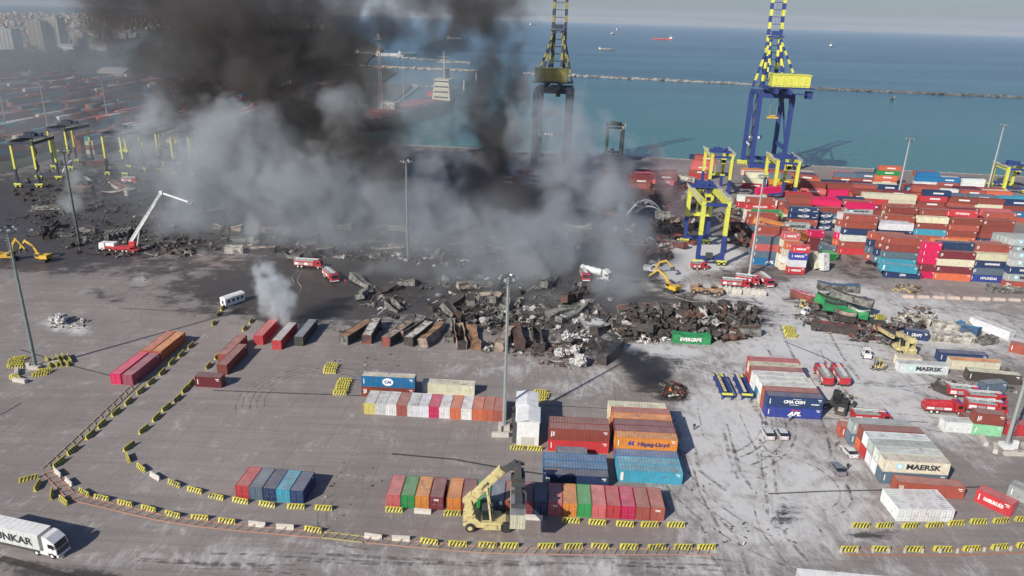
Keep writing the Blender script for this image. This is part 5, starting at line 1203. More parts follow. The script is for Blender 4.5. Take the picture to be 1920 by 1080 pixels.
# tractor-like jeep and cart
def jeep(px, py, ang, label):
    o = thing('terminal_tractor', label, 'tractor', at(px, py), R(ang), 'black yard tractors')
    mb = MB(); mb.bb(-2.8, 2.4, -1.1, 1.1, .6, 1.1); mb.build('chassis', M_DGREY, o)
    mb = MB(); mb.bb(.8, 2.3, -1.0, .3, 1.1, 2.7); mb.k = 1; mb.bb(.78, 2.32, -.9, .2, 1.8, 2.5); mb.build('cab', [M_BLK, M_GLASS], o)
    mb = MB(); mb.box((-1.4, 0, 1.25), (1.6, 1.2, .2)); mb.build('fifth_wheel', M_CONC, o)
    for x in (-1.8, 1.6):
        for s in (-1, 1): wheel(o, x, s*1.0, .5, .35)
jeep(1579, 757, 142, 'black open yard tractor below the pair of fire engines'); jeep(1577, 772, 60, 'black yard tractor lying low beside the other one'); jeep(1555, 762, 10, 'dark yard tractor tucked behind the lettered navy container')
# canopies and hut ---------------------------------------------------
def canopy(px, py, label, w=4.5, d=7.0, h=5.6):
    o = thing('booth', label, 'booth', at(px, py)+Vector((w/2, d/2, 0)), R(-2), 'white booths by the light mast')
    mb = MB(); mb.bb(-w/2, w/2, -d/2, d/2, 0, h); mb.k = 1; mb.bb(-w*.3, w*.3, -d/2-.03, -d/2, 0, 2.1); mb.build('wall', [M_WHT, M_CONC], o)
    mb = MB(); mb.prism([(-w/2-.15, h), (0, h+.5), (w/2+.15, h), (w/2+.15, h+.12), (0, h+.64), (-w/2-.15, h+.12)], -d/2-.15, d/2+.15); mb.build('roof', M_WHT, o)
    mb = MB(); mb.bb(-w/2-.9, -w/2-.05, -d/2+1, d/2-1, 0, 2.4); mb.box((-w/2-.5, 0, 2.7), (.7, 3, .5)); mb.build('generator', M_DGREY, o)
canopy(969, 836, 'white gable roofed booth, nearer of the two beside the light mast', d=6)
canopy(967, 806, 'white gable roofed booth, farther of the two beside the light mast', d=6.2)
def hut():
    o = thing('site_hut', 'small white site hut with arched roof at the head of the left road', 'hut', at(437, 569), R(58))
    mb = MB(); mb.bb(-3.4, 3.4, -1.2, 1.2, .2, 2.6); mb.build('wall', M_WHT, o)
    mb = MB(); mb.prism([(1.3, 2.6), (.8, 2.95), (0, 3.05), (-.8, 2.95), (-1.3, 2.6)], -3.5, 3.5, M=Matrix.Rotation(R(90), 4, 'Z')); mb.build('roof', M_WHT, o)
    for x in (-2.2, -.6, 1.0, 2.4): mb = MB(); mb.bb(x-.4, x+.4, -1.23, -1.19, 1.2, 2.0); mb.build('window', M_GLASS, o)
    mb = MB(); mb.bb(-3.43, -3.39, -.35, .35, .9, 1.9); mb.build('window', M_GLASS, o)
hut()
def hose(pts, label):
    W = [at(x, y) for x, y in pts]; mb = MB(); P2 = []
    for i in range(len(W)-1):
        a, b = W[i], W[i+1]; pa, pb = W[max(0, i-1)], W[min(len(W)-1, i+2)]
        for k in range(6):
            t = k/6; P2.append(.5*((2*a)+(b-pa)*t+(2*pa-5*a+4*b-pb)*t*t+(3*a-pa-3*b+pb)*t**3)+Vector((0, 0, .07)))
    P2.append(W[-1]+Vector((0, 0, .07)))
    for a, b in zip(P2, P2[1:]): mb.cyl(a, b, .07, n=5)
    tag(mb.build('fire_hose', HOSE), label, 'hose', 'fire hoses lying on the ground')
HOSE = P('hose_canvas', (.45, .38, .30), .8)
hose([(560, 508), (548, 520), (552, 532), (540, 542)], 'pale fire hose trailing from the red engine on black ground')
hose([(566, 510), (558, 526), (565, 540), (556, 556)], 'second pale hose beside the engine on black ground')
hose([(1530, 728), (1515, 745), (1545, 775), (1600, 790), (1640, 782)], 'pale hose curving below the pair of red fire trucks')
hose([(1575, 735), (1620, 745), (1680, 738), (1725, 765)], 'hose running from the pair of fire trucks to the long tanker')
hose([(1375, 545), (1350, 560), (1300, 566), (1265, 556)], 'hose laid from the road side fire engine to the excavator')
hose([(270, 474), (300, 480), (345, 470), (380, 480)], 'hose snaking right of the aerial platform truck')
# people -------------------------------------------------------------
def person(px, py, label, top, legs, rz=0):
    o = thing('person', label, 'person', at(px, py), R(rz), 'people on the yard')
    me = bpy.data.meshes.new('body'); v = [(0, 0, .95), (0, 0, 1.2), (0, 0, 1.45), (0, 0, 1.55), (0, 0, 1.68), (.1, 0, .9), (.13, .04, .5), (.14, -.02, .06), (.14, .12, .04), (-.1, 0, .9), (-.14, -.05, .5), (-.15, 0, .06), (-.15, .14, .04), (.2, 0, 1.42), (.27, .02, 1.12), (.26, .14, .9), (-.2, 0, 1.42), (-.28, 0, 1.12), (-.27, .12, .9)]
    e = [(0, 1), (1, 2), (2, 3), (3, 4), (0, 5), (5, 6), (6, 7), (7, 8), (0, 9), (9, 10), (10, 11), (11, 12), (2, 13), (13, 14), (14, 15), (2, 16), (16, 17), (17, 18)]
    me.from_pydata(v, e, []); b = link('body', me, o); sk = b.modifiers.new('skin', 'SKIN'); rr = [.15, .15, .16, .06, .11, .1, .07, .05, .05, .1, .07, .05, .05, .07, .05, .04, .07, .05, .04]
    for s, r_ in zip(me.skin_vertices[0].data, rr): s.radius = (r_, r_)
    me.skin_vertices[0].data[0].use_root = True
    m = bpy.data.materials.new('clothing'); m.use_nodes = True; N, L = m.node_tree.nodes, m.node_tree.links
    g = N.new('ShaderNodeNewGeometry'); tc = N.new('ShaderNodeTexCoord'); sx = N.new('ShaderNodeSeparateXYZ'); L.new(tc.outputs['Object'], sx.inputs[0])
    cr = N.new('ShaderNodeValToRGB'); cr.color_ramp.interpolation = 'CONSTANT'; cr.color_ramp.elements[0].color = (*legs, 1); cr.color_ramp.elements[1].position = .52; cr.color_ramp.elements[1].color = (*top, 1); e2 = cr.color_ramp.elements.new(.83); e2.color = (.42, .25, .18, 1); e3 = cr.color_ramp.elements.new(.93); e3.color = (.03, .02, .02, 1)
    dv = N.new('ShaderNodeMath'); dv.operation = 'DIVIDE'; dv.inputs[1].default_value = 1.85; L.new(sx.outputs[2], dv.inputs[0]); L.new(dv.outputs[0], cr.inputs[0]); L.new(cr.outputs[0], N['Principled BSDF'].inputs['Base Color'])
    me.materials.append(m)
    su = b.modifiers.new('sub', 'SUBSURF'); su.levels = 1; su.render_levels = 1
person(1588, 881, 'person in dark clothes standing beside the silver car', (.03, .03, .05), (.02, .02, .03))
for i, (x, y) in enumerate([(1036, 530), (1050, 533), (1066, 531)]): person(x, y, f'dim figure in dark clothes, {ORD[i]} of three amid the smoke', (.05, .05, .06), (.03, .03, .04), i*50)
person(218, 477, 'person in pale clothes at the front of the aerial platform truck', (.5, .45, .35), (.1, .1, .1)); person(252, 480, 'person in dark red standing at the rear of the aerial platform truck', (.35, .06, .05), (.05, .05, .06)); person(1301, 806, 'person in black on the foam right of the orange wall block', (.03, .03, .04), (.03, .03, .03)); person(1480, 790, 'person in white near the rear of the parked pair of cars', (.5, .5, .5), (.05, .05, .06))
person(648, 533, 'person in a red suit right of the slanted fire engine', (.5, .03, .03), (.4, .03, .03)); person(1567, 836, 'person in pale clothes near the white saloon', (.4, .4, .4), (.05, .05, .06), 40)
# ---------------------------------------------------------------- burnt and crushed containers
def crush_mesh(L, seed, amp=.25, sag=.6, twist=0., squash=0., open_top=False, mats=None):
    rr = random.Random(seed); Lh = LEN[L]/2; nx = 24 if L == 40 else 14; ny = 5; nz = 4
    def bend(p):
        x, y, z = p; t = x/Lh
        n = mnoise.noise_vector(Vector((x*.32+seed*3.7, y*.6, z*.6)))
        n2 = mnoise.noise_vector(Vector((x*1.3+seed, y*1.4, z*1.3)))
        k = z/CH; mid = (1-t*t)
        y += n.y*amp*(.3+k)+n2.y*amp*.35; x += n.x*amp*.5*k; z = z*(1-squash*(.6+.4*math.sin(t*2.1+seed))*k)-sag*mid*k*(1-abs(y)/CW*.8)+n.z*amp*.5*k+n2.z*amp*.22*k
        a = twist*t*k; y, z = y*math.cos(a)-z*math.sin(a)*.5, z
        return Vector((x, y, max(.02, z)))
    w = MB(); r = MB()
    def sheet(mb, fn, nu, nv, k=0):
        n0 = len(mb.v); V = [bend(fn(i/nu, j/nv)) for i in range(nu+1) for j in range(nv+1)]
        mb.add(V, [(i*(nv+1)+j, (i+1)*(nv+1)+j, (i+1)*(nv+1)+j+1, i*(nv+1)+j+1) for i in range(nu) for j in range(nv)], k)
    zz = lambda u: .05*(int(u*nx*2) % 2)
    sheet(w, lambda u, v: (-Lh+u*2*Lh, -CW/2+zz(u), v*CH), nx*2, nz); sheet(w, lambda u, v: (-Lh+u*2*Lh, CW/2-zz(u), v*CH), nx*2, nz)
    sheet(w, lambda u, v: (-Lh, -CW/2+u*CW, v*CH), ny, nz); sheet(w, lambda u, v: (Lh, -CW/2+u*CW, v*CH), ny, nz, 1)
    if not open_top: sheet(r, lambda u, v: (-Lh+u*2*Lh, -CW/2+v*CW, CH-.03+.04*(int(u*nx*2) % 2)), nx*2, ny)
    f = MB()
    for sy in (-1, 1):
        for z in (0.08, CH):
            pts = [bend((-Lh+i*2*Lh/12, sy*CW/2, z)) for i in range(13)]
            for a, b in zip(pts, pts[1:]): f.beam(a, b, .13)
        for sx in (-1, 1): f.beam(bend((sx*Lh, sy*CW/2, .05)), bend((sx*Lh, sy*CW/2, CH)), .16)
    return w, r, f
def burnt(p, rz, L, seed, label, wm=None, rm=None, em=None, group='burnt containers in a row', tilt=(0, 0), **k):
    o = thing('burnt_container', label, 'burnt container', p, rz, group); o.rotation_euler = (R(tilt[0]), R(tilt[1]), rz)
    w, r, f = crush_mesh(L, seed, **k); wm = wm or M_CHAR
    w.build('side_walls', [wm, em or wm], o); f.build('frame', M_DGREY if wm is M_CHAR else wm, o)
    if r.v: r.build('roof', rm or wm, o)
    return o
M_RST2 = P('pale_rust', (.33, .26, .21), .85, var=.35, scale=1., dirt=(.10, .07, .05), dirt_amt=.3)
M_RST3 = P('orange_rust', (.34, .19, .10), .85, var=.35, scale=1., dirt=(.12, .07, .05), dirt_amt=.35)
M_SGRY = P('scorched_grey', (.20, .205, .19), .8, var=.4, scale=.8, dirt=(.06, .05, .045), dirt_amt=.35)
M_SWHT = P('scorched_white', (.50, .49, .44), .8, var=.25, scale=.8, dirt=(.14, .11, .08), dirt_amt=.35)
M_SRED = P('scorched_red', (.26, .06, .05), .8, var=.35, scale=.8, dirt=(.07, .05, .045), dirt_amt=.4)
M_SBLU = P('scorched_blue', (.04, .10, .20), .7, var=.3, scale=.8, dirt=(.09, .08, .07), dirt_amt=.3)
M_SGRN = P('scorched_green', (.03, .26, .09), .6, var=.3, scale=.8, dirt=(.07, .07, .06), dirt_amt=.15)
def brow(px, py, ang, *a, **k):
    """near end of a container seen end-on at px, py"""
    p = at(px, py); u, v = uv(R(ang)); return burnt(p+v*(LEN[a[0]]/2), R(ang-90), *a, **k)
brow(645, 646, -22, 40, 1, 'burnt container with brown and white scorched roof, first of the row', rm=M_RST3, amp=.10, sag=.15, em=M_SGRY)
brow(688, 645, -2, 40, 2, 'burnt container with pale grey roof, second of the row', rm=M_SWHT, em=M_SRED, amp=.06, sag=.05)
brow(724, 649, -22, 40, 3, 'burnt container with faded brown grey roof and dull red end', rm=M_RST2, em=M_SRED, amp=.12, sag=.2)
brow(748, 636, -24, 40, 4, 'twisted pale brown container pinched between two others', rm=M_SGRY, wm=M_RST2, amp=.4, sag=.9)
brow(766, 649, -20, 40, 5, 'burnt container with flaking whitish roof and black end', rm=M_SWHT, amp=.10, sag=.15)
brow(795, 652, -18, 40, 6, 'crumpled pale rust container rolled over beside the flaking one', wm=M_RST2, rm=M_RST3, em=M_RST2, amp=.55, sag=.4, tilt=(14, 0))
brow(842, 644, 3, 40, 7, 'low grey collapsed container before the open topped one', wm=M_SGRY, amp=.3, sag=1.2, squash=.45)
brow(866, 656, 8, 40, 8, 'open topped rusty container with sagging sides', wm=M_RST2, em=M_CHAR, amp=.35, sag=.9, open_top=True)
brow(892, 656, 10, 40, 9, 'narrow orange rust container folded down its length', wm=M_RST3, rm=M_RST3, amp=.3, sag=1.5, squash=.2)
brow(935, 660, -12, 40, 10, 'tan rusted container slumped on black debris beside the mast', wm=M_RST2, amp=.5, sag=.9)
brow(975, 656, 6, 40, 11, 'dark brown burnt container behind the middle mast', wm=M_RUST, amp=.4, sag=.8)
brow(1012, 660, 4, 40, 12, 'open ended charred container right of the middle mast', rm=M_RST2, amp=.35, sag=1.3, open_top=True)
brow(1128, 684, -28, 40, 13, 'charred container lying askew at the end of the burnt row', rm=M_SGRY, amp=.25, sag=.5)
# the big heap and its surroundings
rr0 = random.Random(5)
def inheap(n, x0, x1, y0, y1, where, mats, seed, sq=(.2, .6), amp=(.4, .9), zr=(0, 2.2), L=(20, 40), cat='burnt containers in the heap'):
    r_ = random.Random(seed); adj = ['twisted', 'buckled', 'flattened', 'caved-in', 'split', 'sagging', 'crumpled', 'torn', 'warped', 'folded', 'bent', 'collapsed']
    nm = {id(M_CHAR): 'black', id(M_RUST): 'rusty', id(M_RST2): 'pale rust', id(M_RST3): 'orange rust', id(M_SGRY): 'scorched grey', id(M_SWHT): 'whitish', id(M_SRED): 'dull red', id(M_SBLU): 'bluish', id(M_SGRN): 'green'}
    for i in range(n):
        x = r_.uniform(x0, x1); y = r_.uniform(y0, y1); m = r_.choice(mats); z = r_.uniform(*zr)
        p = at(x, y); p.z = z
        burnt(p, r_.uniform(0, math.pi), r_.choice(L), seed*50+i, f'{nm[id(m)]} {adj[i % 12]} container, {ORD[i]} one {where}', wm=m, rm=r_.choice(mats), amp=r_.uniform(*amp), sag=r_.uniform(.3, 1.6), squash=r_.uniform(*sq), tilt=(r_.uniform(-16, 16), r_.uniform(-10, 10)), group=cat, open_top=r_.random() < .25)
inheap(15, 1180, 1400, 585, 628, 'of the long scrap heap', [M_CHAR, M_CHAR, M_RUST, M_CHAR, M_SGRY, M_CHAR], 11, zr=(0, 1.6))
burnt(at(1406, 632)+Vector((0, 1.5, 0)), R(-2), 20, 77, 'grey charred box at the right end of the long scrap heap', wm=M_SGRY, rm=M_RUST, amp=.2, sag=.4)
o = burnt(at(1297, 645)+Vector((0, 1.3, 0)), R(-3), 40, 78, 'bright green lettered container dented along its top before the scrap heap', wm=M_SGRN, rm=M_SGRN, em=M_RUST, amp=.22, sag=.6, group='single containers')
o.scale = (.82, 1, 1); s_ = sign(o, 'EVERGREE', 1.35, M_MARK, -.4, y=-CW/2-.34, z=1.3, bold=.06, sx=1.15)
inheap(12, 660, 1130, 515, 585, 'of the wet black ground', [M_CHAR, M_CHAR, M_SGRY, M_RST2, M_SGRY], 12, zr=(0, .3), sq=(.25, .6))
inheap(12, 820, 1160, 560, 622, 'behind the burnt row', [M_CHAR, M_CHAR, M_SGRY, M_RUST, M_SGRY], 23, zr=(0, .4), sq=(.2, .6), amp=(.3, .6))
inheap(16, 400, 1130, 440, 500, 'deep in the grey smoke', [M_CHAR, M_CHAR, M_CHAR, M_SGRY], 13, zr=(0, 1.5))
inheap(9, 60, 420, 380, 450, 'of the ruined rows at left', [M_CHAR, M_CHAR, M_SGRY, M_SGRY], 14, zr=(0, .8), sq=(.3, .75))
inheap(14, 1130, 1300, 385, 470, 'of the smouldering rows left of the gantry crane', [M_CHAR, M_RUST, M_RST2, M_SRED, M_SGRY], 15, zr=(0, 1.5))
inheap(9, 1220, 1300, 345, 385, 'of the pale ruins left of the gantry crane', [M_SWHT, M_SWHT, M_RST2, M_SRED, M_SGRY], 16, zr=(0, 3), sq=(0, .3), amp=(.15, .4))
inheap(9, 1360, 1420, 380, 450, 'under the second gantry crane', [M_CHAR, M_CHAR, M_RUST, M_SRED, M_SGRY], 17, zr=(0, 3))
inheap(5, 130, 260, 330, 372, 'of the far left ruins', [M_SRED, M_CHAR, M_SWHT], 18, zr=(0, .5), sq=(0, .4), amp=(.1, .4))
r9 = random.Random(77)
for i in range(20):
    px_, py_ = 420+i*37+r9.uniform(-12, 12), (432, 452, 470)[i % 3]+r9.uniform(-5, 5)
    burnt(at(px_, py_), R(r9.uniform(-12, 8)), 40, 800+i, f'{["tan", "ashen", "black"][i % 3]} flattened container lying lengthwise, {ORD[i]} in the smoke veiled rows', wm=[M_RST2, M_SGRY, M_CHAR][i % 3], rm=[M_RST2, M_SWHT, M_CHAR][(i+1) % 3], amp=.45, sag=1.3, squash=r9.uniform(.1, .5), group='flattened containers in the smoke veiled rows')
burnt(at(1545, 590)+Vector((0, 1, 3.2)), R(-30), 20, 151, 'crumpled green cab-like box standing tall in the wreck', wm=M_SGRN, rm=M_CHAR, amp=.4, sag=.4, group='toppled containers of the right wreck', tilt=(6, 12))
# stack of burnt ones standing like a tower
for t in range(3):
    burnt(at(1193, 498)+Vector((0, 1, t*2.5)), R(-5), 20, 90+t, ['blackened container at the foot of the burnt tower', 'blackened container in the middle of the burnt tower', 'soot brown container on top of the burnt tower'][t], wm=M_RUST if t else M_CHAR, rm=M_RST2, amp=.12, sag=.2, group='burnt tower')
for i in range(5):
    burnt(at(196+i*9, 452-i*1.5)+Vector((0, 3, 0)), R(-80), 20, 100+i, f'{ORD[i]} of five scorched grey boxes behind the aerial platform truck', wm=M_CHAR, rm=M_SGRY, em=M_SGRY, amp=.08, sag=.1, group='boxes behind the aerial platform truck')
burnt(at(180, 310), R(12), 40, 120, 'red container on the haze covered ground between gantry legs', wm=M_SRED, rm=M_RST2, amp=.05, sag=.05, group='single containers')
burnt(at(440, 474), R(8), 20, 121, 'cream scorched box at the smoke edge on the left', wm=M_SWHT, amp=.2, sag=.3, group='single containers')
burnt(at(246, 365), R(80), 20, 122, 'pale box standing in the left ruins behind the boom', wm=M_SWHT, amp=.05, sag=.05, group='single containers')
burnt(at(1240, 430)+Vector((0, 0, 5)), R(-8), 20, 123, 'white cylinder-like container left of the foremost gantry crane', wm=M_SWHT, rm=M_SWHT, amp=.15, sag=.1, group='single containers')
# right hand wreck group
g = 'toppled containers of the right wreck'
burnt(at(1518, 566)+Vector((0, 0, .3)), R(-42), 40, 130, 'dark maroon container with bright red inside, upper left of the green wreck', wm=M_SRED, rm=P('bright_magenta_lining', (.5, .03, .12), .6, dirt=(.5, .5, .5), dirt_amt=.3), amp=.25, sag=.9, group=g, open_top=False)
burnt(at(1566, 572)+Vector((0, 0, 4.8)), R(-8), 40, 131, 'glassy grey crushed container on top of the green wreck', wm=M_SGRY, rm=M_SBLU, amp=.4, sag=1.0, group=g)
burnt(at(1560, 596)+Vector((0, 0, 2.6)), R(-14), 20, 132, 'green container buckled in the middle of the wreck', wm=M_SGRN, rm=M_CHAR, amp=.25, sag=.6, group=g, tilt=(8, 3))
burnt(at(1580, 606)+Vector((0, 0, 1.2)), R(-24), 20, 133, 'brown lined container wedged between green ones', wm=M_CHAR, rm=M_RST2, amp=.3, sag=1.0, group=g, tilt=(10, 5))
burnt(at(1605, 604)+Vector((0, 0, 1.8)), R(-35), 20, 134, 'green container torn open at the right end of the wreck', wm=M_SGRN, rm=M_SWHT, amp=.5, sag=1.3, group=g)
burnt(at(1590, 590)+Vector((0, 0, 4.2)), R(-38), 40, 135, 'long scorched grey container slanting behind the green wreck', wm=M_SGRY, rm=M_CHAR, amp=.35, sag=.9, group=g, tilt=(-8, 4))
burnt(at(1563, 622), R(-17), 40, 136, 'long maroon roofed black sided container below the green wreck', wm=M_CHAR, rm=M_SRED, amp=.12, sag=.2, group=g)
burnt(at(1718, 596), R(-25), 20, 137, 'white container shredded into bent sheets on the foam', wm=M_SWHT, rm=M_ASH, amp=.9, sag=1.4, squash=.4, group=g)
burnt(at(1738, 606), R(50), 20, 138, 'whitish crushed box end beside the shredded one', wm=M_SWHT, amp=.7, sag=1, squash=.3, group=g)
burnt(at(1784, 640), R(-4), 40, 139, 'cream container with rust and black burns among the right wrecks', wm=M_SWHT, rm=M_SWHT, em=M_RUST, amp=.3, sag=.8, group=g).scale = (.9, 1, 1)
burnt(at(1783, 618), R(-8), 40, 140, 'soot streaked whitish container behind the cream one', wm=M_SWHT, rm=M_SWHT, amp=.3, sag=.6, group=g).scale = (.8, 1, 1)
burnt(at(1813, 624), R(-55), 20, 141, 'crushed blue container curled beside the white long one', wm=M_SBLU, rm=P('scorched_light_blue', (.04, .2, .38), .6), amp=.5, sag=.5, group=g)
burnt(at(1850, 644), R(20), 20, 142, 'burnt out drum shaped frame before the white long container', wm=M_SGRY, rm=M_CHAR, amp=.3, sag=.4, group=g, open_top=True).scale = (.9, .9, .8)
burnt(at(1766, 735), R(-55), 20, 143, 'small black scorched box left of the red ladder engines', wm=M_CHAR, rm=M_SGRY, amp=.3, sag=.5, group=g).scale = (.55, .8, .9)
burnt(at(1790, 730), R(-5), 20, 144, 'crushed whitish scrap frame right of the small black box', wm=M_SWHT, amp=.8, sag=1.6, squash=.6, group=g)
burnt(at(1885, 548), R(-3), 40, 145, 'slumped open container heaped with pale yellow sacks at the right edge', wm=M_SGRY, amp=.4, sag=.3, open_top=True, group=g, squash=.35)
# ---------------------------------------------------------------- scrap that nobody could count
def scrap(name, regions, label, mats, seed, sizes=(.6, 3.2), n=200, hmax=2.5, cat='debris'):
    r_ = random.Random(seed); mb = MB()
    for i in range(n):
        x0, x1, y0, y1 = r_.choice(regions); cx, cy = (x0+x1)/2, (y0+y1)/2
        a, q = r_.uniform(0, 6.283), math.sqrt(r_.random()); px, py = cx+math.cos(a)*q*(x1-x0)/2, cy+math.sin(a)*q*(y1-y0)/2
        p = at(px, py); p.z = r_.random()**2*hmax*(1-q*.8)
        M = Matrix.Rotation(r_.uniform(0, 6.28), 3, 'Z') @ Matrix.Rotation(r_.gauss(0, .5), 3, 'X') @ Matrix.Rotation(r_.gauss(0, .4), 3, 'Y')
        k = r_.randrange(len(mats)); t = r_.random(); s = r_.uniform(*sizes)
        if t < .68:      # bent sheet
            nu, nv = 8, 4; w_, h_ = s, s*r_.uniform(.3, .8); sd = r_.uniform(0, 99); V = []
            for u in range(nu+1):
                for v in range(nv+1):
                    n_ = mnoise.noise(Vector((u*.55+sd, v*.6, sd)))+.25*mnoise.noise(Vector((u*1.9+sd, v*1.9, sd))); V.append(M @ Vector(((u/nu-.5)*w_, (v/nv-.5)*h_, n_*s*.35))+p)
            V = [Vector((q_.x, q_.y, max(.02, q_.z))) for q_ in V]
            mb.add(V, [(u*(nv+1)+v, (u+1)*(nv+1)+v, (u+1)*(nv+1)+v+1, u*(nv+1)+v+1) for u in range(nu) for v in range(nv)], k)
        elif t < .86: d = M @ Vector((s*.8, 0, 0)); mb.beam(p-d+Vector((0, 0, .1)), p+d+Vector((0, 0, r_.uniform(0, .6))), r_.uniform(.08, .22), None, k)
        else: mb.blob(p+Vector((0, 0, s*.12)), (s*.35, s*.3, s*.22), i, .35, 1, k)
    o = tag(mb.build(name, mats), label, cat, kind='stuff'); return o
scrap('scrap_heap', [(1150, 1260, 585, 640), (1200, 1380, 580, 640), (1300, 1420, 575, 640), (1250, 1400, 600, 640)], 'long heap of black and rust brown crumpled scrap behind the green container', [M_CHAR, M_CHAR, M_CHAR, M_CHAR, M_CHAR, M_RUST, M_SGRY, M_ASH], 1, n=520, hmax=5.5, sizes=(1.2, 6.5))
scrap('rubble', [(1320, 1380, 612, 640), (1060, 1180, 620, 640), (1195, 1250, 630, 645)], 'white ash and packing spilling from the scrap heap', [M_ASH, M_CONC, M_WHT], 2, n=170, hmax=1.5, sizes=(.4, 2.0))
scrap('scrap_scatter', [(900, 1040, 640, 668), (620, 1140, 600, 640), (980, 1150, 625, 690), (1040, 1160, 640, 660)], 'thin black scrap strewn round the burnt row', [M_CHAR, M_CHAR, M_RUST, M_ASH], 3, n=420, hmax=.9, sizes=(.3, 2.2))
scrap('scrap_field', [(660, 1150, 520, 610), (420, 1150, 420, 490), (640, 1000, 455, 500), (820, 1150, 570, 620)], 'burnt scrap lying across the wet black ground in the smoke', [M_CHAR, M_CHAR, M_CHAR, M_SGRY, M_SGRY, M_ASH], 4, n=900, hmax=1.2, sizes=(.5, 4.5))
scrap('scrap_field', [(0, 420, 380, 460), (120, 420, 440, 485), (20, 330, 330, 400)], 'burnt scrap and ash covering the ruined rows at left', [M_CHAR, M_CHAR, M_CHAR, M_CHAR, M_CHAR, M_SGRY], 5, n=800, hmax=.5, sizes=(.6, 4))
scrap('scrap_field', [(1130, 1310, 375, 480), (1350, 1430, 370, 470), (1180, 1260, 440, 500)], 'scrap and ash among the smouldering rows by the gantry cranes', [M_CHAR, M_CHAR, M_RUST, M_RST2, M_ASH, M_SRED], 6, n=600, hmax=2.5, sizes=(.6, 4.5))
scrap('scrap_scatter', [(1490, 1640, 550, 630), (1630, 1700, 600, 650), (1680, 1760, 580, 625), (1590, 1640, 600, 645)], 'torn sheet metal and beams round the green wreck', [M_CHAR, M_DGREY, M_SGRY, M_SWHT, M_SRED, M_CHAR], 7, n=380, hmax=4.5, sizes=(.4, 3))
scrap('scrap_scatter', [(1740, 1900, 600, 650), (1740, 1850, 715, 740), (1850, 1920, 690, 740), (1560, 1600, 740, 775)], 'bent scrap between the right hand wrecks', [M_CHAR, M_SWHT, M_SGRY, M_DGREY], 8, n=160, hmax=1.2, sizes=(.4, 2.5))
scrap('burning_heap', [(1240, 1285, 722, 748)], 'small heap of black scrap still burning with dark smoke', [M_CHAR, M_CHAR, M_RUST, M_SWHT, M_SRED], 9, n=150, hmax=2.4, sizes=(.4, 2.4))
fl = MB(); fl.prism([(-.35, 0), (.35, 0), (.25, .5), (.1, .3), (-.05, .8), (-.2, .4)], -.3, .3); o = fl.build('flame', mat('flame', (.9, .3, .05), .5, emit=(1, .25, .08, .5))); o.location = at(1256, 738)+Vector((0, 0, .8)); tag(o, 'small orange flame in the black burning heap', 'flame')
scrap('rubble', [(1670, 1730, 535, 552)], 'brown pile of pallets and dirt before the stacked wall', [M_RST2, M_RUST, M_RSY], 10, n=60, hmax=1.4, sizes=(.4, 2))
scrap('rubble', [(1855, 1920, 540, 550)], 'pale yellow sacks spilling from the slumped container', [P('sack_yellow', (.55, .52, .25), .8), M_CONC], 19, n=90, hmax=2.4, sizes=(.8, 2))
# bales ---------------------------------------------------------------
def bale(px, py, s, label, seed, z=0, g='white bales'):
    p = at(px, py); mb = MB(); mb.blob((0, 0, s*.75), (s, s*.8, s*.8), seed, .3, 3, 0, 1.7); o = tag(mb.build('bale', BALE), label, 'bale', g); o.location = p+Vector((0, 0, z)); o.rotation_euler = (0, 0, seed)
BALE = P('bale_wrap', (.62, .62, .60), .7, var=.25, scale=2.2, dirt=(.2, .19, .18), dirt_amt=.38, dirt_scale=1.6, bump=.2)
for i, (x, y, s, z) in enumerate([(1060, 652, 1.5, 2.3), (1048, 668, 1.4, 0), (1063, 666, 1.1, 0), (1078, 664, 1.5, 0), (1088, 685, 1.9, 0), (1074, 682, 1.0, 0)]):
    bale(x, y, s, ['topmost white bale on the little pile', 'white bale at the left foot of the pile', 'small white bale in the middle of the pile', 'white bale at the right of the pile', 'large torn white bale in front of the others', 'low white scrap bale beside the torn one'][i], i+1, z)
for i, (x, y, s) in enumerate([(103, 605, 1.4), (115, 607, 1.5), (118, 600, 1.3), (157, 604, .8)]):
    bale(x, y, s, ['left white wrapped bundle on the open ground', 'front white wrapped bundle on the open ground', 'rear white wrapped bundle on the open ground', 'small white bundle standing apart on the open ground'][i], i+11, 0, 'bundles on the open ground')
scrap('rubble', [(90, 165, 596, 618)], 'white powder and rags round the bundles on the open ground', [M_ASH, M_CONC, M_BLK], 21, n=70, hmax=.5, sizes=(.2, 1.0))
scrap('small_litter', [(1270, 1600, 820, 1010), (520, 760, 860, 980), (1300, 1560, 980, 1030), (200, 420, 500, 600), (620, 760, 640, 700)], 'small bits of litter lying about the concrete', [M_BLK, M_CONC, M_RUST], 22, n=190, hmax=.05, sizes=(.15, .55))
# water jets ----------------------------------------------------------
def jet(a, b, h, label):
    mb = MB(); pts = []
    for i in range(25):
        t = i/24; p = a.lerp(b, t); p.z = a.z+(b.z-a.z)*t+h*4*t*(1-t); pts.append(p)
    for i, (p, q) in enumerate(zip(pts, pts[1:])): mb.cyl(p, q, .12+.6*(i/24)**1.5, .12+.6*((i+1)/24)**1.5, 6)
    m = bpy.data.materials.new('water_spray'); m.use_nodes = True; b_ = m.node_tree.nodes['Principled BSDF']; b_.inputs['Base Color'].default_value = (.85, .88, .9, 1); b_.inputs['Alpha'].default_value = .4
    tag(mb.build('water_jet', m), label, 'water jet')
jet(at(1236, 420)+Vector((0, 0, 6)), at(1172, 420)+Vector((0, 0, 3)), 6, 'thin arc of water sprayed over the smouldering rows')
jet(at(1236, 422)+Vector((0, 0, 6)), at(1190, 415)+Vector((0, 0, 4)), 2.5, 'lower flat arc of water beside the higher one')
jet(at(182, 330)+Vector((0, 0, 2)), at(120, 330)+Vector((0, 0, 2)), 7, 'faint arc of water in the left haze')
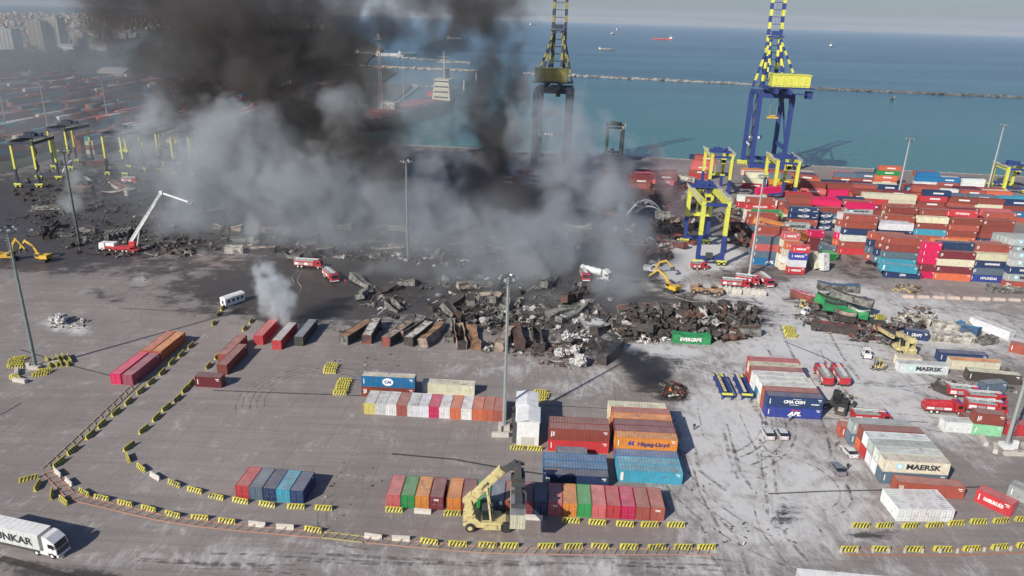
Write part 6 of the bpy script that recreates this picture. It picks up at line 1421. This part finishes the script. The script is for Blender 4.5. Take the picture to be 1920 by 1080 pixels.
# ---------------------------------------------------------------- breakwaters, ships, town
def breakwater(a, b, wdt, label, seed, h=2.2, m=None, n=None):
    o = thing('breakwater', label, 'breakwater', a); d = b-a; L = d.length; n = n or int(L/5); r_ = random.Random(seed); nrm = Vector((-d.y, d.x, 0)).normalized(); mb = MB()
    mb.k = 0; mb.beam(Vector((0, 0, -1.2)), d+Vector((0, 0, -1.2)), wdt, h+.5)
    for i in range(n):
        p = d*(i/n)+nrm*r_.uniform(-wdt*.6, wdt*.6); s = r_.uniform(1.5, 3.4); mb.blob(p+Vector((0, 0, r_.uniform(-1.6, .6))), (s*1.3, s, s*.6), i, .3, 1, r_.choice([0, 0, 1]))
    mb.build('rock_bank', m or [P('breakwater_rock', (.30, .28, .26), .9, var=.4, scale=.1), P('breakwater_dark_rock', (.14, .13, .13), .9)], o); return o
zoff = Vector((0, 0, -1))
breakwater(at(985, 136)+zoff, at(1525, 162)+zoff, 9, 'pale rock breakwater across the bay behind the quay cranes', 1, n=420)
breakwater(at(1521, 164)+zoff, at(1990, 184)+zoff, 9, 'darker rock breakwater running on to the right edge', 2, n=420, m=[P('wet_rock', (.15, .14, .135), .9, var=.4, scale=.1), P('dark_rock', (.08, .08, .08), .9)])
breakwater(at(640, 121)+zoff, at(895, 131)+zoff, 6, 'thin sand coloured breakwater of the little harbour', 3, n=160, m=[P('sand_rock', (.42, .34, .24), .9), P('sand_rock_dark', (.25, .2, .16), .9)])
breakwater(at(745, 106)+zoff, at(884, 117)+zoff, 6, 'farther pale mole of the little harbour', 4, n=120)
breakwater(at(700, 157)+zoff, at(868, 163)+zoff, 3, 'low jetty line behind the bulk carrier', 5, n=40)
for i, (x, y) in enumerate([(870, 164), (893, 148)]):
    o = thing('beacon', ['white beacon at the end of the low jetty', 'white beacon standing in the water beyond the jetty'][i], 'beacon', at(x, y)+Vector((0, 0, -2))); mb = MB(); mb.cyl((0, 0, 0), (0, 0, 9), 1.4, .9); mb.build('tower', M_WHT, o); mb = MB(); mb.cyl((0, 0, 9), (0, 0, 11), 1.1, .3); mb.build('lantern', M_WHT, o)
def hull(mb, L, B, D, z0=-2.):
    n = 14; V = []; F = []
    for i in range(n+1):
        t = i/n; x = -L/2+t*L; b = B/2*(min(1, (1-t)*4.2)**.6 if t > .76 else (min(1, (t+.05)*7)**.5)); fl = D+(.25*D*max(0, (t-.8)*5)**2)
        V += [(x-(0 if t < .9 else 0), -b*.85, z0), (x+(t > .95)*L*.02, -b, z0+fl), (x+(t > .95)*L*.02, b, z0+fl), (x, b*.85, z0)]
    for i in range(n):
        a = i*4; F += [(a, a+4, a+5, a+1), (a+2, a+6, a+7, a+3), (a+1, a+5, a+6, a+2)]
    F += [(0, 1, 2, 3), (n*4+3, n*4+2, n*4+1, n*4)]
    mb.add(V, F)
def ship(p, rz, label, L, B, D, hullc, deckc, sup=(.72, .70, .62), supL=.12, cargo=None, masts=2, aft=True, supH=10, wf=.42, oy=0):
    o = thing('ship', label, 'ship', p, rz, 'ships on the sea'); mb = MB(); hull(mb, L, B, D); hm = P('hull_paint', hullc, .6, dirt=(.15, .1, .08), dirt_amt=.15, dirt_scale=.1); mb.build('hull', hm, o)
    z = D-2+.1; x0 = -L*.44 if aft else -L*.1; sm = P('superstructure_paint', sup, .6)
    mb = MB(); mb.bb(-L*.30, L*.36, -B*.40, B*.40, z-.3, z+1.2)
    for i in range(7): mb.bb(-L*.28+i*L*.09, -L*.28+i*L*.09+L*.07, -B*.3, B*.3, z+1.2, z+2.2)
    mb.build('hatch_covers', P('deck_paint', deckc, .7, dirt=(.15, .08, .07), dirt_amt=.2, dirt_scale=.1), o)
    mb = MB()
    for k in range(4): mb.bb(x0+k*.3, x0+L*supL-k*.5, -B*wf+k*.6, B*wf-k*.6, z+supH*.25*k, z+supH*.25*(k+1)-.3); mb.bb(x0-.1, x0+L*supL+.1-k*.4, -B*wf-.2+k*.6, B*wf+.2-k*.6, z+supH*.25*(k+1)-.3, z+supH*.25*(k+1))
    mb.xf(Matrix.Translation((0, oy, 0))); mb.build('superstructure', sm, o)
    mb = MB()
    for k in range(4): mb.bb(x0+L*supL-k*.5-.05, x0+L*supL-k*.5+.08, -B*wf*.8, B*wf*.8, z+supH*.25*k+supH*.1, z+supH*.25*k+supH*.17)
    mb.xf(Matrix.Translation((0, oy, 0))); mb.build('window_band', M_GLASS, o)
    mb = MB(); mb.cyl((x0+2, 0, z+supH), (x0+2, 0, z+supH*1.45), L*.015, n=8); mb.xf(Matrix.Translation((0, oy, 0))); mb.build('funnel', hm, o)
    for k in range(masts):
        mb = MB(); xm = x0+L*supL*.5 if k == 0 else L*.40; zz = z+(supH if k == 0 else 0); H = supH*(1.3 if k == 0 else .9); mb.beam((xm, 0, zz), (xm, 0, zz+H), .5 if L > 100 else min(.35, L*.02)); mb.beam((xm, -B*.22, zz+H*.6), (xm, B*.22, zz+H*.6), .3); mb.beam((xm, -B*.14, zz+H*.8), (xm, B*.14, zz+H*.8), .25); (k == 0) and mb.xf(Matrix.Translation((0, oy, 0))); mb.build('mast', sm, o)
    return o
S = ship(at(768, 205)+Vector((2, -50, 0)), R(-105), 'large dull red bulk carrier berthed left of the smoke with cream bridge', 205, 34, 9, (.05, .035, .04), (.30, .09, .09), (.62, .57, .40), supL=.08, supH=19, wf=.26, oy=6)
mb = MB(); mb.bb(-98, -92, -16, 1, 7.5, 12.5)
for k in range(6): mb.bb(-98.2, -91.8, -16+k*3, -15.8+k*3, 7.4, 12.7)
mb.build('deck_cargo', P('ship_red', (.45, .05, .08), .6), S)
mb = MB(); mb.bb(20, 32, -6, 6, 7.5, 14.5); [mb.bb(19.8, 32.2, -5+k*3, -4+k*3, 7.4, 14.7) for k in range(4)]; mb.build('deck_crane_house', M_SWHT, S)
for nm, x, y, rz, L, hc, dc, kw in [
    ('white and dark coaster closest to the dark quay crane on the open sea', 1136, 93, -3, 50, (.12, .13, .12), (.4, .35, .3), {}),
    ('long red tanker with white bridge in mid sea', 1243, 74, -178, 104, (.5, .06, .07), (.55, .2, .2), {}),
    ('small white ship seen end-on left of the red tanker', 1149, 64, 70, 80, (.1, .1, .12), (.4, .4, .4), {}),
    ('tiny white ship just beyond the end-on white one', 1159, 56, 60, 90, (.5, .5, .5), (.4, .4, .4), {}),
    ('white ship right of the banded quay crane', 1558, 87, 65, 80, (.06, .07, .1), (.5, .5, .5), {}),
    ('pale ship near the horizon at the left of the open sea', 999, 47, 60, 150, (.6, .6, .6), (.5, .5, .5), {}),
    ('faint white vessel on the far horizon left of another', 1560, 52.5, 30, 260, (.7, .7, .7), (.6, .6, .6), {}),
    ('faint white vessel on the far horizon at right', 1686, 56, 30, 200, (.7, .7, .7), (.6, .6, .6), {}),
    ('hazy launch beyond the smoke gap', 852, 72, 10, 60, (.6, .6, .6), (.5, .5, .5), {}),
    ('dark tug at the harbour mole', 762, 101, 5, 40, (.05, .1, .08), (.2, .2, .2), {}),
    ('white moored boat beside the lattice mast', 730, 103, 8, 60, (.7, .7, .7), (.6, .6, .6), {}),
    ('dark moored barge left of the lattice mast', 690, 101, 4, 60, (.1, .1, .1), (.2, .2, .2), {}),
    ('dark patrol boat trailing a wake inside the bay', 1673, 185, -170, 5, (.05, .06, .07), (.1, .1, .1), {}),
]:
    k_ = 1.0; ship(at(x, y)+Vector((0, 0, 0)), R(rz), nm, L, L*.17, max(2.6, L*.055), hc, dc, supH=max(1.4, L*.09), supL=.14, **kw)
# the red and white lattice mast --------------------------------------
def lattice(px, py, H, label):
    o = thing('lattice_mast', label, 'radio mast', at(px, py)); Rm, Wm = P('mast_red', (.40, .20, .20), .6), M_SWHT
    mb = MB(); n = 20; w0, w1 = 1.5, .8
    for i in range(n):
        z0, z1 = H*i/n, H*(i+1)/n; a, b = w0+(w1-w0)*i/n, w0+(w1-w0)*(i+1)/n; mb.k = (i//2) % 2
        c0 = [(-a, -a, z0), (a, -a, z0), (a, a, z0), (-a, a, z0)]; c1 = [(-b, -b, z1), (b, -b, z1), (b, b, z1), (-b, b, z1)]
        for j in range(4): mb.beam(c0[j], c1[j], .2); mb.beam(c0[j], c1[(j+1) % 4], .12); mb.beam(c1[j], c1[(j+1) % 4], .12)
    mb.build('tower', [Rm, Wm], o)
    mb = MB(); mb.box((0, 0, H), (6, 4, .4)); mb.box((0, 0, H+2.2), (2.5, 2.5, 4)); mb.beam((0, 0, H+4), (0, 0, H+9), .3)
    for k in (-4, 4): mb.beam((k, 0, H), (k, 0, H+1.5), .3)
    mb.build('platform', Wm, o)
lattice(715, 226, 63, 'red and white lattice radio mast rising out of the smoke')
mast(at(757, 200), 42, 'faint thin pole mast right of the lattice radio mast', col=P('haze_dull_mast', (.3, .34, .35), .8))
# town ----------------------------------------------------------------
WALLS = [P('plaster_'+n, c, .85, var=.12, scale=.08, dirt=(.2, .2, .19), dirt_amt=.1, dirt_scale=.1) for n, c in (('cream', (.50, .46, .38)), ('white', (.58, .58, .56)), ('pink', (.46, .34, .30)), ('ochre', (.45, .37, .25)), ('grey', (.35, .37, .38)))]
WN = ['cream', 'white', 'pinkish', 'ochre', 'grey']; ROOFS = [P('roof_tile', (.32, .12, .07), .85, var=.3), P('roof_grey', (.30, .30, .29), .85)]
def house(p, rz, w, d, h, label, wm, rm, group, storeys=None, detail=True):
    o = thing('apartment_block' if h > 14 else 'town_house', label, 'building', p, rz, group); mb = MB(); mb.bb(-w/2, w/2, -d/2, d/2, 0, h); wall = mb
    mb = MB()
    if h > 14: mb.bb(-w/2-.3, w/2+.3, -d/2-.3, d/2+.3, h, h+.8); mb.bb(-w*.15, w*.2, -d*.2, d*.2, h+.8, h+3.5)
    else: mb.prism([(-d/2-.4, h), (0, h+d*.2), (d/2+.4, h)], -w/2-.4, w/2+.4, M=Matrix.Rotation(R(90), 4, 'Z'))
    mb.build('roof', rm, o)
    st = storeys or max(1, int(h/3.1)); nb = max(2, int(w/4)); mb = wall; mb.k = 1
    for s in range(st):
        z = 1.1+s*h/st
        for i in range(nb):
            x = -w/2+(i+.5)*w/nb; mb.bb(x-w/nb*.28, x+w/nb*.28, -d/2-.06, -d/2+.02, z, z+1.5)
        for i in range(max(1, int(d/5))): y = -d/2+(i+.5)*d/max(1, int(d/5)); mb.bb(w/2-.02, w/2+.06, y-.9, y+.9, z, z+1.5)
    if h > 14:
        mb.k = 2
        for s in range(st):
            z = .4+s*h/st
            for i in range(0, nb, 2): x = -w/2+(i+.5)*w/nb; mb.bb(x-w/nb*.45, x+w/nb*.45, -d/2-1.3, -d/2-.07, z, z+.9)
    mb.build('wall', [wm, M_GLASS, M_CONC], o)
    return o
def town():
    r_ = random.Random(3); spec = [(12, 106, 60, 16, 42, 'long white slab block of many storeys at the left edge'), (78, 92, 26, 18, 50, 'pair-striped tower block left of the second tower'), (112, 92, 26, 20, 56, 'tallest grey and white tower block in the haze'), (150, 84, 30, 16, 26, 'pinkish block right of the tallest tower'), (168, 92, 34, 14, 20, 'low pale block with dark windows before the town'), (130, 98, 40, 12, 12, 'pale hall at the foot of the tall tower'), (235, 70, 20, 14, 30, 'slim block fading into the smoke')]
    for i, (x, y, w, d, h, l) in enumerate(spec): house(at(x, y), R(r_.uniform(-25, 10)), w, d, h, l, WALLS[(i*2+1) % 5], ROOFS[1], 'tower blocks of the town')
    o = house(at(222, 148), R(-14), 36, 22, 9, 'cream warehouse with pale roof beyond the far container rows', WALLS[0], M_SWHT, 'tower blocks of the town')
    n = 0; seen = {}
    kinds = ['square', 'broad', 'narrow', 'long', 'tall', 'low', 'squat', 'slim', 'deep', 'plain', 'weathered', 'boxy']
    while n < 60:
        x, y = r_.uniform(-5, 330), 28+r_.random()**1.3*68
        if y > 60 and x > 210: continue
        p = at(x, y); w = r_.uniform(12, 30); h = r_.choice([9, 12, 12, 16, 19, 22]); k = r_.randrange(5); rm = r_.choice([0, 0, 1])
        zone = 'near the trees' if y > 75 else ('mid town' if y > 50 else 'near the hazy horizon')
        l = f'{kinds[n % 12]} {WN[k]} block with {["tiled", "flat grey"][rm]} roof {zone}, {["left", "centre", "smoky side"][min(2, int(x/110))]}'
        if l in seen: continue
        seen[l] = 1; house(p, R(r_.uniform(-40, 40)), w*(1.3 if y < 50 else 1), r_.uniform(10, 16), h, l, WALLS[k], ROOFS[rm], 'houses of the town'); n += 1
    mb = MB()
    for i in range(1500):
        x, y = r_.uniform(-60, 620), 25+r_.random()**1.2*50
        if y > 55 and x > 260: continue
        p = at(x, y) if y > 24 else None; w = r_.uniform(9, 24); h = r_.choice([7, 10, 13, 16]); b = MB(); b.bb(-w/2, w/2, -6, 6, 0, h, r_.randrange(5)); b.prism([(-6.5, h), (0, h+2.5), (6.5, h)], -w/2-.3, w/2+.3, 5 if r_.random() < .7 else 4, Matrix.Rotation(R(90), 4, 'Z')); b.xf(Matrix.Translation(p) @ Matrix.Rotation(r_.uniform(-.7, .7), 4, 'Z')); n0 = len(mb.v); mb.v += b.v; mb.f += [tuple(q+n0 for q in f) for f in b.f]; mb.m += b.m
    tag(mb.build('distant_town', WALLS+[ROOFS[0]]), 'mass of small hazy houses reaching to the horizon', 'town', kind='stuff')
town()
# trees -----------------------------------------------------------------
M_LEAF = P('leaf_green', (.045, .085, .04), .8, var=.5, scale=.15); M_LEAF2 = P('leaf_dark_green', (.03, .06, .035), .8, var=.5, scale=.15); M_BARK = P('bark', (.10, .07, .05), .9)
def crown_mesh(seed, conifer=False):
    r_ = random.Random(seed); mb = MB()
    for i in range(230):
        if conifer: z = r_.random(); rad = (1-z)*.42*math.sqrt(r_.random()); zc = .15+z*.85
        else:
            while True:
                q = Vector((r_.uniform(-1, 1), r_.uniform(-1, 1), r_.uniform(-1, 1)))
                if .45 < q.length < 1 and mnoise.noise(q*1.6+Vector((seed*5, 0, 0))) > -.22: break
            rad = None
        t = r_.uniform(0, 6.28); c = Vector((rad*math.cos(t), rad*math.sin(t), zc)) if conifer else Vector((q.x*.5, q.y*.5, .62+q.z*.38))
        M = Matrix.Rotation(r_.uniform(0, 6.28), 3, 'Z') @ Matrix.Rotation(r_.uniform(0, 3.14), 3, 'X'); s = r_.uniform(.05, .12)
        mb.add([M @ Vector((-s, 0, 0))+c, M @ Vector((0, -s*.6, 0))+c, M @ Vector((s, 0, .02))+c, M @ Vector((0, s*.7, 0))+c], [(0, 1, 2, 3)], 0 if r_.random() < .6 else 1)
    return mb.mesh('crown', [M_LEAF, M_LEAF2])
CR = [crown_mesh(i, i == 2) for i in range(4)]
tb = MB(); tb.cyl((0, 0, 0), (0, 0, .5), .03, .018, 6)
for k in range(4): tb.cyl((0, 0, .35+.03*k), (.2*math.cos(k*1.6), .2*math.sin(k*1.6), .6), .012, .005, 5)
TRK = tb.mesh('trunk', [M_BARK])
def trees():
    r_ = random.Random(9); n = 0; F = MB()
    cand = [(r_.uniform(-10, 330), r_.gauss(124, 10)) for i in range(520)]; cand = sorted(cand[:95])+cand[95:]; kc = {}
    for x, y in cand:
        if not 104 < y < 150 or (190 < x < 260 and y > 138): continue
        p = at(x, y); s = r_.uniform(9, 17); k = r_.randrange(4)
        if n < 70:
            o = thing('tree', f'{["rounded", "spreading", "pointed", "dense"][k]} dark green tree in the hazy belt behind the far container rows', 'tree', p, r_.uniform(0, 6), 'trees behind the far container rows')
            for nm, me in (('trunk', TRK), ('crown', CR[k])): c = link(nm, me, o); c.scale = (s, s, s)
            n += 1
        else:
            cm = CR[k]; b = MB(); b.add([v.co*s for v in cm.vertices], [tuple(f.vertices) for f in cm.polygons]); b.m = [f.material_index for f in cm.polygons]; b.xf(Matrix.Translation(p)); n0 = len(F.v); F.v += b.v; F.f += [tuple(q+n0 for q in f) for f in b.f]; F.m += b.m
    tag(F.build('wood', [M_LEAF, M_LEAF2]), 'dark green wood between the town and the container rows', 'wood', kind='stuff')
trees()
# slim poles in the far left yard
for i, (x, y) in enumerate([(12, 238), (92, 250), (205, 243), (395, 262)]):
    mast(at(x, y), 34, f'{["hazy light pole at the far left edge", "hazy light pole amid the far rows", "hazy light pole above the yellow gantry legs", "dim light pole in the dark smoke"][i]}', heads=4)
# ---------------------------------------------------------------- haze
def haze():
    mb = MB(); mb.bb(-33000, 33000, -300, 30500, -6, 420)
    m = bpy.data.materials.new('haze_air'); m.use_nodes = True
    N, L = m.node_tree.nodes, m.node_tree.links; N.remove(N['Principled BSDF'])
    pv = N.new('ShaderNodeVolumePrincipled'); pv.inputs['Color'].default_value = (.86, .92, 1, 1); pv.inputs['Density'].default_value = 0.000028; pv.inputs['Anisotropy'].default_value = .0
    L.new(pv.outputs[0], N['Material Output'].inputs['Volume'])
    tag(mb.build('haze', m), 'thin pale blue haze lying over the yard, the sea and the town', 'haze', kind='stuff')
haze()
# ---------------------------------------------------------------- smoke
def smoke(name, blobs, label, color, density, aniso=.2, res=1.6, warp=14, wscale=.028, rough=1.0, erode=.85, absorb=None, dscale=.06, step=2.5, lobe=0., lscale=.05):
    """closed box of air whose density grid is grown from billows (centre, radii, strength)"""
    lo = Vector((1e9,)*3); hi = Vector((-1e9,)*3)
    for c, r, a in blobs:
        for i in range(3):
            lo[i] = min(lo[i], c[i]-r[i]*1.14-warp*.7); hi[i] = max(hi[i], c[i]+r[i]*1.14+warp*.7)
    lo.z = max(lo.z, 0.02)
    mb = MB(); mb.bb(lo.x, hi.x, lo.y, hi.y, lo.z, hi.z)
    m = bpy.data.materials.new(name); m.use_nodes = True
    N, L = m.node_tree.nodes, m.node_tree.links
    N.remove(N['Principled BSDF']); out = N['Material Output']
    pv = N.new('ShaderNodeVolumePrincipled'); pv.inputs['Color'].default_value = (*color, 1); pv.inputs['Anisotropy'].default_value = aniso
    pv.inputs['Density'].default_value = density; pv.inputs['Density Attribute'].default_value = 'density'
    if absorb: pv.inputs['Absorption Color'].default_value = (*absorb, 1)
    L.new(pv.outputs[0], out.inputs['Volume'])
    m.cycles.volume_step_rate = step
    o = mb.build(name, m); tag(o, label, 'smoke', kind='stuff')
    g = bpy.data.node_groups.new(name, 'GeometryNodeTree')
    g.interface.new_socket('Geometry', in_out='INPUT', socket_type='NodeSocketGeometry')
    g.interface.new_socket('Geometry', in_out='OUTPUT', socket_type='NodeSocketGeometry')
    n, l = g.nodes, g.links
    go = n.new('NodeGroupOutput')
    vc = n.new('GeometryNodeVolumeCube'); vc.inputs['Min'].default_value = lo; vc.inputs['Max'].default_value = hi
    for i, a in enumerate('XYZ'): vc.inputs['Resolution '+a].default_value = max(8, int((hi[i]-lo[i])/res))
    pos = n.new('GeometryNodeInputPosition').outputs[0]
    def noise(scale, detail, src, rg=.55):
        t = n.new('ShaderNodeTexNoise'); t.inputs['Scale'].default_value = scale; t.inputs['Detail'].default_value = detail; t.inputs['Roughness'].default_value = rg
        l.new(src, t.inputs['Vector']); return t
    def vm(op, a, b=None, sc_=None):
        t = n.new('ShaderNodeVectorMath'); t.operation = op
        if hasattr(a, 'links'): l.new(a, t.inputs[0])
        else: t.inputs[0].default_value = a
        if b is not None:
            if hasattr(b, 'links'): l.new(b, t.inputs[1])
            else: t.inputs[1].default_value = b
        if sc_ is not None: t.inputs['Scale'].default_value = sc_
        return t
    def ma(op, *a, clamp=False):
        t = n.new('ShaderNodeMath'); t.operation = op; t.use_clamp = clamp
        for i, q in enumerate(a):
            if hasattr(q, 'links'): l.new(q, t.inputs[i])
            else: t.inputs[i].default_value = q
        return t.outputs[0]
    wn = noise(wscale, 2, pos)
    wv = vm('SCALE', vm('SUBTRACT', wn.outputs['Color'], (.5, .5, .5)).outputs[0], sc_=warp*2.0).outputs[0]
    p = vm('ADD', pos, wv).outputs[0]
    acc = None
    for c, r, a in blobs:
        r = [q*1.16 for q in r]
        d = vm('LENGTH', vm('DIVIDE', vm('SUBTRACT', p, tuple(c)).outputs[0], tuple(r)).outputs[0]).outputs['Value']
        e = ma('MULTIPLY', ma('SUBTRACT', 1.0, d, clamp=True), a)
        acc = e if acc is None else ma('SMOOTH_MAX', acc, e, .04)
    fb = noise(dscale, 5, p, .62).outputs[0]
    t = ma('SUBTRACT', fb, .5)
    t = ma('MULTIPLY', t, erode*2)
    e = ma('ADD', acc, t)
    if lobe:      # rounded billows
        vo = n.new('ShaderNodeTexVoronoi'); vo.feature = 'F1'; vo.inputs['Scale'].default_value = lscale; vo.inputs['Detail'].default_value = 1.5; vo.inputs['Roughness'].default_value = .55; l.new(p, vo.inputs['Vector'])
        e = ma('ADD', e, ma('MULTIPLY', ma('SUBTRACT', .5, vo.outputs['Distance']), lobe))
    mr = n.new('ShaderNodeMapRange'); mr.interpolation_type = 'SMOOTHSTEP'
    mr.inputs[1].default_value = .12; mr.inputs[2].default_value = .12+.45*rough; l.new(e, mr.inputs[0])
    soft = ma('MULTIPLY', mr.outputs[0], ma('MULTIPLY', ma('SUBTRACT', acc, .09, clamp=True), 3.6, clamp=True))
    l.new(soft, vc.inputs['Density'])
    sm = n.new('GeometryNodeSetMaterial'); sm.inputs['Material'].default_value = m
    l.new(vc.outputs[0], sm.inputs['Geometry']); l.new(sm.outputs[0], go.inputs[0])
    md = o.modifiers.new('billows', 'NODES'); md.node_group = g
    return o
def B(px, py, Y, rx, ry, rd, a=1.0):
    c = atY(px, py, Y); k = (c.y*math.cos(PITCH)+(CAM_H-c.z)*math.sin(PITCH))/F_PX
    return (c, (rx*k, rd, ry*k), a)
smoke('black_smoke', [B(470, 60, 330, 270, 180, 45), B(320, 0, 335, 230, 140, 35, .8), B(560, 180, 315, 190, 150, 36), B(650, 60, 325, 120, 120, 30, .85), B(660, 270, 300, 130, 120, 26, .95), B(740, 60, 340, 90, 110, 24, .6), B(718, 335, 285, 70, 95, 20),
      B(235, 85, 345, 160, 130, 28, .55), B(380, 190, 320, 150, 110, 28, .7), B(870, 10, 360, 170, 120, 32, .8), B(930, 180, 355, 85, 160, 26, .9), B(915, 310, 330, 110, 120, 28, .85), B(980, 400, 290, 120, 80, 20, .9), B(870, 400, 290, 80, 60, 18, .7), B(560, 440, 280, 90, 50, 16, .5)],
      'thick black smoke column rising from the burning containers and leaning left', (.215, .20, .195), .082, res=1.35, erode=1.15, rough=.55, warp=15, wscale=.036, dscale=.055, lobe=.5, lscale=.05)
PALE = (.73, .785, .825)
smoke('grey_smoke', [B(450, 290, 295, 190, 130, 30), B(560, 350, 285, 170, 130, 28), B(400, 410, 280, 130, 100, 22, .85), B(640, 200, 302, 100, 80, 22, .7), B(290, 250, 315, 150, 110, 30, .55),
      B(620, 440, 268, 170, 75, 22, .9), B(790, 410, 270, 170, 90, 24), B(900, 470, 255, 150, 80, 22, .9), B(1030, 460, 248, 140, 100, 22), B(1130, 430, 258, 80, 150, 20, .9), B(1070, 290, 290, 90, 130, 22, .95), B(1000, 240, 330, 80, 120, 22, .95), B(740, 300, 300, 110, 80, 22, .75), B(1180, 430, 245, 60, 120, 16, .8), B(930, 560, 214, 200, 46, 11, .75), B(1130, 555, 213, 100, 48, 11, .75), B(1195, 440, 245, 60, 110, 15, .75), B(1140, 340, 280, 60, 90, 15, .7), B(720, 520, 232, 150, 36, 12, .65), B(820, 320, 300, 110, 100, 22, .7),
      B(960, 520, 234, 190, 65, 18, .8), B(1100, 530, 224, 120, 55, 15, .8), B(1160, 480, 236, 80, 90, 15, .8), B(1185, 310, 295, 45, 100, 13, .7), B(1130, 250, 300, 60, 70, 14, .6)],
      'pale grey smoke drifting low across the burnt yard', PALE, .054, res=1.1, erode=1.3, rough=.55, warp=14, wscale=.042, dscale=.066, lobe=.6, lscale=.065)
smoke('thin_smoke', [B(640, 440, 258, 360, 150, 26, .8), B(900, 480, 240, 360, 130, 24, .9), B(1110, 470, 240, 160, 160, 22, .9), B(470, 490, 250, 160, 80, 20, .7), B(800, 190, 540, 150, 110, 50, .75), B(1010, 320, 355, 170, 110, 36, .8), B(400, 330, 300, 260, 160, 40, .7)],
      'thin pale veil of smoke spread over the burnt yard and the berth', (.70, .74, .77), .016, res=2.6, warp=16, erode=.9, dscale=.04)
smoke('thin_smoke', [B(120, 290, 420, 360, 180, 80, .8), B(60, 100, 600, 340, 170, 120, .8), B(330, 370, 320, 280, 130, 40, .7), B(180, 400, 290, 160, 80, 20, .5), B(280, 120, 500, 200, 120, 60, .7)],
      'thin blue grey smoke veiling the far rows and ruins at left', (.50, .56, .58), .0085, res=4, warp=20, erode=.7, dscale=.03)
smoke('smoke_plume', [B(526, 590, 186, 38, 24, 2.8), B(518, 565, 187, 42, 38, 3.6), B(508, 535, 189, 46, 34, 4.4, .85), B(496, 505, 191, 44, 26, 4.6, .55)],
      'small white plume rising from the scorched red container pair', (.9, .95, .97), .45, res=.42, warp=3.0, wscale=.16, dscale=.3, step=2, erode=1.2)
smoke('smoke_plume', [B(1240, 722, 157, 28, 18, 2.5), B(1212, 700, 161, 40, 24, 3.5), B(1175, 668, 167, 46, 26, 4, .9), B(1140, 640, 172, 50, 28, 4, .75)],
      'low black plume trailing off the small burning heap', (.15, .15, .16), .22, res=.5, warp=3, wscale=.13, dscale=.22, step=2, erode=1.2)
smoke('smoke_plume', [B(1256, 330, 330, 34, 40, 8), B(1268, 380, 322, 34, 40, 8, .9), B(1230, 300, 345, 34, 40, 9, .8)],
      'pinkish smoke puff left of the gantry cranes', (.88, .72, .72), .07, res=1, warp=6, wscale=.06, dscale=.12)
smoke('smoke_plume', [B(130, 385, 300, 26, 30, 5), B(140, 340, 305, 24, 40, 5, .8), B(480, 430, 262, 20, 40, 5, .9)],
      'faint white wisps among the ruined rows at left', (.85, .9, .9), .12, res=1, warp=5, wscale=.08, dscale=.16)
smoke('smoke_plume', [B(985, 500, 236, 38, 34, 5), B(1010, 515, 232, 30, 26, 4, .8), B(1180, 545, 222, 50, 24, 5, .7), B(1060, 600, 203, 150, 30, 7, .7), B(1240, 575, 208, 60, 22, 5, .6)],
      'yellowish white steam over the wet black ground', (.88, .87, .83), .08, res=.9, warp=5, wscale=.08, dscale=.16)
